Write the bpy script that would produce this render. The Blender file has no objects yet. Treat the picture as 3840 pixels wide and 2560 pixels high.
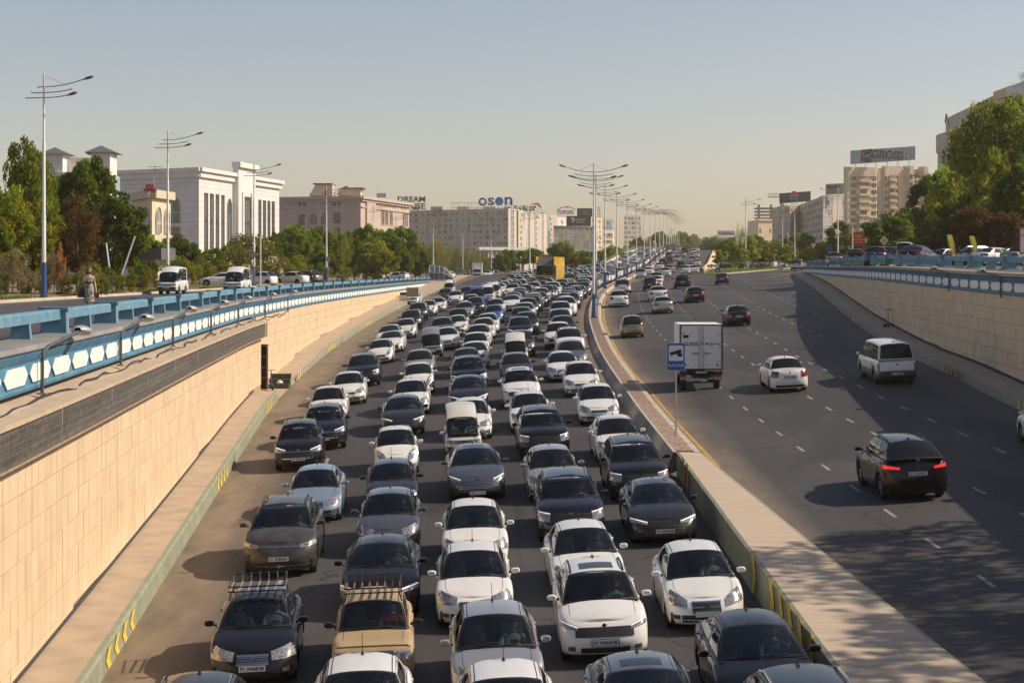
import bpy, bmesh, math, random
from mathutils import Vector, Matrix
random.seed(11)
R = math.radians
sc = bpy.context.scene
# ---------------------------------------------------------------- camera, sky, sun, exposure
FPX, CX, HY = 6600.0, 1920.0, 1019.0          # focal length and horizon in photo pixels; eye level is z = 0
cam = bpy.data.cameras.new('camera'); camo = bpy.data.objects.new('camera', cam)
sc.collection.objects.link(camo); sc.camera = camo
camo.location = (0, 0, 0); camo.rotation_euler = (R(90), 0, 0)
cam.sensor_width = 36; cam.lens = 36 * FPX / 3840; cam.shift_y = -(1280 - HY) / 3840
cam.clip_start = 0.5; cam.clip_end = 20000
SUN_EL, SUN_AZ = 38.5, 6.0                   # azimuth: degrees from +X towards +Y
wd = bpy.data.worlds.new('World'); sc.world = wd; wd.use_nodes = True
wn = wd.node_tree.nodes; wl = wd.node_tree.links
bg = wn['Background']; sky = wn.new('ShaderNodeTexSky'); sky.sky_type = 'NISHITA'; sky.sun_disc = False
sky.sun_elevation = R(SUN_EL); sky.sun_rotation = R(90 - SUN_AZ)
sky.air_density = 1.0; sky.dust_density = 1.1; sky.ozone_density = 1.0; sky.altitude = 300
tint = wn.new('ShaderNodeMix'); tint.data_type = 'RGBA'; tint.blend_type = 'MULTIPLY'; tint.inputs['Factor'].default_value = 1.0
wl.new(sky.outputs[0], tint.inputs['A']); tint.inputs['B'].default_value = (1.0, .85, .79, 1)      # dusty air warms the whole sky evenly
wl.new(tint.outputs['Result'], bg.inputs[0]); bg.inputs[1].default_value = 0.108
sl = bpy.data.lights.new('sun', 'SUN'); slo = bpy.data.objects.new('sun', sl); sc.collection.objects.link(slo)
sl.energy = 4.2; sl.angle = R(0.6); sl.color = (1.0, 0.86, 0.68)
sd = Vector((math.cos(R(SUN_EL)) * math.cos(R(SUN_AZ)), math.cos(R(SUN_EL)) * math.sin(R(SUN_AZ)), math.sin(R(SUN_EL))))
slo.rotation_euler = sd.to_track_quat('Z', 'Y').to_euler(); slo.location = (60, -20, 60)
sc.view_settings.view_transform = 'Standard'; sc.view_settings.look = 'None'
sc.view_settings.exposure = 0.32; sc.view_settings.gamma = 1.0
sc.cycles.max_bounces = 6; sc.cycles.transparent_max_bounces = 12; sc.cycles.volume_bounces = 0
# ---------------------------------------------------------------- helpers
COL = sc.collection
def lerp(a, b, t): return a + (b - a) * t
def table(pts):
    xs = [p[0] for p in pts]; ys = [p[1] for p in pts]; n = len(xs)
    m = []
    for i in range(n):
        if i == 0: m.append((ys[1]-ys[0])/(xs[1]-xs[0]))
        elif i == n-1: m.append((ys[-1]-ys[-2])/(xs[-1]-xs[-2]))
        else: m.append((ys[i+1]-ys[i-1])/(xs[i+1]-xs[i-1]))
    def f(x):
        if x <= xs[0]: return ys[0] + m[0]*(x-xs[0])
        if x >= xs[-1]: return ys[-1] + m[-1]*(x-xs[-1])
        i = 0
        while xs[i+1] < x: i += 1
        h = xs[i+1]-xs[i]; t = (x-xs[i])/h
        return ((2*t**3-3*t*t+1)*ys[i] + (t**3-2*t*t+t)*h*m[i] + (-2*t**3+3*t*t)*ys[i+1] + (t**3-t*t)*h*m[i+1])
    return f
def lin(pts):
    def f(x):
        if x <= pts[0][0]: return pts[0][1]
        for (a, b), (c, d) in zip(pts, pts[1:]):
            if x <= c: return b + (d-b)*(x-a)/(c-a)
        return pts[-1][1]
    return f
def px(x, y, Y):                               # photo pixel at depth Y -> world point
    return Vector(((x-CX)/FPX*Y, Y, -(y-HY)/FPX*Y))
class MB:                                      # mesh collector
    def __init__(s): s.v = []; s.f = []; s.m = []
    def quad(s, a, b, c, d, m=0):
        n = len(s.v); s.v += [a, b, c, d]; s.f.append((n, n+1, n+2, n+3)); s.m.append(m)
    def poly(s, pts, m=0):
        n = len(s.v); s.v += list(pts); s.f.append(tuple(range(n, n+len(pts)))); s.m.append(m)
    def box(s, c, size, m=0, rz=0.0, taper=1.0):
        hx, hy, hz = size[0]/2, size[1]/2, size[2]/2; n = len(s.v); cs, sn = math.cos(rz), math.sin(rz)
        for dz in (-1, 1):
            k = taper if dz > 0 else 1.0
            for dx, dy in ((-1,-1),(1,-1),(1,1),(-1,1)):
                x, y = dx*hx*k, dy*hy*k
                s.v.append((c[0]+x*cs-y*sn, c[1]+x*sn+y*cs, c[2]+dz*hz))
        for f in ((3,2,1,0),(4,5,6,7),(0,1,5,4),(1,2,6,5),(2,3,7,6),(3,0,4,7)):
            s.f.append(tuple(n+i for i in f)); s.m.append(m)
    def tube(s, pts, r, seg=8, m=0, cap=True):
        pts = [Vector(p) for p in pts]; rr = r if isinstance(r, (list, tuple)) else [r]*len(pts); rings = []
        for i, p in enumerate(pts):
            d = (pts[min(i+1, len(pts)-1)] - pts[max(i-1, 0)]).normalized()
            a = d.cross(Vector((0,0,1)) if abs(d.z) < .9 else Vector((1,0,0))).normalized(); b = d.cross(a)
            ring = []
            for k in range(seg):
                t = 2*math.pi*k/seg; ring.append(len(s.v)); s.v.append(tuple(p + (a*math.cos(t)+b*math.sin(t))*rr[i]))
            rings.append(ring)
        for A, B in zip(rings, rings[1:]):
            for k in range(seg): s.f.append((A[k], B[k], B[(k+1)%seg], A[(k+1)%seg])); s.m.append(m)
        if cap: s.f.append(tuple(rings[0])); s.m.append(m); s.f.append(tuple(reversed(rings[-1]))); s.m.append(m)
    def lathe(s, prof, c=(0,0,0), axis='z', seg=20, m=0, close=False):   # prof: (r, h)
        rings = []
        for r, h in prof:
            ring = []
            for k in range(seg):
                t = 2*math.pi*k/seg; u, w = r*math.cos(t), r*math.sin(t); ring.append(len(s.v))
                s.v.append({'z': (c[0]+u, c[1]+w, c[2]+h), 'x': (c[0]+h, c[1]+u, c[2]+w), 'y': (c[0]+u, c[1]+h, c[2]+w)}[axis])
            rings.append(ring)
        for A, B in zip(rings, rings[1:]):
            for k in range(seg): s.f.append((A[k], A[(k+1)%seg], B[(k+1)%seg], B[k])); s.m.append(m)
    def grid(s, P, m=0):                       # P[i][j] points; m int or function(i, j) -> int or None
        n = len(s.v); w = len(P[0])
        for row in P: s.v += [tuple(p) for p in row]
        for i in range(len(P)-1):
            for j in range(w-1):
                k = m(i, j) if callable(m) else m
                if k is None: continue
                s.f.append((n+i*w+j, n+i*w+j+1, n+(i+1)*w+j+1, n+(i+1)*w+j)); s.m.append(k)
    def ext(s, pts, h, m=0, axis=Vector((0,0,1))):   # polygon extruded by vector
        h = axis*h if not isinstance(h, Vector) else h
        n = len(s.v); k = len(pts); pts = [Vector(p) for p in pts]
        s.v += [tuple(p) for p in pts] + [tuple(p+h) for p in pts]
        s.f.append(tuple(range(n+k-1, n-1, -1))); s.m.append(m); s.f.append(tuple(range(n+k, n+2*k))); s.m.append(m)
        for i in range(k): s.f.append((n+i, n+(i+1)%k, n+k+(i+1)%k, n+k+i)); s.m.append(m)
    def mesh(s, name, mats, smooth=False, ang=35, merge=True):
        me = bpy.data.meshes.new(name); me.from_pydata([tuple(v) for v in s.v], [], s.f)
        for mt in mats: me.materials.append(mt)
        me.polygons.foreach_set('material_index', s.m)
        if merge or smooth:
            bm = bmesh.new(); bm.from_mesh(me)
            if merge: bmesh.ops.remove_doubles(bm, verts=bm.verts, dist=1e-4)
            bmesh.ops.recalc_face_normals(bm, faces=bm.faces) if merge == 'n' else None
            bm.to_mesh(me); bm.free()
        if smooth:
            me.polygons.foreach_set('use_smooth', [True]*len(me.polygons)); me.set_sharp_from_angle(angle=R(ang))
        me.update(); return me
def link(name, data, parent=None, loc=None, rot=None, scale=None):
    o = bpy.data.objects.new(name, data); COL.objects.link(o)
    if parent: o.parent = parent
    if loc is not None: o.location = loc
    if rot is not None: o.rotation_euler = rot
    if scale is not None: o.scale = scale
    return o
def tag(o, label=None, cat=None, group=None, kind=None):
    if label: o['label'] = label
    if cat: o['category'] = cat
    if group: o['group'] = group
    if kind: o['kind'] = kind
    return o
def thing(name, label, cat, loc=(0,0,0), rz=0.0, group=None):
    return tag(link(name, None, None, loc, (0,0,rz)), label, cat, group)
def build(name, mb, mats, parent=None, smooth=False, **k):
    if not isinstance(mats, (list, tuple)): mats = [mats]
    return link(name, mb.mesh(name, mats, smooth, **k), parent)
def setmat(o, i, m):
    o.material_slots[i].link = 'OBJECT'; o.material_slots[i].material = m
# ---------------------------------------------------------------- materials
MATS = {}
def mat(name, col, rough=.8, metal=0.0, var=.12, scale=6.0, bump=0.0, bscale=30.0, spec=.5, coat=0.0, col2=None, emis=None, trans=0.0, det=4, stretch=None, world=False, streak=None):
    if name in MATS: return MATS[name]
    m = bpy.data.materials.new(name); m.use_nodes = True; N = m.node_tree.nodes; L = m.node_tree.links
    b = N['Principled BSDF']; b.inputs['Roughness'].default_value = rough; b.inputs['Metallic'].default_value = metal
    b.inputs['Specular IOR Level'].default_value = spec
    if coat: b.inputs['Coat Weight'].default_value = coat; b.inputs['Coat Roughness'].default_value = .04
    if trans: b.inputs['Transmission Weight'].default_value = trans
    c = tuple(col) + (1,)
    tc = N.new('ShaderNodeTexCoord'); mp = N.new('ShaderNodeMapping'); (L.new(N.new('ShaderNodeNewGeometry').outputs['Position'], mp.inputs[0]) if world else L.new(tc.outputs['Object'], mp.inputs[0]))
    if stretch: mp.inputs['Scale'].default_value = stretch
    if var or col2:
        nz = N.new('ShaderNodeTexNoise'); nz.inputs['Scale'].default_value = scale; nz.inputs['Detail'].default_value = det
        L.new(mp.outputs[0], nz.inputs['Vector'])
        mx = N.new('ShaderNodeMix'); mx.data_type = 'RGBA'
        cr = N.new('ShaderNodeMapRange'); cr.inputs[1].default_value = .3; cr.inputs[2].default_value = .7
        L.new(nz.outputs['Fac'], cr.inputs[0]); L.new(cr.outputs[0], mx.inputs['Factor'])
        c2 = tuple(col2)+(1,) if col2 else tuple(min(1, x*(1+var)) for x in col)+(1,)
        mx.inputs['A'].default_value = tuple(x*(1-var) for x in col)+(1,) if not col2 else c
        mx.inputs['B'].default_value = c2; last = mx.outputs['Result']
        if streak:                             # run-off stains: tall thin noise, thresholded
            m2 = N.new('ShaderNodeMapping'); m2.inputs['Scale'].default_value = (2.2, 2.2, .16); L.new(N.new('ShaderNodeNewGeometry').outputs['Position'], m2.inputs[0])
            n3 = N.new('ShaderNodeTexNoise'); n3.inputs['Scale'].default_value = 1.6; n3.inputs['Detail'].default_value = 6; L.new(m2.outputs[0], n3.inputs['Vector'])
            r3 = N.new('ShaderNodeMapRange'); r3.inputs[1].default_value = .52; r3.inputs[2].default_value = .78; r3.inputs[4].default_value = .5; L.new(n3.outputs['Fac'], r3.inputs[0])
            x3 = N.new('ShaderNodeMix'); x3.data_type = 'RGBA'; L.new(r3.outputs[0], x3.inputs['Factor']); L.new(last, x3.inputs['A']); x3.inputs['B'].default_value = tuple(streak)+(1,); last = x3.outputs['Result']
        L.new(last, b.inputs['Base Color'])
    else: b.inputs['Base Color'].default_value = c
    if bump:
        n2 = N.new('ShaderNodeTexNoise'); n2.inputs['Scale'].default_value = bscale; n2.inputs['Detail'].default_value = 5
        L.new(mp.outputs[0], n2.inputs['Vector'])
        bp = N.new('ShaderNodeBump'); bp.inputs['Strength'].default_value = bump; bp.inputs['Distance'].default_value = .03
        L.new(n2.outputs['Fac'], bp.inputs['Height']); L.new(bp.outputs[0], b.inputs['Normal'])
    if emis: b.inputs['Emission Color'].default_value = tuple(emis[:3])+(1,); b.inputs['Emission Strength'].default_value = emis[3]
    MATS[name] = m; return m
def glass(name, tint=(.45,.5,.48), op=.35, rough=.02):
    m = bpy.data.materials.new(name); m.use_nodes = True; N = m.node_tree.nodes; L = m.node_tree.links
    N.remove(N['Principled BSDF']); o = N['Material Output']
    t = N.new('ShaderNodeBsdfTransparent'); t.inputs[0].default_value = tint+(1,)
    g = N.new('ShaderNodeBsdfGlossy'); g.inputs['Roughness'].default_value = rough; g.inputs[0].default_value = (.9,.95,1,1)
    d = N.new('ShaderNodeBsdfDiffuse'); d.inputs[0].default_value = (.02,.025,.028,1)
    a = N.new('ShaderNodeMixShader'); a.inputs[0].default_value = op; L.new(t.outputs[0], a.inputs[1]); L.new(d.outputs[0], a.inputs[2])
    fr = N.new('ShaderNodeFresnel'); fr.inputs[0].default_value = 1.5
    b = N.new('ShaderNodeMixShader'); L.new(fr.outputs[0], b.inputs[0]); L.new(a.outputs[0], b.inputs[1]); L.new(g.outputs[0], b.inputs[2])
    L.new(b.outputs[0], o.inputs[0]); return m
def text_mesh(s, size=1.0, ext=.02, bold=0.0, mats=(), space=1.0, lines=1.0, shear=0.0, align='CENTER'):
    c = bpy.data.curves.new('lettering', 'FONT'); c.body = s; c.size = size; c.extrude = ext; c.offset = bold; c.space_character = space
    c.space_line = lines; c.shear = shear; c.align_x = align; c.align_y = 'CENTER'; c.resolution_u = 3
    o = bpy.data.objects.new('lettering', c); COL.objects.link(o); bpy.context.view_layer.update()
    me = bpy.data.meshes.new_from_object(o.evaluated_get(bpy.context.evaluated_depsgraph_get()))
    bpy.data.objects.remove(o); bpy.data.curves.remove(c)
    me.materials.clear()
    for m in mats: me.materials.append(m)
    return me
# ---------------------------------------------------------------- the lie of the land (all from the eye, z = 0)
D0 = table([(15,8.3),(30,8.1),(36,7.95),(50,7.6),(62,7.15),(76,6.6),(86,6.1),(100,5.6),(115,5.05),(140,4.3),(174,3.37),(207,2.8),(241,2.3),(275,1.75),(309,1.1),(343,.1),(377,-.9),(411,-2.0),(445,-3.3),(479,-4.4),(513,-5.4),(547,-6.3),(600,-7.4),(700,-8.3),(900,-8.0)])
DL = table([(15,8.6),(30,8.4),(45,8.05),(60,7.7),(76,7.2),(88,6.9),(108,6.35),(142,5.5),(165,4.9),(190,4.3),(210,3.9),(240,3.25),(270,2.5),(300,1.8),(340,1.2),(380,.9),(450,.9)])
BK = lin([(0,.05),(200,.05),(250,.04),(300,.03),(380,0)])
STEP = lin([(0,.7),(50,.65),(66,.45),(95,0)])
kerbL = table([(15,-6.7),(25,-7.5),(36,-8.3),(72,-11),(94.5,-12.4),(136,-13.4),(203,-12.6),(250,-11.3),(297,-9.6),(345,-7.5)])
wallL = table([(15,-8.1),(25,-8.8),(34,-9.4),(72,-12.2),(94,-13.6),(136,-14.8),(203,-14.5),(250,-14.0),(297,-13.1),(345,-11.9)])
wallR = table([(15,18.9),(25,19.3),(50,20.4),(76,22.1),(113,24.6),(152,29),(200,35),(254,42)])
medC = table([(15,6.5),(62,5.9),(80,5.75),(100,5.65),(115,5.8),(140,6.5),(174,8.3),(207,10.9),(241,14.3),(275,18),(309,21.8),(343,25.7),(411,33.4),(513,45),(600,54.8),(800,77.4),(900,88.7)])
def kerbR(Y): return wallR(Y) - 1.6
def leftEdge(Y): return kerbL(Y) if Y < 345 else medC(Y) - 11
rampL = table([(300,8.5),(345,15.2),(400,21.5),(513,34),(600,44),(900,78)])
rampR = table([(270,31),(300,32.5),(343,37.4),(411,45.9),(513,58.5),(600,69),(900,105)])
def zf(X, Y, right=False):                     # road surface
    if X < -11: z = -DL(Y)
    elif X < 0: z = -lerp(D0(Y), DL(Y), -X/11)
    else: z = -D0(Y) + BK(Y)*min(X, 45)
    return z + (STEP(Y) if right else 0)
def zfa(X, Y): return zf(X, Y, X > medC(Y))
ZSL = lin([(0,-1.55),(345,-1.5),(500,-1.3)])   # street level on the left
ZSR = table([(15,-.5),(77,-.1),(118,.35),(165,.52),(245,.77),(320,.7),(500,1.2)])
def onroad(x, y, h=0.0):                       # photo pixel on the road (or h above it) -> ground X, Y
    Y = 100.0; u = (x-CX)/FPX; v = (y-HY)/FPX
    lo, hi = 20.0, 700.0
    def g(Y): return -(zfa(u*Y, Y) + h) - v*Y   # positive while road is below the ray
    a = lo
    prev = g(a)
    while a < hi:
        b = a*1.01
        cur = g(b)
        if prev > 0 >= cur:
            for _ in range(30):
                c = (a+b)/2
                if g(c) > 0: a = c
                else: b = c
            return u*a, a
        a, prev = b, cur
    return u*300, 300.0
# ---------------------------------------------------------------- surfaces
def road_mat(name, base=(.045,.0425,.0425), dust=(.285,.215,.14)):
    m = bpy.data.materials.new(name); m.use_nodes = True; N = m.node_tree.nodes; L = m.node_tree.links; b = N['Principled BSDF']
    tc = N.new('ShaderNodeTexCoord')
    def noise(s, d=5, st=None, rough=.6):
        n = N.new('ShaderNodeTexNoise'); n.inputs['Scale'].default_value = s; n.inputs['Detail'].default_value = d; n.inputs['Roughness'].default_value = rough
        if st:
            mp = N.new('ShaderNodeMapping'); mp.inputs['Scale'].default_value = st; L.new(tc.outputs['Object'], mp.inputs[0]); L.new(mp.outputs[0], n.inputs[0])
        else: L.new(tc.outputs['Object'], n.inputs[0])
        return n.outputs['Fac']
    def rng(x, a, b_, c=0, d=1):
        r = N.new('ShaderNodeMapRange'); r.inputs[1].default_value = a; r.inputs[2].default_value = b_; r.inputs[3].default_value = c; r.inputs[4].default_value = d; L.new(x, r.inputs[0]); return r.outputs[0]
    def mix(f, a, b_):
        x = N.new('ShaderNodeMix'); x.data_type = 'RGBA'
        for k, v in (('Factor', f), ('A', a), ('B', b_)):
            if isinstance(v, (tuple, float)): x.inputs[k].default_value = v if isinstance(v, float) else v+(1,)
            else: L.new(v, x.inputs[k])
        return x.outputs['Result']
    c = mix(rng(noise(.35, 6, (1, .12, 1)), .3, .7), tuple(x*.78 for x in base), tuple(x*1.35 for x in base))       # wheel-track streaks
    c = mix(rng(noise(55, 3), .42, .75), c, tuple(x*1.9 for x in base))                                            # aggregate
    vo = N.new('ShaderNodeTexVoronoi'); vo.feature = 'DISTANCE_TO_EDGE'; vo.inputs['Scale'].default_value = .16; vo.inputs['Randomness'].default_value = 1
    mp = N.new('ShaderNodeMapping'); nn = N.new('ShaderNodeTexNoise'); nn.inputs['Scale'].default_value = 1.4; nn.inputs['Detail'].default_value = 8
    L.new(tc.outputs['Object'], nn.inputs[0]); ad = N.new('ShaderNodeMix'); ad.data_type = 'RGBA'; ad.blend_type = 'ADD'; ad.inputs['Factor'].default_value = 1.0
    L.new(tc.outputs['Object'], ad.inputs['A']); L.new(nn.outputs['Color'], ad.inputs['B']); L.new(ad.outputs['Result'], vo.inputs['Vector'])
    crk = rng(vo.outputs['Distance'], .0, .007, 1, 0); gate = rng(noise(.07, 2), .34, .46)
    mm = N.new('ShaderNodeMath'); mm.operation = 'MULTIPLY'; L.new(crk, mm.inputs[0]); L.new(gate, mm.inputs[1])
    c = mix(mm.outputs[0], c, (.012,.011,.011))
    pt_ = rng(noise(.09, 3, (1, .35, 1), .7), .47, .55); c = mix(pt_, c, mix(.55, c, tuple(x*.62 for x in base)))                        # darker relaid stretches
    oil = rng(noise(.9, 2, (2.2, .05, 1)), .62, .75, 0, .55); c = mix(oil, c, tuple(x*.45 for x in base))                             # oil and rubber along the lanes
    spl = rng(noise(2.6, 2), .74, .80, 0, .7); c = mix(spl, c, tuple(x*.4 for x in base))
    at = N.new('ShaderNodeAttribute'); at.attribute_name = 'dust'
    mu = N.new('ShaderNodeMath'); mu.operation = 'MULTIPLY'; L.new(at.outputs['Fac'], mu.inputs[0]); L.new(rng(noise(1.1, 6, (1,.3,1)), .2, .62, .35, 1.1), mu.inputs[1])
    c = mix(mu.outputs[0], c, dust)
    L.new(c, b.inputs['Base Color']); b.inputs['Roughness'].default_value = .78; b.inputs['Specular IOR Level'].default_value = .35
    bp = N.new('ShaderNodeBump'); bp.inputs['Strength'].default_value = .35; bp.inputs['Distance'].default_value = .02; L.new(noise(60, 3), bp.inputs['Height']); L.new(bp.outputs[0], b.inputs['Normal'])
    return m
ASPH = road_mat('asphalt'); ASPH2 = road_mat('asphalt_street', (.055,.053,.053), (.26,.2,.13))
CONC = mat('concrete', (.46,.355,.25), .9, var=.22, scale=1.2, bump=.25, bscale=12, col2=(.35,.275,.20)); CONCB = mat('brushed_concrete', (.52,.42,.31), .9, col2=(.42,.34,.255), scale=2.0, bump=.3, bscale=9, stretch=(.25, 3.5, 1))
GREYC = mat('grey_concrete', (.29,.265,.235), .9, var=.25, scale=1.5, bump=.2); KGREEN = mat('kerb_green', (.20,.235,.165), .8, col2=(.30,.30,.21), scale=1.6, bump=.1, streak=(.13,.12,.09))
CHEV = mat('kerb_yellow', (.74,.50,.04), .7, var=.15, scale=4); TILE = mat('wall_tile_cream', (.67,.51,.335), .6, var=.09, scale=.7, bump=.08, bscale=4, world=True, streak=(.47,.345,.22))
TILE2 = mat('wall_tile_cream_stained', (.645,.49,.323), .65, var=.11, scale=.9, world=True, streak=(.44,.33,.215)); JOINT = mat('tile_joint', (.36,.27,.175), .9)
BLUE = mat('balustrade_blue', (.085,.215,.315), .65, var=.22, scale=2.2, col2=(.16,.30,.385), bump=.15, world=True, streak=(.10,.12,.13)); BLUE2 = mat('frieze_blue', (.05,.165,.27), .65, col2=(.09,.235,.345), scale=1.6, streak=(.06,.10,.13))
HEX = mat('frieze_white', (.80,.78,.73), .6, var=.06, scale=2, streak=(.52,.49,.43)); METAL = mat('galvanised', (.36,.36,.35), .5, .5, var=.15); FLASH = mat('zinc_flashing', (.20,.20,.205), .6, .2, col2=(.30,.28,.26), scale=.9)
WHITEP = mat('pole_white', (.70,.69,.66), .5, var=.08); POLEB = mat('pole_blue', (.016,.075,.235), .45, var=.1); LINEW = mat('road_paint', (.38,.36,.33), .8, col2=(.17,.16,.15), scale=5, world=True)
LINEY = mat('road_paint_yellow', (.52,.30,.05), .8, col2=(.32,.20,.06), scale=3); BRICK = mat('paver_red', (.39,.265,.195), .9, var=.22, scale=2.5, world=True); SANDJ = mat('paver_joint', (.20,.15,.11), .95)
STONE = mat('kerb_stone', (.44,.38,.31), .85, var=.2, scale=1.5, bump=.15); SOIL = mat('dry_soil', (.23,.165,.10), .95, var=.25, scale=.8); LAND = mat('far_ground', (.16,.13,.09), .95, var=.3, scale=.05)
STEELB = mat('mesh_wire', (.19,.175,.155), .6, .4, var=.3); RUST = mat('rusty_steel', (.11,.07,.045), .8, col2=(.20,.14,.09), scale=6); LENS = mat('lamp_glass', (.55,.55,.5), .3, .1); HEAD = mat('lamp_housing', (.23,.22,.20), .45, .6)
def frange(a, b, st):
    o = []; y = a
    while y < b-1e-6: o.append(y); y += st
    o.append(b); return o
def YS(a, b):
    o = []; y = a
    while y < b: o.append(y); y += 1.5 if y < 120 else (3 if y < 250 else 8)
    o.append(b); return o
def ribbon(name, ys, xs, zfun, m, dust=None, kind='structure', parent=None):   # xs(Y) -> list of X
    mb = MB(); mb.grid([[Vector((X, Y, zfun(X, Y))) for X in xs(Y)] for Y in ys])
    me = mb.mesh(name, [m], False, merge=False); o = link(name, me, parent)
    if dust:
        at = me.attributes.new('dust', 'FLOAT', 'POINT'); at.data.foreach_set('value', [dust(v.co.x, v.co.y) for v in me.vertices])
    if kind: o['kind'] = kind
    return o
def spread(a, b, n): return [lerp(a, b, i/n) for i in range(n+1)]
def sm(a, b, x): t = min(max((x-a)/(b-a), 0), 1); return t*t*(3-2*t)
def dustL(X, Y):
    d = X-leftEdge(Y); e = (medC(Y)-.65)-X; w = lin([(30,2.7),(60,2.9),(100,3.2),(200,3.2),(400,1)])(Y)
    return .80*(1-sm(w*.30, w, d)) + .75*(1-sm(.3, 1.3, e))*sm(60, 80, Y)
def dustR(X, Y):
    d = X-(medC(Y)+.65); e = kerbR(Y)-X
    return .75*(1-sm(.1, 1.5, d)) + .35*(1-sm(.2, 2.0, e))
ribbon('road_inbound', YS(-32, 345), lambda Y: spread(kerbL(Y)-.05, (5.66 if Y < 61 else medC(Y)-.62), 14), lambda X, Y: zf(X, Y), ASPH, dustL)
ribbon('road_ramp_inbound', YS(345, 900), lambda Y: spread(rampL(Y), medC(Y)-.62, 6), lambda X, Y: zf(X, Y), ASPH, lambda X, Y: 0.15)
ribbon('road_junction', YS(345, 420), lambda Y: spread(-30, rampL(Y)-.01, 6), lambda X, Y: lerp(-1.25, zf(rampL(Y), Y), sm(.3, 1, (X+30)/(rampL(Y)+30)))-.01, ASPH2, lambda X, Y: .1)
def xRe(Y): return kerbR(Y)+.05 if Y < 254 else 60.0
def zright(X, Y):
    z = zf(X, Y, True)
    if Y > 225 and X > 30: z += sm(225, 275, Y)*sm(30, 50, X)*(ZSR(Y)-zf(50, Y, True)-.05)
    return z
ribbon('road_outbound', YS(-32, 282), lambda Y: spread(medC(Y)+(.62 if Y > 61 else 0.3), xRe(Y), 14), zright, ASPH, dustR)
ribbon('road_ramp_outbound', YS(282, 900), lambda Y: spread(medC(Y)+.62, rampR(Y), 6), lambda X, Y: zf(X, Y, True), ASPH, lambda X, Y: .1)
# ---- lane markings: every dash its own piece
def dash_line(name, xf, y0, y1, per, ln, m=LINEW, right=True, parent=None, w=.11):
    y = y0
    while y < y1:
        mb = MB(); P = []
        for t in (0, .5, 1):
            Y = y+ln*t; X = xf(Y); P.append([Vector((X-w/2, Y, zfa(X-w/2, Y)+.006)), Vector((X+w/2, Y, zfa(X+w/2, Y)+.006))])
        mb.grid(P); o = build(name, mb, m, parent, merge=False); y += per*(1+(y-y0)*.0)
    return
OUT = bpy.data.objects['road_outbound']; INB = bpy.data.objects['road_inbound']
for off, a, b in ((4.15, 33, 290), (7.4, 36, 285), (10.3, 44, 250), (13.65, 112, 225), (16.6, 135, 235)):
    ww = lin([(30,-.1),(70,0),(110,.25),(200,.2)])
    dash_line('lane_dash', lambda Y, off=off, ww=ww: medC(Y)+off+ww(Y)*(off/8), a, b, 4.6 if off < 17 else 4.0, 1.35, parent=OUT)
dash_line('lane_dash', lambda Y: lerp(-5.35, -7.5, (Y-34)/(75-34)), 33, 100, 5.6, 1.9, parent=INB, w=.13)
dash_line('lane_dash', lambda Y: medC(Y)-4.6, 82, 200, 4.6, 1.35, parent=INB)
ribbon('edge_line', YS(58, 260), lambda Y: [medC(Y)+.78, medC(Y)+.93], lambda X, Y: zf(X, Y, True)+.006, LINEY, kind=None, parent=OUT)
ribbon('give_way_line', YS(225, 268), lambda Y: [lerp(29.2, 52, (Y-225)/60)+.0, lerp(29.2, 52, (Y-225)/60)+.25], lambda X, Y: zright(X, Y)+.006, LINEW, kind=None, parent=OUT)
# ---- streets above, terrain
def zgr(X, Y):
    e = ZSR(min(Y, 500))-.14
    if Y < 283: return e
    r = rampR(min(Y, 900)); return lerp(min(zf(r, Y, True)-.05, e), e, sm(r, r+18, X))
ribbon('street_left', YS(-20, 345), lambda Y: spread(-25.0, wallL(max(Y,15))-.5, 5), lambda X, Y: ZSL(Y), ASPH2, lambda X, Y: .5*(1-sm(0, 2.5, X+25)))
ribbon('street_left_far', YS(345, 700), lambda Y: spread(-25.0, -8, 3) if Y > 420 else spread(-31, -30, 3), lambda X, Y: -1.27, ASPH2, lambda X, Y: .2)
ribbon('ground_left', [-60, 0, 100, 200, 345, 600, 1500, 4000], lambda Y: [-3000, -600, -200, -80, -25.4 if Y < 400 else -25.4], lambda X, Y: ZSL(Y)+.10, LAND)
ribbon('verge_left', YS(-20, 340), lambda Y: spread(-44, -25.4, 3), lambda X, Y: ZSL(Y)+.13+.1*math.sin(X*.9+Y*.3), SOIL)
ribbon('ground_middle', YS(420, 4000)[::6]+[4000], lambda Y: [-25.4, -8, rampL(min(Y,900))+.5*0], lambda X, Y: -1.30, LAND)
ribbon('street_right', YS(-20, 254), lambda Y: spread(wallR(max(Y,15))+.5, wallR(max(Y,15))+26, 5), lambda X, Y: ZSR(Y), ASPH2, lambda X, Y: .35)
ribbon('street_right_far', YS(254, 700), lambda Y: spread(61 if Y < 283 else max(61, rampR(Y)+9), 85+(Y-254)*.12, 4), lambda X, Y: ZSR(Y)-.01, ASPH2, lambda X, Y: .3)
ribbon('ground_right', sorted(YS(-60, 1000)[::4]+[253.9, 254.1, 282.9, 283.1, 1000, 4000]), lambda Y: [wallR(max(15, min(Y, 300)))+25, 100, 110, 200, 600, 3000] if Y < 254 else ([60.5, 100, 110, 200, 900, 3000] if Y < 283 else [rampR(min(Y, 900))+.2+k for k in (0, 9, 18)]+[200+Y*.2, 900, 3000]), lambda X, Y: zgr(X, Y), LAND)
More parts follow.
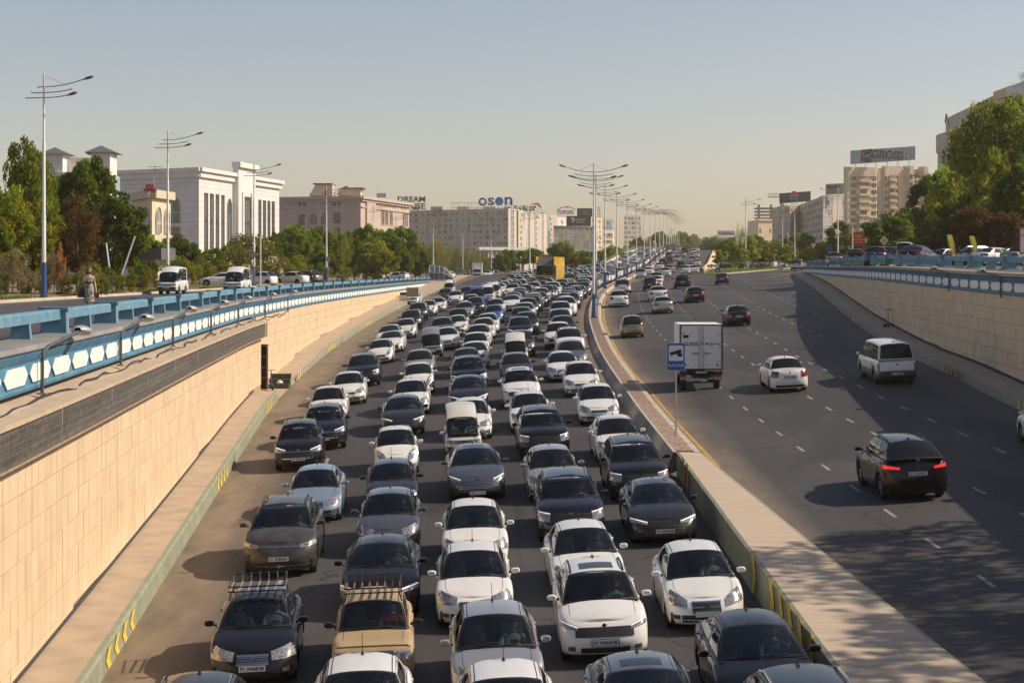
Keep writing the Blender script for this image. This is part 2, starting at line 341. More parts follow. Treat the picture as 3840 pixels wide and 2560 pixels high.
# ---- kerbs, footways
def prof_sweep(name, ys, prof, m, parent=None, mats=None, smooth=False, kind=None, label=None, cat=None, capends=True):   # prof(Y) -> list of (X, z[, mat])
    mb = MB(); P = [[Vector((p[0], Y, p[1])) for p in prof(Y)] for Y in ys]
    mm = [p[2] if len(p) > 2 else 0 for p in prof(ys[0])]
    mb.grid([list(r) for r in P], lambda i, j: mm[j])
    if capends: mb.poly([tuple(p) for p in P[0]]); mb.poly([tuple(p) for p in reversed(P[-1])])
    o = build(name, mb, mats or [m], parent, smooth, merge=False)
    if kind: o['kind'] = kind
    return o
KH = lin([(0,.52),(96,.52),(104,.18),(118,.18),(124,.42),(205,.40),(345,.15)])
def fl(X, Y): return zf(max(X, kerbL(Y)), Y)
def kprofL(Y):
    k = kerbL(Y); z = zf(k, Y); h = KH(Y); return [(k+.01, z-.05), (k, z+h-.05), (k-.04, z+h), (k-.16, z+h+.002)]
EDGE = mat('kerb_top_worn', (.33,.33,.24), .85, col2=(.40,.34,.25), scale=3)
prof_sweep('kerb_left', YS(14, 92)+[92.5], kprofL, KGREEN, mats=[KGREEN], kind='structure'); KL = bpy.data.objects['kerb_left']
prof_sweep('kerb_left_far', YS(104, 300), kprofL, KGREEN, kind='structure'); KL2 = bpy.data.objects['kerb_left_far']
ribbon('footway_left', YS(14, 92)+[92.5], lambda Y: [wallL(Y)-.3, lerp(wallL(Y), kerbL(Y)-.16, .5), kerbL(Y)-.155], lambda X, Y: zf(kerbL(Y), Y)+KH(Y), CONC)
ribbon('footway_left_far', YS(92.5, 345), lambda Y: [wallL(Y)-.3, lerp(wallL(Y), kerbL(Y)-.16, .5), kerbL(Y)-(.155 if Y > 104 else .0)], lambda X, Y: zf(kerbL(Y), Y)+KH(Y)*(1 if Y > 104 else .05)+.01, CONC)
def chevrons(par, y0, n, xfun, zfun, h, sgn, pitch=1.15, w=.42):
    for i in range(n):
        Y = y0+i*pitch; mb = MB(); P = []
        for t in (0, .5, 1):
            dy = .34*(t if t <= .5 else 1-t)*2
            P.append([Vector((xfun(Y-dy)+sgn*.022, Y-dy, zfun(Y)+.03+(h-.06)*t)), Vector((xfun(Y-dy+w)+sgn*.022, Y-dy+w, zfun(Y)+.03+(h-.06)*t))])
        mb.grid(P); build('chevron', mb, CHEV, par, merge=False)
zk = lambda Y: zf(kerbL(Y), Y)
for y0, n in ((36.2, 4), (61, 4), (86, 3)): chevrons(KL, y0, n, lambda Y: kerbL(Y), zk, .5, 1)
for y0, n in ((105, 2), (128, 4), (160, 4), (196, 3), (262, 3)): chevrons(KL2, y0, n, lambda Y: kerbL(Y), zk, .40, 1, 1.5, .6)
zkr = lambda Y: zf(kerbR(Y), Y, True)
def kprofR(Y):
    k = kerbR(Y); z = zkr(Y); h = .42; return [(k+.16, z+h+.002), (k+.04, z+h), (k, z+h-.05), (k-.01, z-.05)]
prof_sweep('kerb_right', YS(14, 250), kprofR, KGREEN, kind='structure'); KR = bpy.data.objects['kerb_right']
ribbon('footway_right', YS(14, 250), lambda Y: [kerbR(Y)+.155, wallR(Y)-.6, wallR(Y)+.3], lambda X, Y: zkr(Y)+.42, CONC)
for y0, n in ((66.5, 4), (83, 4), (101, 4), (122, 4), (146, 4), (172, 4), (200, 4)): chevrons(KR, y0, n, lambda Y: kerbR(Y), zkr, .40, -1, 1.05, .42)
# ---- median: concrete block near, brick-topped kerb beyond
def medR(Y): return lin([(14,9.1),(29,8.1),(60,6.55)])(Y)
def zmt(Y): return zf(6.5, Y, True)+.16
prof_sweep('median_block', YS(14, 60.5), lambda Y: [(medR(Y), zf(8, Y, True)-.1, 0), (medR(Y), zmt(Y)-.02, 0), (medR(Y)-.10, zmt(Y), 1), (5.75, zmt(Y)+.01, 0), (5.66, zmt(Y)-.02, 0), (5.66, zf(5.66, Y)-.1, 0)], CONCB, mats=[KGREEN, CONCB], kind='structure')
MBK = bpy.data.objects['median_block']
o = MBK; me = o.data
for p in me.polygons:
    p.material_index = 1 if 5.8 < p.center.x < medR(p.center.y)-.11 and abs(p.normal.z) > .5 else 0
zmb = lambda Y: zf(5.66, Y)
for y0, n in ((33.2, 5), (41.0, 1), (56.5, 2)): chevrons(MBK, y0, n, lambda Y: 5.66, zmb, .95, -1, 1.25, .5)
def mprof(Y):
    c = medC(Y); zl, zr = zf(c-.62, Y), zf(c+.62, Y, True); h = max(zl+.35, zr+.16) + .0
    return [(c+.66, zr-.1), (c+.62, h-.05), (c+.58, h), (c+.36, h+.004), (c+.355, h-.03), (c-.245, h-.03), (c-.25, h+.004), (c-.36, h), (c-.62, zl+.03), (c-.66, zl-.1)]
prof_sweep('median_kerb', YS(60.6, 640), mprof, STONE, mats=[STONE], kind='structure'); MK = bpy.data.objects['median_kerb']
for p in MK.data.polygons:
    pass
MK.data.materials.append(SANDJ); MK.data.materials.append(GREYC)
for p in MK.data.polygons:
    dx = p.center.x-medC(p.center.y)
    if abs(dx-.055) < .25: p.material_index = 1
    if dx < -.4: p.material_index = 2
# kerb stones' joints on the sloping face are real gaps: thin dark wedges are left out; pavers are laid one by one
pv = MB(); pv.box((0, 0, 0), (.094, .194, .05)); PAVER = pv.mesh('paver', [BRICK]); BRICK2 = mat('paver_pale', (.46,.335,.25), .9, var=.2); npv = 0; far = MB()
rows = []
Y = 61.0
while Y < 150:
    rows.append(Y); Y += .21
for r_i, Y in enumerate(rows):
    c = medC(Y); h = mprof(Y)[4][1]+.012
    for k in range(6):
        X = c-.19+k*.1; yy = Y + (.105 if k % 2 else 0)
        if npv < 288:
            o = link('paver', PAVER, MK, (X, yy, h+random.uniform(-.006, .006)), (0, random.uniform(-.02,.02), 0))
            if random.random() < .4: setmat(o, 0, BRICK2)
            npv += 1
        else: far.box((X, yy, h+random.uniform(-.006, .006)), (.094, .194, .05), random.random() < .35)
o = build('paver_field', far, [BRICK, BRICK2], MK, merge=False); o['kind'] = 'stuff'
# ---- left retaining wall: tiles laid one by one
ZTOPL = lambda Y: -3.55 + (Y-30)*.0045 if Y < 96 else -2.42
wall_left = tag(link('retaining_wall', None), 'long cream tiled retaining wall lit by the sun, left of the traffic jam', 'wall')
wall_right = tag(link('retaining_wall', None), 'shaded pale tiled retaining wall along the right side of the underpass', 'wall')
def wall_core(name, ys, xf, zb, zt, back, m, par):
    mb = MB(); mb.grid([[Vector((xf(Y), Y, zb(Y)-.6)), Vector((xf(Y), Y, zt(Y)))] for Y in ys]); mb.grid([[Vector((xf(Y), Y, zt(Y))), Vector((xf(Y)+back, Y, zt(Y)))] for Y in ys])
    mb.poly([(xf(ys[-1]), ys[-1], zb(ys[-1])-.6), (xf(ys[-1])+back, ys[-1], zb(ys[-1])-.6), (xf(ys[-1])+back, ys[-1], zt(ys[-1])), (xf(ys[-1]), ys[-1], zt(ys[-1]))])
    return build(name, mb, m, par, merge=False)
zfoot = lambda Y: zf(kerbL(Y), Y)+KH(Y)
wall_core('wall_core', YS(-32, 96), lambda Y: wallL(Y)-.03, zfoot, lambda Y: -2.72, -1.2, JOINT, wall_left)
wall_core('wall_core', YS(96, 345), lambda Y: wallL(Y)-.33, zfoot, lambda Y: -2.40, -1.2, JOINT, wall_left)
TW, TH, GAP = .66, .63, .016
tl = MB(); tl.box((0, 0, 0), (.05, TW-GAP, TH-GAP)); TMESH = tl.mesh('tile', [TILE])
def tiles(par, Y0, Y1, xf, zb, ztop, sgn, nmax):
    L = []; Y = Y0
    while Y < Y1:
        dX = xf(Y+.3)-xf(Y-.3); st = TW/math.sqrt(1+(dX/.6)**2); zt = ztop(Y); k = 0
        while True:
            za = zt-(k+1)*TH; zc = zt-(k+.5)*TH
            if zc < zb(Y)-.1: break
            L.append((Y, zc, math.atan2(-dX, .6))); k += 1
        Y += st
    L.sort(key=lambda t: t[0] if abs(xf(t[0])) < t[0]*.292+.8 else 1e6+t[0]); rest = MB()
    for i, (Y, z, rz) in enumerate(L):
        if i < nmax:
            o = link('tile', TMESH, par, (xf(Y)-sgn*.018+sgn*random.uniform(-.002,.004), Y, z), (0, 0, rz))
            if random.random() < .45: setmat(o, 0, TILE2)
        else: rest.box((xf(Y)-sgn*.018+sgn*random.uniform(-.002,.004), Y, z), (.05, TW-GAP, TH-GAP), random.random() < .45, rz)
    o = build('tile_field', rest, [TILE, TILE2], par, merge=False); o['kind'] = 'stuff'
tiles(wall_left, 29.0, 95.8, wallL, zfoot, lambda Y: -2.98-.0, 1, 290)
tiles(wall_left, 96.4, 344, lambda Y: wallL(Y)-.3, zfoot, lambda Y: -2.45, 1, 0)
zfootR = lambda Y: zkr(Y)+.42
zbR = lambda Y: ZSR(Y)-.98
wall_core('wall_core', YS(-32, 252), lambda Y: wallR(Y)+.03, zfootR, lambda Y: zbR(Y)+.05, 1.2, JOINT, wall_right)
tiles(wall_right, 70, 251.5, wallR, zfootR, zbR, -1, 290)
prof_sweep('wall_skirting', YS(25, 92), lambda Y: [(wallL(Y)+.015, zfoot(Y)-.02), (wallL(Y)+.012, zfoot(Y)+.11), (wallL(Y)-.05, zfoot(Y)+.11)], mat('tar_skirt', (.05,.047,.045), .9), wall_left, capends=False)
prof_sweep('wall_skirting', YS(60, 250), lambda Y: [(wallR(Y)+.05, zfootR(Y)+.14), (wallR(Y)-.015, zfootR(Y)+.14), (wallR(Y)-.02, zfootR(Y)-.02)], MATS['tar_skirt'], wall_right, capends=False)
# ---- ledge with expanded-metal screen on the near left wall
prof_sweep('ledge', YS(14, 96.3), lambda Y: [(wallL(Y)-.9, -2.42), (wallL(Y)-.05, -2.66), (wallL(Y)+.34, -2.70), (wallL(Y)+.36, -2.78), (wallL(Y)+.30, -2.80), (wallL(Y)-.02, -2.84)], CONC, wall_left)
scr = tag(link('mesh_screen', None), 'dark wire mesh screen hanging along the ledge of the left wall', 'screen')
def screen_mesh():
    mb = MB(); y = 29.0
    xf = lambda Y: wallL(Y)+.31
    while y < 96.2:
        z0, z1 = -3.50, -2.80; st = .16 if y < 60 else .3
        mb.quad((xf(y), y, z0), (xf(y), y+.022, z0), (xf(y+.16), y+.16+.022, z1), (xf(y+.16), y+.16, z1))
        mb.quad((xf(y)+.004, y+.16, z0), (xf(y)+.004, y+.182, z0), (xf(y)+.004, y+.022, z1), (xf(y)+.004, y, z1)); y += st*.5
    z = -3.5
    while z < -2.79:
        ys = frange(29.0, 96.2, 2.4)
        mb.grid([[Vector((xf(Y)+.002, Y, z)), Vector((xf(Y)+.002, Y, z+.016))] for Y in ys]); z += .05
    return mb
o = build('wire_mesh', screen_mesh(), STEELB, scr, merge=False); o['kind'] = 'stuff'
o = prof_sweep('mesh_backing', YS(29, 96.2), lambda Y: [(wallL(Y)+.2, -3.46), (wallL(Y)+.2, -2.80)], mat('screen_dust', (.06,.05,.042), .95, col2=(.20,.155,.115), scale=2.5, stretch=(1,.35,4)), scr, capends=False)
prof_sweep('bottom_fringe', YS(29, 96.2), lambda Y: [(wallL(Y)+.33, -3.53), (wallL(Y)+.33, -3.49), (wallL(Y)+.06, -3.50)], mat('dry_fringe', (.35,.25,.15), .9, var=.4, scale=12), scr, capends=False)
for k, Y in enumerate(frange(29.5, 96, 6.65)):
    mb = MB(); mb.box((wallL(Y)+.30, Y, -3.14), (.04, .05, .74)); build('screen_post', mb, METAL, scr)
# ---- friezes and balustrades
def frieze(par, ys, xf, z0, sgn, Y0, Y1, colx=0):
    """blue band with white hexagon plates; z0(Y) = foot of the band; sgn +1 faces +X"""
    b = lambda Y, dx, dz: (xf(Y)+sgn*dx, z0(Y)+dz)
    def pr(Y): 
        p = [b(Y,-.30,-.02), b(Y,.0,-.02), b(Y,.02,.04), b(Y,.0,.10), b(Y,.0,.56), b(Y,.03,.60), b(Y,.10,.72), b(Y,.12,.76), b(Y,.06,.79), b(Y,-.4,.80)]
        return p if sgn > 0 else list(reversed(p))
    prof_sweep('band', ys, pr, BLUE2, par)
    def pr2(Y):
        p = [b(Y,-.35,.802), b(Y,.15,.802), b(Y,.16,.83), b(Y,.12,.92), b(Y,-.1,.94), b(Y,-.9,.95)]
        return p if sgn > 0 else list(reversed(p))
    prof_sweep('coping', ys, pr2, FLASH if sgn > 0 else CONC, par)
    Y = Y0; pitch = 2.45
    while Y < Y1:
        h, w = .20, pitch*.47; mb = MB(); zc = z0(Y)+.33
        pts = [(-w,0),(-w*.72,-h),(w*.72,-h),(w,0),(w*.72,h),(-w*.72,h)]
        P = [Vector((xf(Y+a)+sgn*.004, Y+a, zc+c)) for a, c in pts]; Q = [Vector((xf(Y+a*.97)+sgn*.04, Y+a*.97, zc+c*.94)) for a, c in pts]
        if sgn < 0: P.reverse(); Q.reverse()
        mb.poly(Q)
        for i in range(6): mb.quad(P[i], P[(i+1)%6], Q[(i+1)%6], Q[i], 1)
        build('hexagon_panel', mb, [HEX, BLUE2], par, merge=False)
        Y += pitch
    # joints of the band
def balustrade(par, Y0, Y1, xf, zs, sgn, h=.66):
    def rl(Y):
        x, z = xf(Y), zs(Y)+h; p = [(x-.17, z-.24), (x+.17, z-.24), (x+.17, z-.04), (x+.13, z), (x-.13, z), (x-.17, z-.04), (x-.17, z-.24)]
        return p if True else p
    prof_sweep('rail', YS(Y0, Y1), rl, BLUE, par)
    Y = Y0+1.2; k = 0
    BG = MB(); BG.box((0,0,h/2), (.62,.42,h), taper=.92); BG.box((0,0,h+.012), (.70,.52,.07)); BG.box((-.1*sgn*0,0,.05), (.85,.6,.10), taper=.85)
    SM = MB(); SM.box((0,0,(h-.22)/2), (.46,.26,h-.22), taper=.8)
    bm_, sm_ = BG.mesh('post', [BLUE]), SM.mesh('post', [BLUE])
    while Y < Y1:
        link('post', bm_ if k % 2 == 0 else sm_, par, (xf(Y), Y, zs(Y)), (0,0,math.atan2(-(xf(Y+.5)-xf(Y-.5)), 1))); k += 1; Y += 3.95
fl_l = tag(link('parapet', None), 'blue balustrade and frieze with white hexagons above the sunlit left wall', 'parapet')
fxl = lambda Y: wallL(Y)-.22-.08*(1-sm(90, 98, Y))
frieze(fl_l, YS(25, 345), fxl, lambda Y: -2.40, 1, 29.5, 344)
balustrade(fl_l, 25, 345, lambda Y: fxl(Y)-.62, lambda Y: -1.55, 1)
fl_r = tag(link('parapet', None), 'blue balustrade and frieze with white hexagons above the shaded right wall', 'parapet')
frieze(fl_r, YS(25, 253), lambda Y: wallR(Y)-.10, lambda Y: ZSR(Y)-.93, -1, 64, 252)
balustrade(fl_r, 25, 253, lambda Y: wallR(Y)+.55, lambda Y: ZSR(Y)+.12, -1, .62)
# ---- arm lamps fixed to the friezes
def arm_lamp(X, Y, z, sgn, label):
    t = thing('wall_lamp', label, 'wall lamp', (X, Y, z), 0, 'arm lamps on the friezes'); mb = MB()
    mb.tube([(0,0,-.08),(0,0,.62),(.01*sgn,.10,.78),(.02*sgn,.4,.88),(.02*sgn,3.0,1.10)], .04, 8); build('arm', mb, mat('arm_grey', (.11,.11,.115), .5, .3), t, True)
    mb = MB(); mb.box((0, .0, -.08), (.2,.2,.03)); build('foot_plate', mb, METAL, t)
    mb = MB(); mb.lathe([(.02,-.62),(.10,-.55),(.16,-.3),(.17,-.05),(.10,.12),(.06,.2)], (0,0,0), 'y', 12)
    h = build('lamp_head', mb, mat('lamp_alloy', (.50,.49,.46), .45, .5), t, True); h.location = (.02*sgn, 3.1, 1.13); h.rotation_euler = (R(6), 0, R(180)); h.scale = (1.3, 1, .7)
    mb = MB(); mb.poly([(-.12,-.5,-.14),(-.12,0,-.14),(.12,0,-.14),(.12,-.5,-.14)]); build('lens', mb, LENS, h)
    return t
for i, Y in enumerate((36.5, 47.5, 59.5, 72.5, 85.5, 99, 113)):
    arm_lamp(fxl(Y)+.14, Y, -2.44, 1, 'curved arm lamp on the left frieze, %s from the near end' % ('first','second','third','fourth','fifth','sixth','seventh')[i])
for i, Y in enumerate((79.5, 92)):
    arm_lamp(wallR(Y)-.25, Y, ZSR(Y)-1.0, -1, 'curved arm lamp on the right frieze, %s from the picture edge' % ('first','second')[i])
# cable draped below the left lamps
mb = MB(); pts = []
for i in range(120):
    Y = 30+i*.7; pts.append((wallL(Y)-.12-.05*math.sin(Y*1.7), Y, -2.60+.05*math.sin(Y*.9)+.03*math.sin(Y*2.3)))
mb.tube(pts, .025, 5); tag(build('power_cable', mb, mat('black_plastic', (.012,.012,.013), .5, var=.1)), 'black cable lying along the ledge under the left frieze', 'cable')

# ---- the bridge the picture is taken from: its dark underside is what the cars' noses mirror
mb = MB(); mb.box((9, -14, -2.35), (74, 31, 1.3)); o = build('bridge_deck', mb, GREYC); o['kind'] = 'structure'
mb = MB(); mb.box((5.9, -14, -5.6), (1.0, 29, 6)); o = build('bridge_pier', mb, GREYC); o['kind'] = 'structure'
mb = MB(); mb.box((5, -33, -5), (70, 1, 8)); o = build('underpass_end', mb, GREYC); o['kind'] = 'structure'
# ---------------------------------------------------------------- vehicles
def paint(name, col, metal=0.0, rough=.32, coat=.8, dust=0.0, col2=None, var=.05):
    m = mat('paint_'+name, col, rough, metal, var=var, scale=3.0, coat=coat, col2=col2)
    if max(col) < .06: m.node_tree.nodes['Principled BSDF'].inputs['Specular IOR Level'].default_value = .25
    if dust: m.node_tree.nodes['Principled BSDF'].inputs['Coat Weight'].default_value = coat*(1-dust)
    return m
PAINT = {
 'white': paint('white', (.77,.76,.73)), 'pearl': paint('pearl', (.70,.69,.66)), 'ivory': paint('ivory', (.66,.63,.56)),
 'black': paint('black', (.006,.006,.006), rough=.3, coat=.55), 'darkblue': paint('darkblue', (.012,.028,.11)), 'navy': paint('navy', (.009,.011,.018), rough=.25, coat=.6),
 'charcoal': paint('charcoal', (.030,.029,.029), .4, .3), 'grey': paint('grey', (.17,.18,.20), .6, .3), 'steel': paint('steel', (.12,.13,.15), .6, .3),
 'silver': paint('silver', (.45,.45,.45), .6, .3), 'lightblue': paint('lightblue', (.30,.39,.48), .5, .3), 'blue': paint('blue', (.02,.13,.50), .2, .3),
 'royal': paint('royal', (.03,.05,.33)), 'red': paint('red', (.42,.02,.025)), 'maroon': paint('maroon', (.10,.02,.02)), 'beige': paint('beige', (.42,.31,.17), rough=.5, coat=.25),
 'gold': paint('gold', (.30,.25,.13), .5, .3), 'champagne': paint('champagne', (.46,.42,.35), .5, .3), 'brown': paint('brown', (.10,.075,.055), .4),
 'dusty': paint('dusty', (.035,.032,.030), .2, .4, .7, col2=(.085,.075,.062)), 'yellow': paint('yellow', (.80,.50,.02)), 'lime': paint('lime', (.45,.55,.05)), 'green': paint('green', (.12,.30,.22)),
 'truckwhite': paint('truckwhite', (.74,.74,.72), rough=.5, coat=.2), 'darkgrey': paint('darkgrey', (.03,.03,.033), .2, .3)}
TRIM = mat('black_plastic', (.012,.012,.013), .5, var=.1); RUB = mat('tyre_rubber', (.014,.013,.013), .85, var=.2, scale=20)
RIM = mat('wheel_alloy', (.38,.38,.39), .35, .8, var=.1); CHR = mat('chrome', (.62,.62,.62), .14, 1.0, var=0); SEAT = mat('seat_cloth', (.13,.125,.115), .9)
SEATL = mat('seat_cloth_light', (.34,.31,.27), .9); DASH = mat('dashboard_plastic', (.075,.078,.076), .7); DASHL = mat('dashboard_grey', (.30,.31,.30), .7)
LAMP = mat('headlamp_lens', (.34,.34,.35), .12, .5, var=.55, scale=25, coat=1); LAMPD = mat('headlamp_smoked', (.10,.10,.11), .12, .4, var=.6, scale=25, coat=1)
DRL = mat('daylight_strip', (.9,.9,.85), .3, var=0, emis=(1,.93,.75,.3)); AMB = mat('amber_lamp', (.8,.28,.03), .3, var=.1, emis=(1,.45,.08,.25))
RED = mat('tail_lamp', (.26,.012,.012), .2, var=.2, coat=1); REDON = mat('tail_lamp_lit', (.6,.02,.02), .3, var=0, emis=(1,.03,.02,.6))
PLATE = mat('plate_white', (.72,.72,.70), .5, var=.05); INK = mat('plate_ink', (.02,.02,.025), .6, var=0); UNDER = mat('underbody', (.008,.008,.008), .9, var=0)
GLS = glass('car_glass', (.80,.88,.86), .05); GLST = glass('car_glass_tinted', (.22,.25,.25), .5)
GLD = mat('car_glass_dark', (.010,.013,.013), .03, spec=.35, var=0); MESHB = mat('grille_black', (.02,.02,.02), .5, var=.4, scale=60)
class Car:
    """W, L, H and the lines of one model; the front points to -Y, the wheels stand on z = 0."""
    def __init__(s, **k):
        s.__dict__.update(dict(L=4.48, W=1.735, H=1.50, rw=.31, Rf=.75, pf=2.5, Rr=.55, pr=2.7, gc=.20, hood0=.72, cowlz=.98, cowl=1.12, wst=.80, roofl=1.35,
            deck=.78, deckz=1.04, tailz=1.00, wr=.58, rake=.16, rrake=.06, fo=.86, wb=2.62, crown=.06, sag=.16, bul=.04, van=False, rail=None, sunroof=False,
            lamp=(.46,.97,.60,.74,.58,.86), grille=(.0,.40,.56,.66), intake=(.0,.62,.26,.42), fog=True, drl=False, plate=.44, badge=True, tail=(.60,.98,.70,.98,.72,.98),
            strip=None, cladding=False, tint=False, ant='roof', bars=2, belt=0.0, chrome=False, round_top=.06, dome=0.0, barc=True, greydown=False, rplate=.72))
        s.__dict__.update(k); s.y0, s.y1 = -s.L/2, s.L/2
        s.yc = s.y0 + s.cowl; s.yr1 = s.yc + s.wst; s.yr2 = s.yr1 + s.roofl; s.yd = s.y1 - s.deck
        s.yw = (s.y0 + s.fo, s.y0 + s.fo + s.wb)
        s.ztab = lin([(s.y0, s.hood0), (s.y0+.25, s.hood0+.06), (s.yc, s.cowlz), (s.yc+.4, s.cowlz+.01+s.belt*.3), (s.yd, s.deckz), (s.y1, s.tailz)])
        s.G = [0, .05, .22, .45, .68, .84, .94, 1.0]; s.I = [.05, .015, .0, .0, .012, .03, .065, .12]
    def zb(s, y):
        z = s.gc
        for w in s.yw:
            d = abs(y-w); ra = s.rw+.055
            if d < ra: z = max(z, s.rw + math.sqrt(ra*ra-d*d))
        return z
    def plan(s, q, end):                       # q = |x|/half width; end 0 front, 1 rear
        p, Rr = (s.pf, s.Rf) if end == 0 else (s.pr, s.Rr)
        c = (1 - min(q,1)**p)**(1/p) if q < 1 else 0
        return (s.y0 + Rr*(1-c)) if end == 0 else (s.y1 - Rr*(1-c))
    def pt(s, x, y, g, nx, ny):                # skin point at height share g
        zb, zt = s.zb(y), s.ztab(y); z = zb + (zt-zb)*g
        i = 0
        while i < len(s.G)-2 and s.G[i+1] < g: i += 1
        ins = lerp(s.I[i], s.I[i+1], (g-s.G[i])/(s.G[i+1]-s.G[i]))
        ff = max(0, 1-(y-s.y0)/(s.Rf*1.1)); fr = max(0, 1-(s.y1-y)/(s.Rr*1.1))
        k = max(0, g-.42)/.58
        y2 = y + s.rake*k*k**.3*ff - s.rrake*k*fr
        if g < .2: y2 += (.2-g)*.35*ff - (.2-g)*.3*fr
        return Vector((x-nx*ins, y2-ny*ins, z))
    def nrm(s, q, end):
        e = 1e-3; q = min(max(q, 0), .999)
        a, b = s.plan(max(q-e,0), end), s.plan(min(q+e,.9999), end); dx = (min(q+e,.9999)-max(q-e,0))*s.W/2
        n = Vector((b-a, -dx)) if end == 0 else Vector((a-b, dx)); n.normalize(); return n
    def skin(s, q, z, end, side, off=0.0):     # point on the front (0) or rear (1) skin
        y = s.plan(q, end); n = s.nrm(q, end); zb, zt = s.zb(y), s.ztab(y)
        g = min(max((z-zb)/(zt-zb), 0), 1); p = s.pt(q*s.W/2, y, g, n.x, n.y) + Vector((n.x, n.y, 0))*off
        p.z = z; return Vector((p.x*side, p.y, p.z))
    def patch(s, mb, q0, q1, zl, zh, end, side, off=.012, n=6, m=0, rows=3):
        P = []
        for j in range(rows+1):
            row = []
            for i in range(n+1):
                t = i/n; q = lerp(q0, q1, t); a = zl(t) if callable(zl) else zl; b = zh(t) if callable(zh) else zh
                row.append(s.skin(abs(q), lerp(a, b, j/rows), end, side*(1 if q >= 0 else -1), off))
            P.append(row)
        if (side < 0) != (end == 1): P = [list(reversed(r)) for r in P]
        mb.grid(P, m)
    def half(s):                               # right half outline: (x, y, nx, ny)
        o = []
        nf = 12
        for i in range(nf+1):
            ph = i/nf*math.pi/2; q = math.sin(ph)**(2/s.pf); y = s.plan(q, 0); n = s.nrm(q, 0) if q < .999 else Vector((1, 0)); o.append((q*s.W/2, y, n.x, n.y))
        ys = {s.y0+s.Rf, s.y1-s.Rr, s.yc, s.yd}
        for w in s.yw:
            for k in (-1,-.96,-.85,-.65,-.4,-.15,.15,.4,.65,.85,.96,1): ys.add(w+k*(s.rw+.055))
        for i in range(1, 12): ys.add(lerp(s.y0+s.Rf, s.y1-s.Rr, i/12))
        ysl = []
        for y in sorted(y for y in ys if s.y0+s.Rf+.02 < y < s.y1-s.Rr-.02):
            if not ysl or y-ysl[-1] > .012: ysl.append(y)
        # stations inside the end curves (arches, deck) must exist as well
        o2 = [(s.W/2, y, 1.0, 0.0) for y in ysl]
        r = []
        for i in range(nf+1):
            ph = i/nf*math.pi/2; q = math.sin(ph)**(2/s.pr); y = s.plan(q, 1); n = s.nrm(q, 1) if q < .999 else Vector((1, 0)); r.append((q*s.W/2, y, n.x, n.y))
        def dens(lst, end):
            out = []
            for a, b in zip(lst, lst[1:]):
                out.append(a); k = max(1, int(abs(b[1]-a[1])/.07))
                for t in range(1, k):
                    y = lerp(a[1], b[1], t/k); p, Rr = (s.pf, s.Rf) if end == 0 else (s.pr, s.Rr)
                    c = 1-((y-s.y0) if end == 0 else (s.y1-y))/Rr; q = (1-max(c,0)**p)**(1/p); n = s.nrm(q, end) if q < .999 else Vector((1,0))
                    out.append((q*s.W/2, y, n.x, n.y))
            out.append(lst[-1]); return out
        return dens(o, 0) + o2 + list(reversed(dens(r, 1)))
    def zroof(s, y, u):
        t = (y-(s.yr1+s.yr2)/2)/((s.yr2-s.yr1)/2)
        d = min(max((y-s.yr1)/.75, 0), 1); return s.H - s.crown*.45*min(1.6, t*t) - .05*u*u*(1+.6*u*u) - s.dome*(1-d*d*(3-2*d))
    def shell(s, mb):
        H = s.half(); rows = []
        for g in s.G:
            rows.append([s.pt(x, y, g, nx, ny) for x, y, nx, ny in H])
        for side in (1, -1):
            P = [[Vector((p.x*side, p.y, p.z)) for p in r] for r in rows]
            if side > 0: P = [list(r) for r in P]
            else: P = [list(reversed(r)) for r in P]
            mb.grid(P, lambda i, j: 1 if (s.cladding and i < 2) else (3 if s.greydown and i < 3 else 0))
        top = rows[-1]; n = len(top)
        fr = [1, .865, .85, .55, .28, 0]
        for side in (1, -1):
            P = []
            for f in fr:
                row = []
                for p in top:
                    b = s.bul*(1-f**2.2)*min(1, (p.y-s.y0)/.35, (s.y1-p.y)/.3+.2)
                    row.append(Vector((p.x*f*side, p.y, p.z+b)))
                P.append(row if side > 0 else list(reversed(row)))
            def inside(i, j):
                a, b = (j, j+1) if side > 0 else (n-2-j, n-1-j)
                ym = (top[a].y+top[b].y)/2
                return None if s.yc+.01 < ym < s.yd-.01 else (1 if i == 1 and s.y0+.45 < ym < s.yc and not s.van else 0)
            mb.grid(P, inside)
        # belt ledge round the cabin, cowl plate
        w0 = s.W/2-.12
        # greenhouse
        cut = []
        wbx, wrx = s.W/2-.125, s.wr
        def ws(u, v):                          # windscreen
            yb = s.yc + s.sag*u*u; zb = s.ztab(s.yc + s.sag) + .01 + (s.bul*.7)*(1-u*u); yt = s.yr1 + s.sag*.5*u*u; zt = s.zroof(s.yr1, u)
            x = lerp(wbx, wrx, v)*u; bl = math.sin(v*math.pi)*.03
            return Vector((x, lerp(yb, yt, v)-bl, lerp(zb, zt, v)+bl*.6))
        def rw(u, v):
            yb = s.yd - s.sag*.6*u*u; zb = s.ztab(s.yd) + .01 + (s.bul*.7)*(1-u*u); yt = s.yr2 - s.sag*.4*u*u; zt = s.zroof(s.yr2, u)
            x = lerp(wbx, wrx, v)*u; bl = math.sin(v*math.pi)*.02
            return Vector((x, lerp(yb, yt, v)+bl, lerp(zb, zt, v)+bl*.6))
        def sp(side, t, v):
            A, B = ws(1, v), rw(1, v)
            y = lerp(A.y, B.y, t)
            zb = s.ztab(lerp(s.yc+s.sag, s.yd-s.sag*.6, t)) + .01
            yt = lerp(s.yr1+s.sag*.5, s.yr2-s.sag*.4, t); zt = s.zroof(yt, 1)
            x = lerp(wbx, wrx, v) + math.sin(v*math.pi)*.025 + .012*math.sin(t*math.pi)
            return Vector((x*side, y, lerp(zb, zt, v)))
        U = [-1,-.955,-.7,-.45,-.2,0,.2,.45,.7,.955,1]; V = [0,.05,.3,.55,.8,.955,1]
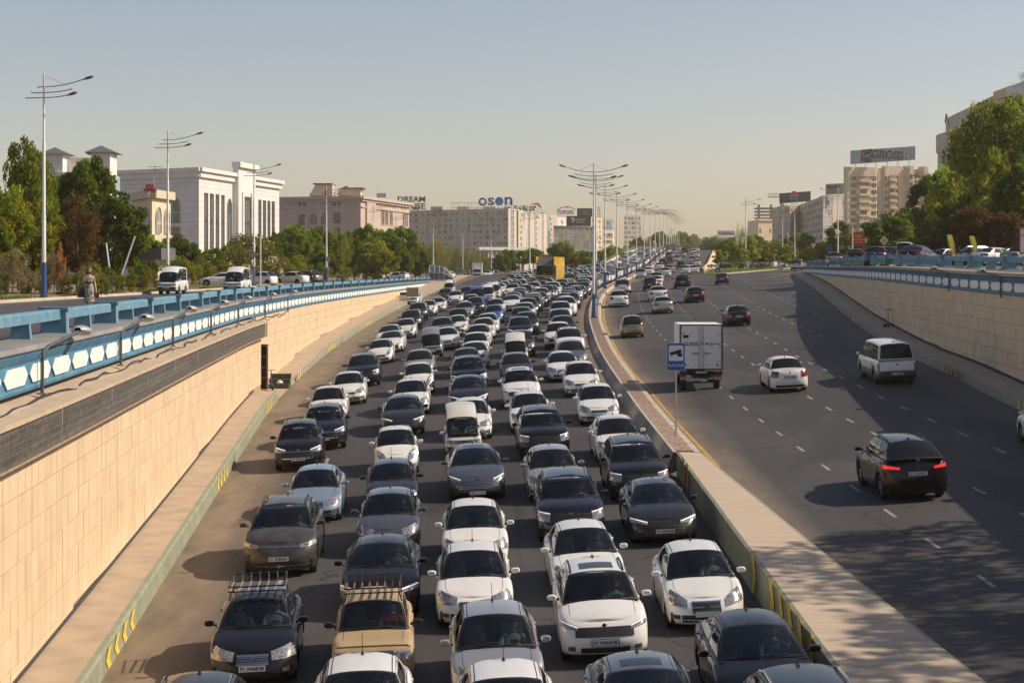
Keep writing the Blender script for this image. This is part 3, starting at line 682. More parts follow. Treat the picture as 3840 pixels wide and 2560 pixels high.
        mb.grid([[ws(u, v) for u in U] for v in V], lambda i, j: 1 if (i in (0, 5) or j in (0, 9)) else None)
        mb.grid([[rw(u, v) for u in reversed(U)] for v in V], lambda i, j: (1 if not s.van else 0) if (i in (0, 5) or j in (0, 9)) else None)
        T, TV = s.sidecells()
        for side in (1, -1):
            P = [[sp(side, t, v) for t in T] for v in TV]
            if side < 0: P = [list(reversed(r)) for r in P]
            nn = len(T)-1
            def cell(i, j):
                jj = j if side > 0 else nn-1-j
                k = s.cells[jj]
                if i == 0: return 1
                if i == len(TV)-2: return 0
                return None if k == 'g' else (1 if k == 'b' else 0)
            mb.grid(P, cell)
        ny = 8; P = []
        for i in range(ny+1):
            row = []
            for j in range(15):
                u = (-1,-.92,-.885,-.8,-.6,-.4,-.2,0,.2,.4,.6,.8,.885,.92,1)[j]; a, b = s.yr1+s.sag*.5*u*u, s.yr2-s.sag*.4*u*u; y = lerp(a, b, i/ny)
                z = s.zroof(y, u) if 0 < i < ny else s.zroof(s.yr1 if i == 0 else s.yr2, u)
                row.append(Vector((s.wr*u, y, z)))
            P.append(row)
        mb.grid(P, lambda i, j: 2 if (s.sunroof and i in (1, 2, 3) and 3 < j < 10) else (1 if j in (1, 12) and not s.rail and not s.van else 0))
        # side ledge between skin and glass, cowl, floor
        for side in (1, -1):
            P = [[], []]
            for i in range(13):
                y = lerp(s.yc-.05, s.yd+.05, i/12); z = s.ztab(y)
                P[0].append(Vector((side*(s.W/2-.10), y, z-.004))); P[1].append(Vector((side*(s.W/2-.19), y, z+.004)))
            if side < 0: P.reverse()
            mb.grid(P, 1)
        zc = s.ztab(s.yc)
        mb.quad((-w0, s.yc-.03, zc+.012), (w0, s.yc-.03, zc+.012), (w0, s.yc+s.sag+.1, zc+.004), (-w0, s.yc+s.sag+.1, zc+.004), 1)
        zd = s.ztab(s.yd)
        mb.quad((-w0, s.yd-s.sag-.1, zd-.03), (w0, s.yd-s.sag-.1, zd-.03), (w0, s.yd+.04, zd+.006), (-w0, s.yd+.04, zd+.006), 1)
        # door seams and handles
        for side in (1, -1):
            for y in (s.yc+s.sag+.18, lerp(s.yc, s.yd, .47), lerp(s.yc, s.yd, .93))[:2 if s.van else 3]:
                A = [s.pt(s.W/2, y, g, 1, 0)+Vector((.003, 0, 0)) for g in (.12, .4, .7, .84, .94)]
                P = [[Vector((p.x*side, p.y-.007*side, p.z)) for p in A], [Vector((p.x*side, p.y+.007*side, p.z)) for p in A]]; mb.grid([list(r) for r in zip(*P)], 1)
            for y in (lerp(s.yc, s.yd, .40), lerp(s.yc, s.yd, .84)):
                p = s.pt(s.W/2, y, .80, 1, 0); mb.box((side*(p.x+.012), p.y, p.z), (.03, .17, .028), 0 if s.W > 1.7 else 1)
        # underbody and wheel wells
        mb.box((0, 0, s.gc+.14), (s.W-.2, s.L-.5, .22), 1)
        for w in s.yw: mb.box((0, w, s.rw+.12), (s.W-.42, 2*s.rw+.15, s.rw*1.5), 1)
        s.ws, s.rwf, s.sp = ws, rw, sp
    def sidecells(s):
        if s.van: T = [0,.05,.27,.30,.60,.63,.94,1]; s.cells = 'bgbgbgp'
        elif s.deck > .5: T = [0,.05,.25,.44,.49,.70,.86,1]; s.cells = 'pggbggp'
        else: T = [0,.05,.22,.40,.44,.66,.70,.90,1]; s.cells = 'pggbgbgp'
        return T, [0,.05,.35,.65,.9,1]
    def glassparts(s):
        out = []
        U = [-.955,-.7,-.45,-.2,0,.2,.45,.7,.955]; V = [.05,.3,.55,.8,.955]
        mb = MB(); mb.grid([[s.ws(u, v) for u in U] for v in V]); out.append(('windshield', mb, 0))
        mb = MB(); mb.grid([[s.rwf(u, v) for u in reversed(U)] for v in V]); out.append(('rear_window', mb, 1))
        T, TV = s.sidecells()
        for side in (1, -1):
            j = 0
            while j < len(s.cells):
                if s.cells[j] != 'g': j += 1; continue
                k = j
                while k < len(s.cells) and s.cells[k] == 'g': k += 1
                mb = MB(); P = [[s.sp(side, t, v) for t in T[j:k+1]] for v in TV[1:-1]]
                if side < 0: P = [list(reversed(r)) for r in P]
                mb.grid(P); out.append(('side_window', mb, 1)); j = k
        return out
    def lampparts(s):
        out = []; q0, q1, zi0, zi1, zo0, zo1 = s.lamp
        for side in (-1, 1):
            mb = MB(); s.patch(mb, q0, q1, lambda t: lerp(zi0, zo0, t), lambda t: lerp(zi1, zo1, t), 0, side, .012, 7, 0, 3)
            if s.drl: s.patch(mb, q0, q1, lambda t: lerp(zi1, zo1, t)-.03, lambda t: lerp(zi1, zo1, t)-.008, 0, side, .02, 6, 1, 1)
            else: s.patch(mb, lerp(q0,q1,.30), lerp(q0,q1,.62), lambda t: lerp(zi0, zo0, .45)+.03, lambda t: lerp(zi1, zo1, .45)-.03, 0, side, .016, 3, 3, 1); s.patch(mb, lerp(q0,q1,.66), lerp(q0,q1,.78), lambda t: lerp(zi0, zo0, .7)+.025, lambda t: lerp(zi0, zo0, .7)+.06, 0, side, .017, 2, 2, 1)
            out.append(('headlight', mb))
            if s.fog:
                mb = MB(); s.patch(mb, .66, .82, .33, .42, 0, side, .010, 4, 3, 2); out.append(('fog_light', mb))
        t0, t1, a0, a1, b0, b1 = s.tail
        for side in (-1, 1):
            mb = MB(); s.patch(mb, t0, t1, lambda t: lerp(a0, b0, t), lambda t: lerp(a1, b1, t), 1, side, .012, 6, 0, 3)
            s.patch(mb, lerp(t0,t1,.2), lerp(t0,t1,.8), lambda t: lerp(a0, a1, .25), lambda t: lerp(a0, a1, .42), 1, side, .016, 3, 1, 1); out.append(('tail_light', mb))
        return out
    def grilles(s):
        mb = MB()
        for side in (-1, 1):
            a, b, c, d = s.grille; s.patch(mb, a, b, c, d, 0, side, .012, 6, 0, 2)
            n = s.bars
            for k in range(n): zz = lerp(c, d, (k+.5)/n); s.patch(mb, a, b*.98, zz-.008, zz+.008, 0, side, .022, 6, 1 if s.barc else 2, 1)
            if s.chrome:
                s.patch(mb, a, b*1.04, d-.005, d+.025, 0, side, .02, 6, 1, 1); s.patch(mb, a, b*1.0, c-.025, c, 0, side, .02, 6, 1, 1)
            if s.strip: s.patch(mb, 0, s.lamp[0]+.02, s.strip-.014, s.strip+.014, 0, side, .018, 8, 1, 1)
            e, f, g_, h = s.intake; s.patch(mb, e, f, g_, h, 0, side, .008, 6, 0, 2)
        return mb
    def rearpanel(s):
        mb = MB()
        for side in (-1, 1): s.patch(mb, 0, .75, .26, .36, 1, side, .008, 6, 0, 1)
        return mb
    def mirror(s, side):
        mb = MB(); y = s.yc+s.sag+.22; z = s.ztab(y)+.06; x = s.W/2-.06
        mb.tube([(x*side, y, z-.03), ((x+.08)*side, y-.02, z)], .03, 6, 1)
        pr = [(0, -.05), (.06, -.045), (.085, -.02), (.09, .02), (.08, .05), (0, .052)]
        c = (x+.145)*side
        n0 = len(mb.v); mb.lathe(pr, (0,0,0), 'y', 10, 0)
        for i in range(n0, len(mb.v)):
            vx, vy, vz = mb.v[i]; k_ = .8 if vz < 0 else .68; mb.v[i] = (c+math.copysign(abs(vx/.09)**.7*.105, vx), y-.02+vy*1.1, z+.02+math.copysign(abs(vz/.09)**.75*.085, vz)*k_)
        return mb
    def wheel(s):
        mb = MB(); r = s.rw; w = .10
        mb.lathe([(r*.66,-w),(r*.93,-w),(r,-w*.7),(r,w*.7),(r*.93,w),(r*.66,w)], axis='x', seg=24); return mb
    def rim(s):
        mb = MB(); r = s.rw*.67; w = .085
        mb.lathe([(r,-w),(r,w),(r*.9,w),(r*.86,w*.6),(.01,w*.45)], axis='x', seg=24, m=1)
        mb.lathe([(r*.86,-w*.6),(.01,-w*.45)], axis='x', seg=24, m=1)
        for k in range(5):
            a = 2*math.pi*k/5
            for sg in (1, -1):
                e = [(.05, .05), (r*.9, .09)]; c, n = math.cos(a), math.sin(a); x = sg*w
                pts = []
                for rr, hw in ((.03,.045),(r*.92,.035)): pts += [(x*.95, rr*c-hw*n, rr*n+hw*c), (x*.95, rr*c+hw*n, rr*n-hw*c)]
                mb.quad(pts[0], pts[1], pts[3], pts[2], 0)
            mb.lathe([(.055,w*.98),(.001,w*.99)], axis='x', seg=8, m=0)
        return mb
    def seats(s):
        out = []; zf0 = s.gc+.12; y = (s.yr1+.22) if not s.van else s.yc+.95
        for x in (-.37, .37):
            mb = MB(); mb.box((x, y, zf0+.22), (.46, .5, .16)); mb.box((x, y+.32, zf0+.55), (.44, .13, .62), taper=.9); mb.box((x, y+.35, zf0+.93), (.24, .09, .18), taper=.85); out.append(('seat', mb))
        if s.L > 3.2:
            mb = MB(); mb.box((0, min(y+1.15, s.yd-.25), zf0+.25), (1.2, .5, .18)); mb.box((0, min(y+1.15, s.yd-.25)+.3, zf0+.55), (1.2, .14, .55), taper=.92); out.append(('rear_seat', mb))
        s.seaty, s.seatz = y+.05, zf0+.17
        return out
    def dashboard(s):
        mb = MB(); w = s.W/2-.22; z = s.ztab(s.yc)-.03
        P = []
        for dy, dz in ((.05,-.02),(.2,.0),(.42,-.0),(.52,-.05),(.55,-.2),(.5,-.4)):
            P.append([Vector((u*w, s.yc+dy+s.sag*.6*u*u, z+dz+(.035 if (u > .2 and u < .75 and .1 < dy < .53) else 0))) for u in (-1,-.7,-.3,.0,.25,.3,.5,.7,.85,1)])
        mb.grid(P); mb.box((0, (s.yc+s.yd)/2, s.gc+.26), (s.W-.35, s.yd-s.yc, .02)); return mb
    def steering(s):
        mb = MB(); y = s.yc+.62+(.12 if s.van else 0); z = s.ztab(s.yc)-.0; n = 18; tl = R(28)
        pts = []
        for k in range(n+1):
            a = 2*math.pi*k/n; pts.append((.37+.185*math.cos(a), y+.185*math.sin(a)*math.sin(tl), z+.185*math.sin(a)*math.cos(tl)))
        mb.tube(pts, .017, 6, cap=False); mb.box((.37, y-.01, z-.02), (.16, .05, .1)); s.steer = Vector((.37, y, z)); return mb
    def wiper(s, k):
        mb = MB(); a = s.ws(k, .03); b = s.ws(k+.52 if k < .3 else k-.5, .07); up = Vector((0, -.02, .02))
        mb.tube([tuple(a+up), tuple((a+b)/2+up*1.1), tuple(b+up)], .012, 5); return mb
    def antenna(s):
        mb = MB()
        if s.ant == 'roof': y = s.yr2-.28; z = s.zroof(y, 0); mb.tube([(0, y, z-.01), (0, y+.02, z+.05)], [.035, .02], 7); mb.tube([(0, y+.02, z+.05), (0, y+.10, z+.34)], .006, 5)
        elif s.ant == 'front': y = s.yr1+.12; z = s.zroof(y, 0); mb.tube([(0, y, z-.01), (0, y+.02, z+.04)], [.03, .02], 7); mb.tube([(0, y+.02, z+.04), (0, y+.16, z+.45)], .006, 5)
        else: y = s.yr2-.18; z = s.zroof(y, 0); mb.poly([(-.03, y-.1, z), (.03, y-.1, z), (0, y+.05, z+.07)]); mb.poly([(.03, y-.1, z), (.03, y+.08, z), (0, y+.05, z+.07)]); mb.poly([(-.03, y+.08, z), (-.03, y-.1, z), (0, y+.05, z+.07)])
        return mb
    def railm(s, side):
        mb = MB(); pts = []
        for i in range(9):
            t = i/8; y = lerp(s.yr1+.12, s.yr2-.08, t); h = .05*min(1, 5*t, 5*(1-t)); pts.append((side*(s.wr-.05), y, s.zroof(y, .93)+h))
        mb.tube(pts, .022, 6); return mb
    def badgem(s):
        mb = MB(); z = lerp(s.grille[2], s.grille[3], .5) if not s.drl else s.ztab(s.y0+.02)-.06
        P = [s.skin(.0, z, 0, 1, .03)+Vector(o) for o in ((-.075,0,-.012),(-.03,0,-.02),(-.03,0,-.04),(.03,0,-.04),(.03,0,-.012),(.075,0,.012),(.03,0,.02),(.03,0,.04),(-.03,0,.04),(-.03,0,.012))]
        mb.poly(P); m2 = MB(); z2 = s.tail[3]-.05
        P2 = [s.skin(.0, min(z2, s.ztab(s.y1)-.08), 1, 1, .02)+Vector(o) for o in ((.075,0,-.012),(.03,0,-.012),(.03,0,-.04),(-.03,0,-.04),(-.03,0,-.02),(-.075,0,.012),(-.03,0,.012),(-.03,0,.04),(.03,0,.04),(.03,0,.02))]
        m2.poly(P2); return mb, m2
    def platem(s, rear=False):
        mb = MB(); z = s.rplate if rear else s.plate; sg = 1 if rear else -1
        p = s.skin(0, z, 1 if rear else 0, 1, .025); mb.box((0, p.y+sg*.006, z), (.52, .012, .112)); mb.box((0, p.y-sg*.002, z), (.56, .012, .135), 1); return mb, Vector((0, p.y+sg*.0145, z))
SPEC = {}
def spec(name, **k): SPEC[name] = Car(**k)
spec('sedan', L=4.48, W=1.735, H=1.51, wr=.57)
spec('gentra', L=4.5, W=1.725, H=1.445, wr=.55, hood0=.68, cowlz=.94, cowl=1.18, lamp=(.44,.97,.56,.70,.58,.80), grille=(0,.36,.52,.64), chrome=True, bars=3, deck=.85, tail=(.58,.98,.66,.88,.70,.94))
spec('nexia', L=4.35, W=1.66, H=1.40, wr=.55, hood0=.68, cowlz=.92, pf=3.2, Rf=.6, lamp=(.5,.95,.58,.72,.58,.74), grille=(0,.40,.58,.68), deck=.8, tail=(.55,.96,.68,.86,.68,.88), fog=False)
spec('aveo', L=4.35, W=1.71, H=1.50, wr=.57, lamp=(.48,.97,.56,.70,.62,.90), grille=(0,.36,.48,.66), bars=1, chrome=True, cowl=1.08)
spec('modern', L=4.75, W=1.84, H=1.45, wr=.58, cowl=1.25, wst=.95, roofl=1.3, deck=.62, hood0=.70, cowlz=.98, wb=2.8, fo=.92, rw=.33, lamp=(.50,.985,.60,.68,.66,.77), drl=True, grille=(0,.62,.32,.58), bars=4, barc=False, intake=(.78,.90,.30,.46), sunroof=True, ant='fin', fog=False, tail=(.45,.98,.80,.92,.80,.96), rake=.2)
spec('byd', L=4.85, W=1.87, H=1.48, wr=.58, cowl=1.22, wst=.98, roofl=1.35, deck=.55, hood0=.74, cowlz=1.0, wb=2.8, fo=.95, rw=.34, lamp=(.58,.985,.62,.72,.70,.82), drl=True, grille=(0,.74,.34,.60), bars=6, chrome=False, intake=(0,.6,.22,.28), sunroof=True, ant='fin', fog=False, plate=.30)
spec('spark', L=3.64, W=1.60, H=1.52, wr=.56, cowl=.78, wst=.86, roofl=1.25, deck=.16, deckz=1.06, tailz=1.0, hood0=.74, cowlz=1.0, wb=2.38, fo=.68, rw=.29, lamp=(.50,.97,.54,.70,.66,.96), grille=(0,.40,.44,.60), bars=1, chrome=True, tail=(.7,.98,.72,1.0,.74,1.0), Rr=.5, Rf=.7)
spec('matiz', L=3.5, W=1.50, H=1.49, wr=.53, cowl=.75, wst=.75, roofl=1.35, deck=.14, deckz=1.02, tailz=.98, hood0=.74, cowlz=.98, wb=2.34, fo=.62, rw=.27, lamp=(.5,.9,.6,.74,.6,.76), tail=(.72,.98,.78,.93,.78,.95), Rr=.5, rplate=.83)
spec('suv', L=4.25, W=1.80, H=1.64, wr=.60, cowl=1.02, wst=.72, roofl=1.65, deck=.18, deckz=1.14, tailz=1.06, hood0=.86, cowlz=1.08, wb=2.57, fo=.82, rw=.34, gc=.24, lamp=(.52,.98,.70,.82,.74,.92), drl=True, grille=(0,.66,.52,.74), bars=3, barc=False, chrome=True, intake=(0,.72,.28,.44), rail='silver', cladding=True, ant='fin', pf=3.0, Rf=.62, tail=(.55,.98,.86,1.02,.88,1.06), plate=.48, rplate=.78, bul=.06)
spec('kia', L=4.12, W=1.79, H=1.64, wr=.60, cowl=.98, wst=.72, roofl=1.62, deck=.18, deckz=1.12, tailz=1.06, hood0=.86, cowlz=1.08, wb=2.5, fo=.82, rw=.34, gc=.24, lamp=(.60,.985,.72,.80,.78,.90), drl=True, grille=(0,.66,.60,.78), bars=0, chrome=False, intake=(0,.55,.28,.40), rail='grey', sunroof=True, ant='fin', pf=3.0, Rf=.6, plate=.50, bul=.07)
spec('bigsuv', L=4.75, W=1.90, H=1.70, wr=.64, cowl=1.12, wst=.82, roofl=1.85, deck=.2, deckz=1.18, tailz=1.1, hood0=.92, cowlz=1.12, wb=2.78, fo=.92, rw=.36, gc=.25, lamp=(.62,.985,.66,.90,.70,.95), drl=True, grille=(0,.60,.62,.86), bars=3, barc=False, intake=(0,.74,.28,.48), rail='silver', ant='fin', pf=3.0, Rf=.66, tail=(.55,.98,.92,1.06,.92,1.1), plate=.55, rplate=.82, bul=.06)
spec('leap', L=4.75, W=1.905, H=1.67, wr=.62, cowl=1.12, wst=.95, roofl=1.7, deck=.2, deckz=1.16, tailz=1.08, hood0=.86, cowlz=1.10, wb=2.93, fo=.88, rw=.36, gc=.2, lamp=(.58,.985,.76,.84,.80,.90), drl=False, fog=False, strip=.80, grille=(0,.86,.27,.40), bars=1, intake=(.80,.93,.34,.62), rail='black', ant='fin', pf=2.6, Rf=.8, plate=.52, bul=.07)
spec('equinox', L=4.65, W=1.84, H=1.66, wr=.60, cowl=1.1, wst=.80, roofl=1.85, deck=.2, deckz=1.16, tailz=1.08, hood0=.88, cowlz=1.08, wb=2.73, fo=.95, rw=.355, gc=.22, lamp=(.55,.98,.72,.80,.76,.86), drl=True, rail='black', ant='fin', tail=(.52,.985,.92,.98,.93,1.04), rplate=.80, Rr=.62)
spec('damas', L=3.49, W=1.40, H=1.92, wr=.56, van=True, cowl=.20, wst=.55, roofl=2.6, deck=.07, deckz=.98, tailz=.98, dome=.32, hood0=.84, cowlz=.90, wb=1.84, fo=.78, rw=.27, gc=.26, Rf=.32, pf=3.4, Rr=.2, pr=4, rake=.10, lamp=(.50,.93,.60,.74,.60,.74), grille=(0,.48,.62,.72), bars=1, intake=(0,.94,.30,.50), fog=False, plate=.46, ant=None, sag=.10, bul=.01, tail=(.78,.97,.62,.92,.62,.92), crown=.14, rplate=.55, round_top=.1, tint=False)
spec('minivan', L=4.7, W=1.69, H=1.98, wr=.66, van=True, cowl=.30, wst=.72, roofl=3.5, deck=.08, deckz=1.08, tailz=1.08, dome=.22, hood0=.94, cowlz=1.04, wb=2.57, fo=.95, rw=.32, gc=.26, Rf=.36, pf=3.2, Rr=.22, pr=4, rake=.14, lamp=(.5,.95,.70,.84,.70,.86), grille=(0,.44,.72,.84), bars=3, intake=(0,.7,.34,.48), fog=False, plate=.5, ant=None, sag=.12, bul=.01, tail=(.80,.98,.70,1.02,.70,1.02), crown=.10, rplate=.60)
spec('istana', L=4.95, W=1.86, H=1.95, wr=.70, van=True, cowl=.62, wst=.80, roofl=3.25, deck=.08, deckz=1.14, tailz=1.14, hood0=.92, cowlz=1.10, wb=3.0, fo=.95, rw=.33, gc=.24, Rf=.5, pf=3.0, Rr=.24, pr=4, lamp=(.5,.95,.66,.80,.68,.84), ant='roof', sag=.14, bul=.01, tail=(.86,.985,.62,.98,.62,.98), crown=.10, rplate=.50, greydown=True)
spec('bus', L=5.9, W=2.0, H=2.65, wr=.78, van=True, cowl=.95, wst=.8, roofl=3.95, deck=.08, deckz=1.25, tailz=1.25, dome=.5, hood0=.95, cowlz=1.2, wb=3.6, fo=1.0, rw=.34, gc=.28, Rf=.6, pf=3.0, Rr=.24, pr=4, lamp=(.5,.95,.66,.84,.68,.9), ant=None, sag=.14, bul=.01, tail=(.86,.985,.72,1.08,.72,1.08), crown=.10)
spec('lada', L=4.05, W=1.61, H=1.44, wr=.57, cowl=1.15, wst=.50, roofl=1.35, deck=.72, deckz=.92, tailz=.90, hood0=.80, cowlz=.90, wb=2.42, fo=.72, rw=.30, Rf=.22, pf=5, Rr=.2, pr=5, rake=.03, bul=.015, sag=.06, lamp=(.55,.92,.56,.72,.56,.72), grille=(0,.5,.54,.74), bars=4, intake=(0,.9,.28,.36), fog=False, ant=None, tail=(.6,.97,.6,.78,.6,.78))
def model_meshes(t):
    s = SPEC[t]
    if hasattr(s, 'M'): return s.M
    M = {}
    mb = MB(); s.shell(mb); M['body'] = mb.mesh('body', [PAINT['white'], TRIM, GLD, PAINT['grey']], True, 40)
    gl = s.glassparts(); M['glass'] = []
    for nm, g, k in gl: M['glass'].append((nm, g.mesh(nm, [GLS if k == 0 else GLST], True), k))
    M['lamps'] = []
    lp = s.lampparts()
    for nm, g in lp: M['lamps'].append((nm, g.mesh(nm, [LAMP, DRL, AMB, LAMPD] if nm in ('headlight', 'fog_light') else [RED, LAMPD], True)))
    gm = s.grilles(); M['grille'] = gm.mesh('grille', [MESHB, CHR, TRIM], True)
    rp = s.rearpanel(); M['rear'] = rp.mesh('bumper_insert', [TRIM], True)
    mir = [(s.mirror(sd)) for sd in (-1, 1)]; M['mirror'] = [m.mesh('mirror', [PAINT['white'], TRIM], True) for m in mir]
    wm = s.wheel(); M['wheel'] = wm.mesh('wheel', [RUB], True); rm = s.rim(); M['rim'] = rm.mesh('rim', [RIM, UNDER], False)
    M['seats'] = [(nm, g.mesh(nm, [SEAT])) for nm, g in s.seats()]
    M['dash'] = s.dashboard().mesh('dashboard', [DASH]); M['steer'] = s.steering().mesh('steering_wheel', [TRIM], True)
    M['wiper'] = [s.wiper(k).mesh('wiper', [TRIM]) for k in (-.55, .05)]
    M['ant'] = s.antenna().mesh('antenna', [TRIM]) if s.ant else None
    M['rail'] = [s.railm(sd).mesh('roof_rail', [CHR if s.rail == 'silver' else TRIM], True) for sd in (-1, 1)] if s.rail else []
    M['badge'] = [b_.mesh('emblem', [CHR]) for b_ in s.badgem()]
    pf, pp = s.platem(False); pr, rp2 = s.platem(True)
    M['plate'] = (pf.mesh('license_plate', [PLATE, TRIM]), pp, pr.mesh('license_plate', [PLATE, TRIM]), rp2)
    # one-piece version for far cars
    J = MB()
    def add(mb, mp, off=(0,0,0)):
        n = len(J.v); J.v += [(v[0]+off[0], v[1]+off[1], v[2]+off[2]) for v in mb.v]; J.f += [tuple(n+i for i in f) for f in mb.f]; J.m += [mp[k] for k in mb.m]
    add(mb, {0:0, 1:1, 2:2, 3:3})
    for nm, g, k in gl: add(g, {0:2})
    for nm, g in lp: add(g, {0:4, 1:4, 2:4, 3:1} if nm != 'tail_light' else {0:5, 1:5})
    add(gm, {0:1, 1:6, 2:1}); add(rp, {0:1})
    for m_ in mir: add(m_, {0:0, 1:1})
    for w in s.yw:
        for sd in (-1, 1): add(wm, {0:7}, (sd*(s.W/2-.13), w, s.rw)); add(rm, {0:6, 1:1}, (sd*(s.W/2-.13), w, s.rw))
    add(pf, {0:8, 1:1}); add(pr, {0:8, 1:1})
    M['joined'] = J.mesh('car', [PAINT['white'], TRIM, GLD, PAINT['grey'], LAMP, RED, CHR, RUB, PLATE], True, 40)
    s.M = M; return M
CARS = []
PLT = {}
def plate_text(sx):
    if sx not in PLT: PLT[sx] = text_mesh(sx, .095, .001, .002, [INK], space=1.02)
    return PLT[sx]
def pitch_at(X, Y): return math.atan2(zfa(X, Y+1.2)-zfa(X, Y-1.2), 2.4), math.atan2(zfa(X+.6, Y)-zfa(X-.6, Y), 1.2)
def place(root, X, Y, rz, away, z=None, flat=False):
    dr = Vector((math.sin(rz), math.cos(rz), 0))
    if flat: zz = z; px_, rl = 0, 0
    else: zz = zfa(X, Y); px_, rl = pitch_at(X, Y)
    a = math.pi if away else 0
    m = Matrix.Translation((X, Y, zz)) @ Matrix.Rotation(rl*-1, 4, 'Y') @ Matrix.Rotation(px_, 4, 'X') @ Matrix.Rotation(a - rz, 4, 'Z')
    root.matrix_world = m
    root.location = m.translation; root.rotation_euler = m.to_euler()
def make_car(t, color, X, Y, rz=0.0, away=False, lod=0, label='', cat='car', group=None, name='car', plate=None, z=None, flat=False, dark=False, rails=None, seatl=False, noint=False):
    s = SPEC[t]; M = model_meshes(t); P = PAINT[color]
    CARS.append((X, Y, s.L, s.W))
    if lod == 2:
        o = link(name, M['joined']); setmat(o, 0, P); tag(o, label, cat, group); place(o, X, Y, rz, away, z, flat); return o
    root = thing(name, label, cat, group=group); place(root, X, Y, rz, away, z, flat)
    b = link('body', M['body'], root); setmat(b, 0, P)
    for nm, me, k in M['glass']:
        if away and nm == 'windshield' and lod == 1: pass
        g = link(nm, me, root)
        if lod == 1 or dark: setmat(g, 0, GLD)
        elif k == 0 and s.tint: setmat(g, 0, GLST)
    for nm, me in M['lamps']:
        if (nm != 'tail_light') == away or (lod == 1 and nm == 'fog_light'): 
            if lod == 1: continue
        link(nm, me, root)
    if not away: link('grille', M['grille'], root)
    else: link('bumper_insert', M['rear'], root)
    for me in M['mirror']:
        o = link('mirror', me, root); setmat(o, 0, P if color not in ('beige',) else TRIM)
    for i, w in enumerate(s.yw):
        for sd in (-1, 1):
            if lod == 1 and ((i == 1) != away) and sd*X < 0: continue
            o = link('wheel', M['wheel'], root, (sd*(s.W/2-.13), w, s.rw)); link('rim', M['rim'], o)
    pm, pp, rm, rp = M['plate']
    if away: o = link('license_plate', rm, root); pp = rp; rr = (R(90), 0, R(180))
    else: o = link('license_plate', pm, root); rr = (R(90), 0, 0)
    if plate: link('plate_lettering', plate_text(plate), o, pp, rr)
    if s.badge: link('emblem', M['badge'][1 if away else 0], root)
    if M['ant'] and lod == 0: link('antenna', M['ant'], root)
    for me in M['rail']:
        link('roof_rail', me, root)
    if lod == 0 and not dark and not noint:
        for nm, me in M['seats']: o = link(nm, me, root); setmat(o, 0, SEATL if seatl else SEAT)
        o = link('dashboard', M['dash'], root); setmat(o, 0, DASHL if seatl else DASH); link('steering_wheel', M['steer'], root)
    if lod == 0 and not away:
        for me in M['wiper']: link('wiper', me, root)
    return root
# ---------------------------------------------------------------- the jam: (crop, u, v, anchor, model, colour, column, extra)
CR = {'1': (600,1900,2.138), '2': (1500,1850,1.96), '3': (2000,1500,1.96), '4': (900,1500,1.96), '5': (1100,1050,1.809), 'A': (1400,1050,4.704), 'B': (1900,1050,4.704),
      '6': (2700,1900,2.063), 'R': (2200,900,1.4256), 'E': (2200,850,4.704), 'C': (1500,980,5.88), 'D': (1900,980,5.88)}
def cpx(c, u, v): x, y, s = CR[c]; return x+u/s, y+v/s
def locate(c, u, v, a, t):
    """photo point -> ground X, Y of the car's middle. anchors: b windscreen foot, t windscreen top, q roof rear, g front on road, r rear on road"""
    s = SPEC[t]; x, y = cpx(c, u, v)
    h, dy = {'b': (s.cowlz+.03, s.yc), 't': (s.H-.04, s.yr1), 'q': (s.H-.05, s.yr2), 'g': (0, s.y0+.25), 'r': (0, -s.y1+.35)}[a]
    X, Y = onroad(x, y, h); return X, Y-dy if a != 'r' else Y+s.y1-.35
ORD = 'first second third fourth fifth sixth seventh eighth ninth tenth eleventh twelfth thirteenth fourteenth fifteenth sixteenth seventeenth eighteenth nineteenth twentieth'.split()
def nth(i):
    if i < 20: return ORD[i]
    k = i+1; return '%d%s' % (k, 'th' if 10 < k % 100 < 14 else {1:'st',2:'nd',3:'rd'}.get(k % 10, 'th'))
KIND = {'sedan':'sedan','gentra':'sedan','nexia':'sedan','aveo':'sedan','modern':'sedan','byd':'sedan','spark':'hatchback','matiz':'hatchback','suv':'suv','kia':'suv','bigsuv':'suv','leap':'suv','equinox':'suv','damas':'minivan','minivan':'van','istana':'van','bus':'minibus','lada':'sedan'}
CNAME = {'white':'white','pearl':'white','ivory':'ivory','black':'black','navy':'dark navy','charcoal':'dark grey','grey':'grey','steel':'steel grey','silver':'silver','lightblue':'pale blue','blue':'bright blue','royal':'deep blue','red':'red','maroon':'dark red','beige':'beige','gold':'gold','champagne':'champagne','brown':'brown','dusty':'dusty black','yellow':'yellow','lime':'lime','green':'green','darkgrey':'dark grey','darkblue':'dark blue'}
COLN = {1:'leftmost column of the jam', 2:'second column from the left', 3:'middle column of the jam', 4:'fourth column from the left', 5:'rightmost column beside the median'}
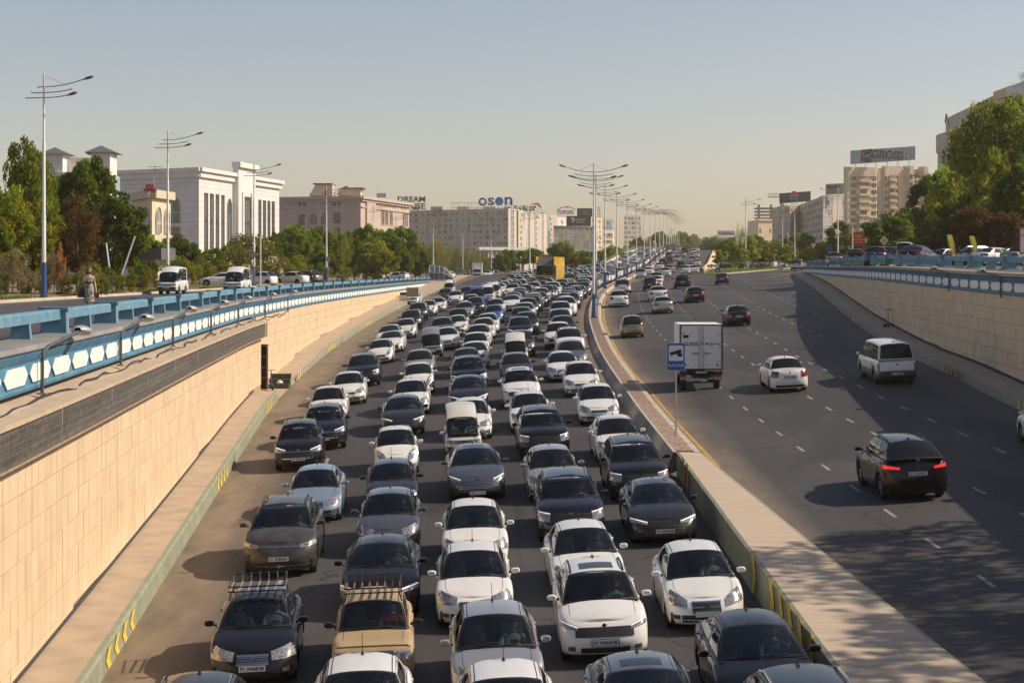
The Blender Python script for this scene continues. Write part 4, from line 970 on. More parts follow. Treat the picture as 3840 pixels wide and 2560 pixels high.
NEAR = [
 ('1',965,168,'b','leap','dusty',1,'01 Z384ZC'), ('1',742,968,'b','gentra','black',1,'01 A468HB'), ('1',400,1318,'q','suv','black',1,None),
 ('4',545,638,'b','gentra','lightblue',1,None), ('4',425,283,'b','suv','black',1,'70 G027CP'), ('4',610,150,'b','suv','navy',1,None),
 ('5',235,810,'b','sedan','white',1,None), ('5',375,702,'b','sedan','white',1,None), ('5',475,578,'b','bigsuv','navy',1,None), ('5',600,458,'b','spark','white',1,None),
 ('A',330,1020,'b','modern','white',1,None), ('A',300,903,'b','modern','white',1,None), ('A',590,798,'b','spark','pearl',1,None), ('A',685,648,'b','bigsuv','black',1,None), ('A',805,508,'b','bigsuv','navy',1,None),
 ('A',990,450,'b','spark','white',1,None), ('A',1150,392,'b','gentra','white',1,None), ('A',1290,225,'b','suv','charcoal',1,None), ('A',1345,128,'b','damas','white',1,None),
 ('1',1760,480,'b','modern','black',2,None), ('1',1830,60,'b','sedan','steel',2,None), ('1',1700,975,'b','lada','beige',2,None), ('1',1625,1312,'t','sedan','white',2,None),
 ('4',1108,585,'b','nexia','charcoal',2,None), ('4',1142,328,'b','spark','white',2,None), ('4',1195,65,'b','modern','charcoal',2,None), ('5',800,760,'b','sedan','white',2,None),
 ('5',852,636,'b','spark','white',2,None), ('5',860,540,'b','sedan','champagne',2,None), ('A',1040,1122,'b','damas','silver',2,None), ('A',1310,965,'b','gentra','white',2,None), ('A',1235,790,'b','suv','grey',2,None), ('A',1490,735,'b','gentra','white',2,None),
 ('A',1525,622,'b','suv','black',2,None), ('A',1630,488,'b','sedan','silver',2,None), ('A',1820,402,'b','suv','black',2,None), ('A',1465,268,'b','spark','white',2,None), ('A',1740,345,'b','sedan','white',2,None), ('A',1670,195,'b','suv','navy',2,None),
 ('2',545,250,'b','sedan','white',3,None), ('2',540,612,'b','sedan','white',3,None), ('2',702,1133,'b','sedan','silver',3,None), ('2',800,1212,'q','sedan','white',3,None),
 ('4',1725,473,'b','byd','steel',3,None), ('4',1630,250,'b','damas','ivory',3,None), ('5',1205,905,'b','sedan','white',3,None), ('5',1190,730,'b','modern','charcoal',3,None), ('5',1192,602,'b','bigsuv','black',3,None), ('5',1180,530,'b','sedan','navy',3,None),
 ('A',1800,1247,'b','gentra','white',3,None), ('A',1820,1080,'b','sedan','white',3,None), ('A',1880,925,'b','sedan','white',3,None), ('A',1965,800,'b','sedan','white',3,None), ('A',2040,712,'b','sedan','white',3,None), ('A',2150,548,'b','spark','blue',3,None),
 ('A',2170,432,'b','sedan','white',3,None), ('A',1860,262,'b','minivan','royal',3,None), ('A',2020,232,'b','minivan','white',3,None), ('A',2130,182,'b','minivan','white',3,None),
 ('2',1365,433,'b','sedan','white',4,None), ('2',1485,790,'b','kia','white',4,'01 N666HB'), ('2',1812,1285,'t','modern','steel',4,None), ('3',272,715,'b','bigsuv','navy',4,None), ('3',145,490,'b','sedan','silver',4,None),
 ('5',1690,986,'b','bigsuv','black',4,None), ('5',1610,858,'b','sedan','white',4,None), ('5',1545,692,'b','kia','white',4,None), ('5',1515,568,'b','sedan','charcoal',4,None), ('B',180,1265,'b','damas','ivory',4,None),
 ('B',265,1045,'b','sedan','charcoal',4,None), ('B',250,795,'b','suv','black',4,None), ('B',365,700,'b','suv','black',4,None), ('B',275,605,'b','suv','charcoal',4,None), ('B',335,510,'b','sedan','white',4,None), ('B',390,430,'b','suv','charcoal',4,None), ('B',470,375,'b','sedan','navy',4,None),
 ('B',490,330,'b','sedan','white',4,None), ('B',580,290,'b','modern','black',4,None), ('B',625,228,'b','sedan','white',4,None), ('B',715,185,'b','suv','brown',4,None),
 ('3',1243,1298,'b','aveo','white',5,None), ('6',350,1170,'b','modern','black',5,None), ('6',640,1215,'q','bigsuv','black',5,None), ('3',935,752,'b','modern','charcoal',5,'01 N343HB'), ('3',760,445,'b','bigsuv','black',5,None), ('3',622,245,'b','sedan','white',5,None),
 ('5',2072,805,'b','sedan','white',5,None), ('5',1958,637,'b','sedan','white',5,None), ('5',1830,555,'b','gentra','white',5,None), ('B',1160,1240,'b','sedan','grey',5,None), ('B',1120,1010,'b','kia','white',5,None), ('B',930,905,'b','suv','white',5,None), ('B',1010,775,'b','suv','black',5,None),
 ('B',960,650,'b','suv','charcoal',5,None), ('B',970,500,'b','suv','white',5,None), ('B',1070,410,'b','kia','white',5,None), ('B',1155,318,'b','sedan','charcoal',5,None), ('B',1025,330,'b','spark','red',5,None), ('B',1110,232,'b','sedan','steel',5,None), ('B',1205,195,'b','sedan','white',5,None), ('B',1190,108,'b','modern','charcoal',5,None), ('B',1370,108,'b','spark','grey',5,None),
]
SPECIAL = {('leap','dusty'): 'dusty black suv with a white light bar and plate 01 Z384ZC in the leftmost column', ('lada','beige'): 'old beige boxy sedan with a roof rack and its shadow stripes',
  ('kia','white','01 N666HB'): 'white suv with roof rails, sunroof and plate 01 N666HB', ('gentra','lightblue'): 'pale blue sedan with two people behind the dusty black suv',
  ('byd','steel'): 'steel grey sedan with a wide slatted grille behind two white sedans', ('spark','blue'): 'bright blue hatchback among white sedans in the middle column', ('spark','red'): 'red car half hidden by a white suv near the median',
  ('minivan','royal'): 'deep blue van beside white vans in the jam', ('gentra','black'): 'black sedan with a roof rack of slats near the bottom left', ('nexia','charcoal'): 'dark grey older sedan with black mirrors behind the grey sedan', ('damas','silver'): 'silver high roofed minivan in the second column from the left'}
RECS = []
for c, u, v, a, t, col, cn, pl in NEAR:
    X, Y = locate(c, u, v, a, t); RECS.append([Y, X, t, col, cn, pl])
RECS.sort()
def heading(Y, col): 
    f = lambda y: lerp(kerbL(y), medC(y), {1:.12,2:.33,3:.5,4:.7,5:.9}[col])
    return math.atan2(f(Y+6)-f(Y-6), 12)
cnt = {}
DRIVERS = []
usedlab = set()
PEOPLE_T = ('sedan','gentra','aveo','modern','byd','spark','suv','kia','bigsuv','leap','damas','lada','nexia')
for Y, X, t, col, cn, pl in RECS:
    i = cnt.get(cn, 0); cnt[cn] = i+1
    lod = 0 if Y < 92 else 1
    lab = SPECIAL.get((t, col, pl)) or SPECIAL.get((t, col))
    if lab and lab in usedlab: lab = None
    if not lab: lab = '%s %s, %s from the front in the %s' % (CNAME[col], KIND[t], nth(i), COLN[cn])
    usedlab.add(lab)
    rz = heading(Y, cn) + random.uniform(-.02, .02)
    dk = lod == 0 and random.random() < 0
    o = make_car(t, col, X, Y, rz, False, lod, lab, KIND[t], 'vehicles queuing toward the camera', KIND[t] if KIND[t] != 'suv' else 'suv', pl if lod == 0 else None, seatl=(col in ('white','silver','champagne') and t == 'sedan'))
    if lod == 0 and t in PEOPLE_T: DRIVERS.append((o, t, col, lab, cn, i))
# ---- the rest of the queue, lane by lane up the ramp
def free(X, Y, L): return all(abs(X-a) > 1.95 or abs(Y-b) > (L+l)/2+.25 for a, b, l, w in CARS)
FT = ['sedan']*9+['gentra']*4+['spark']*4+['suv']*5+['bigsuv']*2+['modern']*3+['nexia']*2+['kia']*2+['damas']
FC = ['white']*17+['pearl']*4+['black']*6+['charcoal']*3+['silver']*2+['grey','navy','steel','champagne','maroon','lightblue']
LANES = [(5, -2.3, 150, 560), (4, -5.1, 150, 560), (3, -7.9, 165, 560), (2, -10.7, 185, 345), (1, -13.5, 205, 335), (0, -16.2, 222, 330)]
LN = {5:'rightmost lane', 4:'second lane from median', 3:'third lane from median', 2:'fourth lane from median', 1:'fifth lane from median', 0:'outermost lane'}
far_n = {}
for ln, off, a, b in LANES:
    Y = a
    while Y < b:
        t = random.choice(FT); col = random.choice(FC); L = SPEC[t].L; X = medC(Y)+off+random.uniform(-.25, .25)
        if Y > 330: X = medC(Y)+off*.95
        if X > leftEdge(Y)+1.2 and not (-.4 < X-4.4 < 2.8 and 228 < Y < 252) and free(X, Y, L):
            k = far_n.get(ln, 0); far_n[ln] = k+1
            rz = math.atan2(medC(Y+6)-medC(Y-6), 12)
            where = 'in the far queue' if Y < 340 else 'high on the ramp'
            make_car(t, col, X, Y, rz, False, 2, '%s %s %s, %s back in the %s' % (CNAME[col], KIND[t], where, nth(k), LN[ln]), KIND[t], 'distant vehicles of the queue', KIND[t])
            Y += L+random.uniform(.8, 1.9)
        else: Y += .7
# ---- outbound traffic, seen from behind
AWAY = [('R',1760,1392,'equinox','black','01 L222KC','black suv with red lights on, plate 01 L222KC, nearest on the outbound side',0), ('R',1655,768,'istana','white','01 W180JB','white van with grey lower body in the wall shade',0), ('R',1085,812,'sedan','white','01 X371BB','white sedan driving beside the white box truck',0),
 ('R',2615,1135,'sedan','white',None,'white sedan cut off by the right picture edge',0), ('R',818,460,'gentra','black','01 T757BA','black sedan alone in the middle outbound lane',0), ('R',250,522,'matiz','gold','01 R609SA','small gold hatchback next to the yellow edge line',0),
 ('R',415,394,'nexia','champagne',None,'champagne sedan ahead of the gold hatchback',1), ('R',587,335,'gentra','black',None,'black sedan ahead of the lone black sedan',1), ('R',390,328,'gentra','white',None,'white sedan just ahead of the champagne sedan',1), ('R',178,359,'sedan','white',None,'white sedan near the median lamp post on the outbound side',1), ('R',198,290,'suv','white',None,'white crossover near the median beyond the white sedan',1),
 ('R',518,260,'suv','black',None,'black suv with roof rails beyond the dashed turning lane',1), ('R',736,239,'nexia','charcoal',None,'dark sedan turning right near the grass island',1)]
for c, u, v, t, col, pl, lab, lod in AWAY:
    X, Y = locate(c, u, v, 'r', t); rz = math.atan2(medC(Y+6)-medC(Y-6), 12) if t != 'nexia' or col != 'charcoal' else .25
    o = make_car(t, col, X, Y, rz*.6, True, lod, lab, KIND[t], 'vehicles driving away on the outbound side', KIND[t], pl, dark=(lod == 0))
    if t == 'equinox':
        for ch in o.children:
            if ch.name.startswith('tail_light'): setmat(ch, 0, REDON)
AW2 = [(975,905,'spark','white'),(1110,862,'modern','white'),(1415,885,'sedan','white'),(1485,818,'gentra','silver'),(1760,838,'sedan','white'),(1850,768,'modern','white'),(1295,768,'sedan','white'),(1360,690,'bigsuv','black'),(1475,642,'suv','maroon'),(1595,712,'gentra','pearl'),(1680,742,'suv','black'),
 (1960,698,'sedan','white'),(1880,640,'suv','white'),(1700,543,'nexia','champagne'),(1945,548,'sedan','white'),(1460,548,'sedan','navy'),(1515,545,'spark','white'),(1555,478,'sedan','silver'),(1625,418,'spark','white'),(1745,468,'bigsuv','black'),(1905,487,'sedan','white'),(1265,1000,'sedan','white'),(1150,1130,'sedan','black'),(1240,1075,'gentra','white'),(1605,610,'spark','white'),
 (1790,412,'suv','charcoal'),(1835,425,'matiz','lime'),(1955,440,'sedan','white'),(1950,400,'sedan','pearl'),(2030,415,'suv','black')]
for i, (u, v, t, col) in enumerate(sorted(AW2, key=lambda r: -r[1])):
    X, Y = locate('E', u, v, 'r', t)
    if not free(X, Y, SPEC[t].L*.8): Y += 3
    rz = math.atan2(medC(Y+6)-medC(Y-6), 12)
    make_car(t, col, X, Y, rz, True, 1 if Y < 230 else 2, '%s %s driving away, %s of the far outbound vehicles' % (CNAME[col], KIND[t], nth(i)), KIND[t], 'far vehicles driving away', KIND[t])
# ---------------------------------------------------------------- buildings
BW = {}
PANE = mat('window_glass', (.05,.06,.065), .08, spec=.9, var=.5, scale=.7); PANE2 = mat('window_glass_curtain', (.30,.29,.26), .4, var=.5, scale=1.5); FRAMEW = mat('window_frame', (.45,.43,.39), .7); FRAMED = mat('window_frame_dark', (.06,.055,.05), .6)
WHITEB = mat('facade_white', (.70,.68,.65), .7, var=.07, scale=.3); PINKB = mat('facade_pink', (.50,.40,.345), .8, var=.10, scale=.3); GREYB = mat('facade_panel', (.60,.53,.44), .85, var=.14, scale=.25, col2=(.50,.445,.375), streak=(.36,.32,.27)); CREAM = mat('facade_cream', (.74,.60,.43), .85, var=.12, scale=.2, col2=(.65,.52,.365))
PEACH = mat('balcony_peach', (.72,.50,.28), .85, var=.1); BALB = mat('balcony_blue', (.22,.32,.40), .8, var=.15); ROOFG = mat('roof_grey', (.13,.13,.135), .7, .2, var=.2); DARKB = mat('board_black', (.018,.02,.022), .6, var=.1); LAV = mat('facade_lavender', (.42,.40,.42), .85, var=.08)
TANB = mat('facade_tan', (.54,.44,.335), .85, var=.15, scale=.3); ACM = mat('ac_white', (.5,.5,.48), .6)
def V2(x, Y): return Vector(((x-CX)/FPX*Y, Y))
def edge_at(A, B, x):                          # distance along AB where photo column x meets it
    k = (x-CX)/FPX; d = B-A; t = (k*A.y-A.x)/(d.x-k*d.y); return t*d.length
def prism(name, pts, z0, z1, m, par, mats=None):
    mb = MB(); mb.ext([(p[0], p[1], z0) for p in pts], z1-z0); return build(name, mb, mats or m, par, merge=False)
def win_mesh(w, h, kind):
    k = (round(w, 1), round(h, 1), kind)
    if k in BW: return BW[k]
    mb = MB(); d = .10; f = .09
    if kind == 'arch':
        n = 7; P = [(-w/2, -h/2)]+[(w/2, -h/2)]+[(w/2*math.cos(i/n*math.pi/2*1.0), h/2-w*.6+w*.6*math.sin(i/n*math.pi/2)**1.3) for i in range(n)]+[(0, h/2)]+[(-w/2*math.cos(i/n*math.pi/2), h/2-w*.6+w*.6*math.sin(i/n*math.pi/2)**1.3) for i in range(n-1, -1, -1)]
        mb.ext([(a, -.02, b) for a, b in P], Vector((0, -.06, 0)), 0); c = len(P)
        for i in range(c):
            a, b = P[i], P[(i+1) % c]; mb.quad((a[0], -.03, a[1]), (b[0], -.03, b[1]), (b[0], -.2, b[1]), (a[0], -.2, a[1]), 1)
        mb.box((0, -.11, -h*.1), (.1, .06, h*.8), 1); mb.box((0, -.11, -h*.12), (w*.96, .06, .1), 1)
    else:
        mb.box((0, -.03, 0), (w, .06, h), 0)
        for s in (-1, 1): mb.box((s*(w/2-f/2), -.08, 0), (f, .12, h), 1); mb.box((0, -.08, s*(h/2-f/2)), (w-2*f, .115, f), 1)
        if kind == 'two': mb.box((0, -.075, 0), (.07, .09, h-2*f), 1)
        if kind == 'strip':
            for j in range(int(h/1.1)): mb.box((0, -.075, -h/2+1.1*(j+.5)), (w-2*f, .08, .06), 1)
            mb.box((0, -.07, h/2-.4), (w-2*f, .07, .8), 1)
            for zz in (.17, -.17): mb.box((0, -.07, zz*h), (w-2*f, .07, .7), 1)
        mb.box((0, -.10, -h/2-.05), (w+.16, .2, .08), 1) if kind != 'strip' else None
    BW[k] = mb.mesh('window', [PANE, FRAMEW], merge=False); return BW[k]
def window(par, A, B, u, z, w, h, kind='two', frame=None, pane=None, name='window'):
    d = (B-A).normalized(); n = Vector((d.y, -d.x)); p = A+d*u+n*.0
    o = link(name, win_mesh(w, h, kind), par, (p.x, p.y, z), (0, 0, math.atan2(d.y, d.x)))
    if frame: setmat(o, 1, frame)
    if pane: setmat(o, 0, pane)
    return o
def bandbox(name, par, A, B, u0, u1, z, h, dep, m, off=0.0):   # box proud of the facade
    d = (B-A).normalized(); n = Vector((d.y, -d.x)); c = A+d*(u0+u1)/2+n*(dep/2+off); mb = MB(); mb.box((0, 0, 0), (u1-u0, dep, h)); return link(name, mb.mesh(name, [m]), par, (c.x, c.y, z), (0, 0, math.atan2(d.y, d.x)))
def pxz(y, Y): return -(y-HY)/FPX*Y
# -- white office block
b = tag(link('office_building', None), 'white stone office block with tall window strips behind the left trees', 'building')
Wl, C_, E_ = V2(450,326), V2(746,316), V2(1047,362); back = Vector((-2, 46))
prism('wall', [Wl, C_, E_, E_+Vector((-17, 4)), Wl+Vector((8, 50))], -1.5, 17.0, WHITEB, b)
for (P, Q) in ((Wl, C_), (C_, E_)):
    L = (Q-P).length; bandbox('cornice', b, P, Q, -.4, L+.4, 17.5, 1.0, .5, WHITEB); bandbox('cornice', b, P, Q, -.8, L+.8, 18.35, .7, .95, WHITEB)
    for zz in frange(1.5, 16, 1.25): bandbox('stone_joint', b, P, Q, .2, L-.2, zz, .035, .012, GREYC)
prism('roof', [Wl+Vector((.5,.5)), C_+Vector((0,.5)), E_+Vector((-.5,0)), E_+Vector((-16, 3)), Wl+Vector((8, 49))], 17.02, 18.7, WHITEB, b)
for i, (a, c) in enumerate(((1043,1078),(1105,1138),(1166,1196),(1226,1254),(1622,1648),(1672,1697),(1720,1743),(1766,1790))):
    a, c = 400+a/2.851, 400+c/2.851; u0, u1 = edge_at(C_, E_, a), edge_at(C_, E_, c); window(b, C_, E_, (u0+u1)/2, 6.8, u1-u0, 15.0, 'strip', FRAMED)
for (a, c) in ((1285,1330),(1535,1565)):
    a, c = 400+a/2.851, 400+c/2.851; u0, u1 = edge_at(C_, E_, a), edge_at(C_, E_, c); window(b, C_, E_, (u0+u1)/2, 6.5, u1-u0, 14.6, 'arch', WHITEB)
u0, u1 = edge_at(C_, E_, 400+1350/2.851), edge_at(C_, E_, 400+1535/2.851); um = (u0+u1)/2
bandbox('portal', b, C_, E_, u0, u1, 9.2, 21.4, 1.1, WHITEB); bandbox('portal_cornice', b, C_, E_, u0-.6, u1+.6, 20.3, 1.0, 1.7, WHITEB)
o = window(b, C_, E_, um, 6.8, (u1-u0)*.36, 15.2, 'strip', FRAMED); d_ = (E_-C_).normalized(); o.location += Vector((d_.y, -d_.x, 0))*1.1
bandbox('portal_trim', b, C_, E_, um-(u1-u0)*.30, um-(u1-u0)*.22, 7, 16.5, .25, WHITEB, 1.1); bandbox('portal_trim', b, C_, E_, um+(u1-u0)*.22, um+(u1-u0)*.30, 7, 16.5, .25, WHITEB, 1.1)
u0, u1 = edge_at(Wl, C_, 400+630/2.851), edge_at(Wl, C_, 400+790/2.851)
window(b, Wl, C_, (u0+u1)/2, 11.3, u1-u0, 5.0, 'arch', WHITEB); window(b, Wl, C_, (u0+u1)/2, 6.6, u1-u0, 3.2, 'two', TANB); window(b, Wl, C_, (u0+u1)/2, 2.6, u1-u0, 2.8, 'two', TANB); bandbox('floor_band', b, Wl, C_, u0, u1, 4.6, .5, .2, CREAM)
window(b, Wl, C_, edge_at(Wl, C_, 400+382/2.851), 12.2, 2.2, 3.2, 'arch', WHITEB)
# -- two small towers with hipped roofs (far left)
b = tag(link('tower_building', None), 'pale building with two hipped-roof towers rising over the left trees', 'building')
def tower(x0, x1, ytop, Y, yapex):
    A, Bq = V2(x0, Y), V2(x1, Y+.5); w = Bq.x-A.x; z1 = pxz(ytop, Y); dp = 5.0
    prism('tower', [(A.x, Y), (Bq.x, Y), (Bq.x-.1, Y+dp), (A.x-1.0, Y+dp)], pxz(660, Y), z1, WHITEB, b)
    mb = MB(); e = .8; za = pxz(yapex, Y); c = (A.x+w/2-.5, Y+dp/2, za); P = [(A.x-e, Y-e, z1), (Bq.x+e, Y-e, z1), (Bq.x-.1+e, Y+dp+e, z1), (A.x-1-e, Y+dp+e, z1)]
    for i in range(4): mb.poly([P[i], P[(i+1)%4], c])
    mb.poly(list(reversed(P))); build('hipped_roof', mb, ROOFG, b)
tower(170, 238, 578, 262, 548); tower(342, 415, 572, 256, 541)
A, Bq = V2(236, 265), V2(346, 265); prism('parapet_wall', [(A.x, 265), (Bq.x, 265), (Bq.x, 270), (A.x, 270)], pxz(700, 265), pxz(592, 265), WHITEB, b)
A, Bq = V2(150, 264), V2(416, 257); prism('wall', [A, Bq, Bq+Vector((-4.6, 20)), A+Vector((-5, 22))], -1.5, pxz(645, 258), PINKB, b); bandbox('cornice', b, A, Bq, -.3, (Bq-A).length+.3, pxz(648, 258), .5, .5, WHITEB)
A, Bq = V2(413, 256), V2(448, 262); prism('corner_bay', [A, Bq, Bq+Vector((-1.5, 6)), A+Vector((-2, 6))], -1.5, pxz(655, 256), WHITEB, b)
bandbox('mosaic_panel', b, A, Bq, .2, (Bq-A).length-.2, pxz(690, 256), 2.6, .1, mat('mosaic', (.10,.34,.44), .6, col2=(.5,.42,.3), scale=2.5))
# -- cream restaurant
b = tag(link('restaurant', None), 'cream two-storey restaurant with a red rooftop sign among the left trees', 'building')
A, M1, Bq = V2(500, 206), V2(570, 196), V2(640, 203); zt = pxz(742, 200)
prism('wall', [A, M1, Bq, Bq+Vector((-3.2, 14)), A+Vector((-4, 16))], -1.5, zt, CREAM, b)
for P, Q in ((A, M1), (M1, Bq)):
    L = (Q-P).length; bandbox('cornice', b, P, Q, -.2, L+.2, zt+.3, .9, .5, mat('lattice_stone', (.60,.50,.36), .85, var=.3, scale=9)); bandbox('floor_band', b, P, Q, 0, L, zt-4.7, .9, .3, MATS['lattice_stone'])
    for k in (.3, .75): window(b, P, Q, L*k, zt-2.6, L*.26, 3.0, 'arch', WHITEB, PANE2); window(b, P, Q, L*k, zt-6.8, L*.26, 2.4, 'two', WHITEB)
RSIGN = mat('sign_red', (.55,.02,.03), .5, var=.05); SIGND = mat('sign_dark', (.03,.05,.045), .6, var=.1); SIGNB = mat('sign_blue', (.02,.06,.33), .5, var=.05); SIGNW = mat('sign_white', (.72,.72,.70), .6, var=.04); SIGNG = mat('sign_green', (.03,.25,.13), .6)
NAVYS = mat('sign_navy', (.010,.014,.05), .6, var=.08); GOLDL = mat('sign_gold', (.75,.50,.10), .6)
def sign_text(name, s, x, y, Y, hpx, m, label, cat='sign', wpx=None, bold=.0, ry=0.0, lines=1.0, par=None, depth=.15, shear=0, frame=True, rz=0.0):
    me = text_mesh(s, 1.0, .5, bold, [m], lines=lines, shear=shear); xs = [v.co.x for v in me.vertices]; ys = [v.co.y for v in me.vertices]
    w, h = max(xs)-min(xs), max(ys)-min(ys); cx, cy = (max(xs)+min(xs))/2, (max(ys)+min(ys))/2; H = hpx*Y/FPX; W = (wpx*Y/FPX) if wpx else w*H/h
    for v in me.vertices: v.co = Vector(((v.co.x-cx)/w*W, (v.co.y-cy)/h*H, v.co.z*depth))
    me.update(); p = px(x, y, Y); o = link(name, me, par, p, (R(90), ry, rz)); 
    if label: tag(o, label, cat)
    return o
sg = tag(link('rooftop_sign', None), 'red sign NAARDAN THE INDIAN KITCHEN on the restaurant roof', 'sign')
sign_text('lettering', 'NAARDAN', 561, 697, 195.2, 17, RSIGN, None, wpx=31, bold=.02, par=sg); sign_text('lettering', 'THE INDIAN KITCHEN', 562, 712, 195.2, 13, RSIGN, None, wpx=45, bold=.02, par=sg)
mb = MB(); p = px(562, 718, 195.4)
for k in (-1, -.3, .4, 1): mb.tube([(p.x+k*.7, p.y+.1, p.z-.6), (p.x+k*.7, p.y+.1, p.z+.9)], .03, 5)
mb.box((p.x, p.y+.1, p.z+.1), (1.6, .06, .06)); build('frame', mb, METAL, sg, merge=False)
sg = tag(sign_text('wall_sign', 'R\nE\nS\nT', 604, 800, 200.2, 96, SIGND, None, wpx=9, bold=.02, lines=.9), 'vertical dark RESTAURANT letters at the restaurant corner', 'sign')
# barrier arms and gate house
b = tag(link('gate_house', None), 'low flat-roofed gatehouse behind the raised barrier arms', 'building')
A, Bq = V2(485, 150), V2(585, 150); prism('wall', [A, Bq, Bq+Vector((0, 5)), A+Vector((0, 5))], -1.5, pxz(975, 150), TANB, b); prism('roof', [A+Vector((-.6,-.8)), Bq+Vector((.6,-.8)), Bq+Vector((.6, 5.5)), A+Vector((-.6, 5.5))], pxz(974, 150), pxz(930, 150), ROOFG, b)
window(b, A, Bq, .8, pxz(1005, 150), 1.1, .9, 'one', FRAMED); window(b, A, Bq, 1.9, pxz(1005, 150), .6, 1.0, 'one', FRAMED)
for i, ((x0, y0), (x1, y1)) in enumerate((((413,1028),(398,911)), ((455,1033),(506,886)))):
    mb = MB(); mb.tube([tuple(px(x0, y0, 138)), tuple(px(x1, y1, 138))], .07, 6); t = tag(link('barrier_arm', None), ('white raised barrier arm leaning left beside the dark tree', 'longer white raised barrier arm leaning right before the restaurant')[i], 'barrier'); build('arm', mb, WHITEP, t)
    q = px(x0, y0, 138); mb = MB(); mb.box((q.x, q.y, q.z/2-.75), (.35,.35,q.z+1.5)); build('housing', mb, METAL, t)
# -- pink stone block
b = tag(link('stone_building', None), 'pinkish stone block with heavy cornice and roof housings behind the trees', 'building')
c3 = lambda u: 1000+u/3.563; r3 = lambda v: 640+v/3.563
Wl, C_, E_ = V2(1046,423), V2(c3(1255),415), V2(1534,457); z1 = 17.2
prism('wall', [Wl, C_, E_, E_+Vector((-14, 6)), Wl+Vector((3, 40))], -1.5, z1, PINKB, b)
for P, Q in ((Wl, C_), (C_, E_)):
    L = (Q-P).length; bandbox('cornice', b, P, Q, -.6, L+.6, z1+.35, .7, .9, PINKB); bandbox('cornice', b, P, Q, -.2, L+.2, z1-.3, .5, .5, PINKB); bandbox('string_course', b, P, Q, 0, L, r3(0)*0+pxz(r3(485), 418), .45, .25, PINKB)
for u, v, w, h, k in ((445,452,32,58,'one'),(505,450,32,58,'one'),(905,435,32,58,'one'),(970,432,32,58,'one'),(475,650,92,130,'two'),(940,632,92,130,'two'),(628,645,84,130,'arch'),(778,645,78,150,'arch'),(475,820,92,110,'two'),(628,820,84,110,'two'),(940,820,92,110,'two')):
    Yw = 419; window(b, Wl, C_, edge_at(Wl, C_, c3(u)), pxz(r3(v), Yw), w/3.563*Yw/FPX, h/3.563*Yw/FPX, k, FRAMED if k != 'arch' else PINKB)
for u in (295, 355, 608, 660, 750, 1190): window(b, Wl, C_, edge_at(Wl, C_, c3(u)), pxz(r3(448), 419), .6, 1.0, 'one', PINKB, PINKB, 'blind_window')
for u in (540, 705): bandbox('pilaster', b, Wl, C_, edge_at(Wl, C_, c3(u))-.5, edge_at(Wl, C_, c3(u))+.5, 5.5, 15, .25, PINKB)
u0 = edge_at(C_, E_, c3(1350)); window(b, C_, E_, u0, pxz(r3(633), 424), 3.6, 2.3, 'two', FRAMED)
for g in (1460,1478,1496,1514,1532,1555,1575,1595,1615,1640,1662,1685,1705,1725,1800,1820,1840,1860):
    window(b, C_, E_, edge_at(C_, E_, c3(g)), pxz(r3(455), 440), .5, 1.1, 'one', PINKB)
for g in (1540,1562,1590,1612,1650,1672,1825,1850,1875): window(b, C_, E_, edge_at(C_, E_, c3(g)), pxz(r3(630), 440), .75, 3.6, 'one', PINKB)
bandbox('bay', b, C_, E_, edge_at(C_, E_, c3(1320)), edge_at(C_, E_, c3(1440)), 8, 18, .0+.4, PINKB)
mb = MB(); Y = 425; P = [px(x, y, Y) for x, y in ((1158,733),(1185,692),(1228,692),(1212,735))]; mb.ext(P, Vector((0, 8, 0))); build('roof_housing', mb, GREYB, b, merge=False)
mb = MB(); p = px(1225, 712, Y); mb.box((p.x+.6, Y+3, p.z), (1.5, 6, 2.8)); build('roof_housing', mb, TANB, b); mb = MB(); p = px(1211, 690, Y); mb.box((p.x, Y+3.5, p.z), (4.6, 9, .28)); build('roof_slab', mb, ROOFG, b)
mb = MB(); p = px(1310, 720, Y+5); mb.box((p.x, Y+8, p.z), (5.4, 6, 1.7)); build('roof_housing', mb, TANB, b); mb = MB(); p = px(1322, 706, Y+5); mb.box((p.x, Y+8, p.z), (5.4, 7, .3)); build('roof_slab', mb, ROOFG, b)
mb = MB(); p = px(1432, 733, 440); mb.box((p.x, p.y, p.z), (2.4, 3, 1.0)); build('roof_unit', mb, ACM, b)
# -- long panel block with rooftop letters
def gridwin(b, P, Q, n, zs, seed, w=(1.2, 2.6), h=1.5, skip=.06, ac=.25, frame=None):
    rd = random.Random(seed); L = (Q-P).length
    for z in zs:
        for i in range(n):
            if rd.random() < skip: continue
            ww = rd.choice([w[0], w[0], (w[0]+w[1])/2, w[1]]); ww = min(ww, L/n*.85); u = (i+.5)*L/n+rd.uniform(-.1, .1)*L/n
            window(b, P, Q, u, z+rd.uniform(-.1,.1), ww, h+rd.uniform(-.3,.2), rd.choice(['two','two','one']), rd.choice([FRAMEW, FRAMED, frame or FRAMEW]), rd.choice([PANE, PANE, PANE2]))
            if rd.random() < ac: bandbox('air_conditioner', b, P, Q, u+ww*.5, u+ww*.5+.8, z-1.1, .6, .4, ACM)
b = tag(link('apartment_block', None), 'long grey nine-storey panel block under the blue rooftop letters', 'building')
Wl, C_ = V2(1530, 905), V2(1906, 870); zt = pxz(784, 880)
prism('wall', [Wl, C_, C_+Vector((4, 14)), Wl+Vector((4, 14))], -2, zt, GREYB, b)
zs = [zt-2.2-3.0*k for k in range(7)]
gridwin(b, Wl, C_, 17, zs, 3)
for z in zs: bandbox('floor_joint', b, Wl, C_, 0, (C_-Wl).length, z+1.5, .12, .03, GREYC)
for k in range(1, 10): bandbox('panel_joint', b, Wl, C_, k*(C_-Wl).length/10-.06, k*(C_-Wl).length/10+.06, zt/2, zt+2, .035, GREYC)
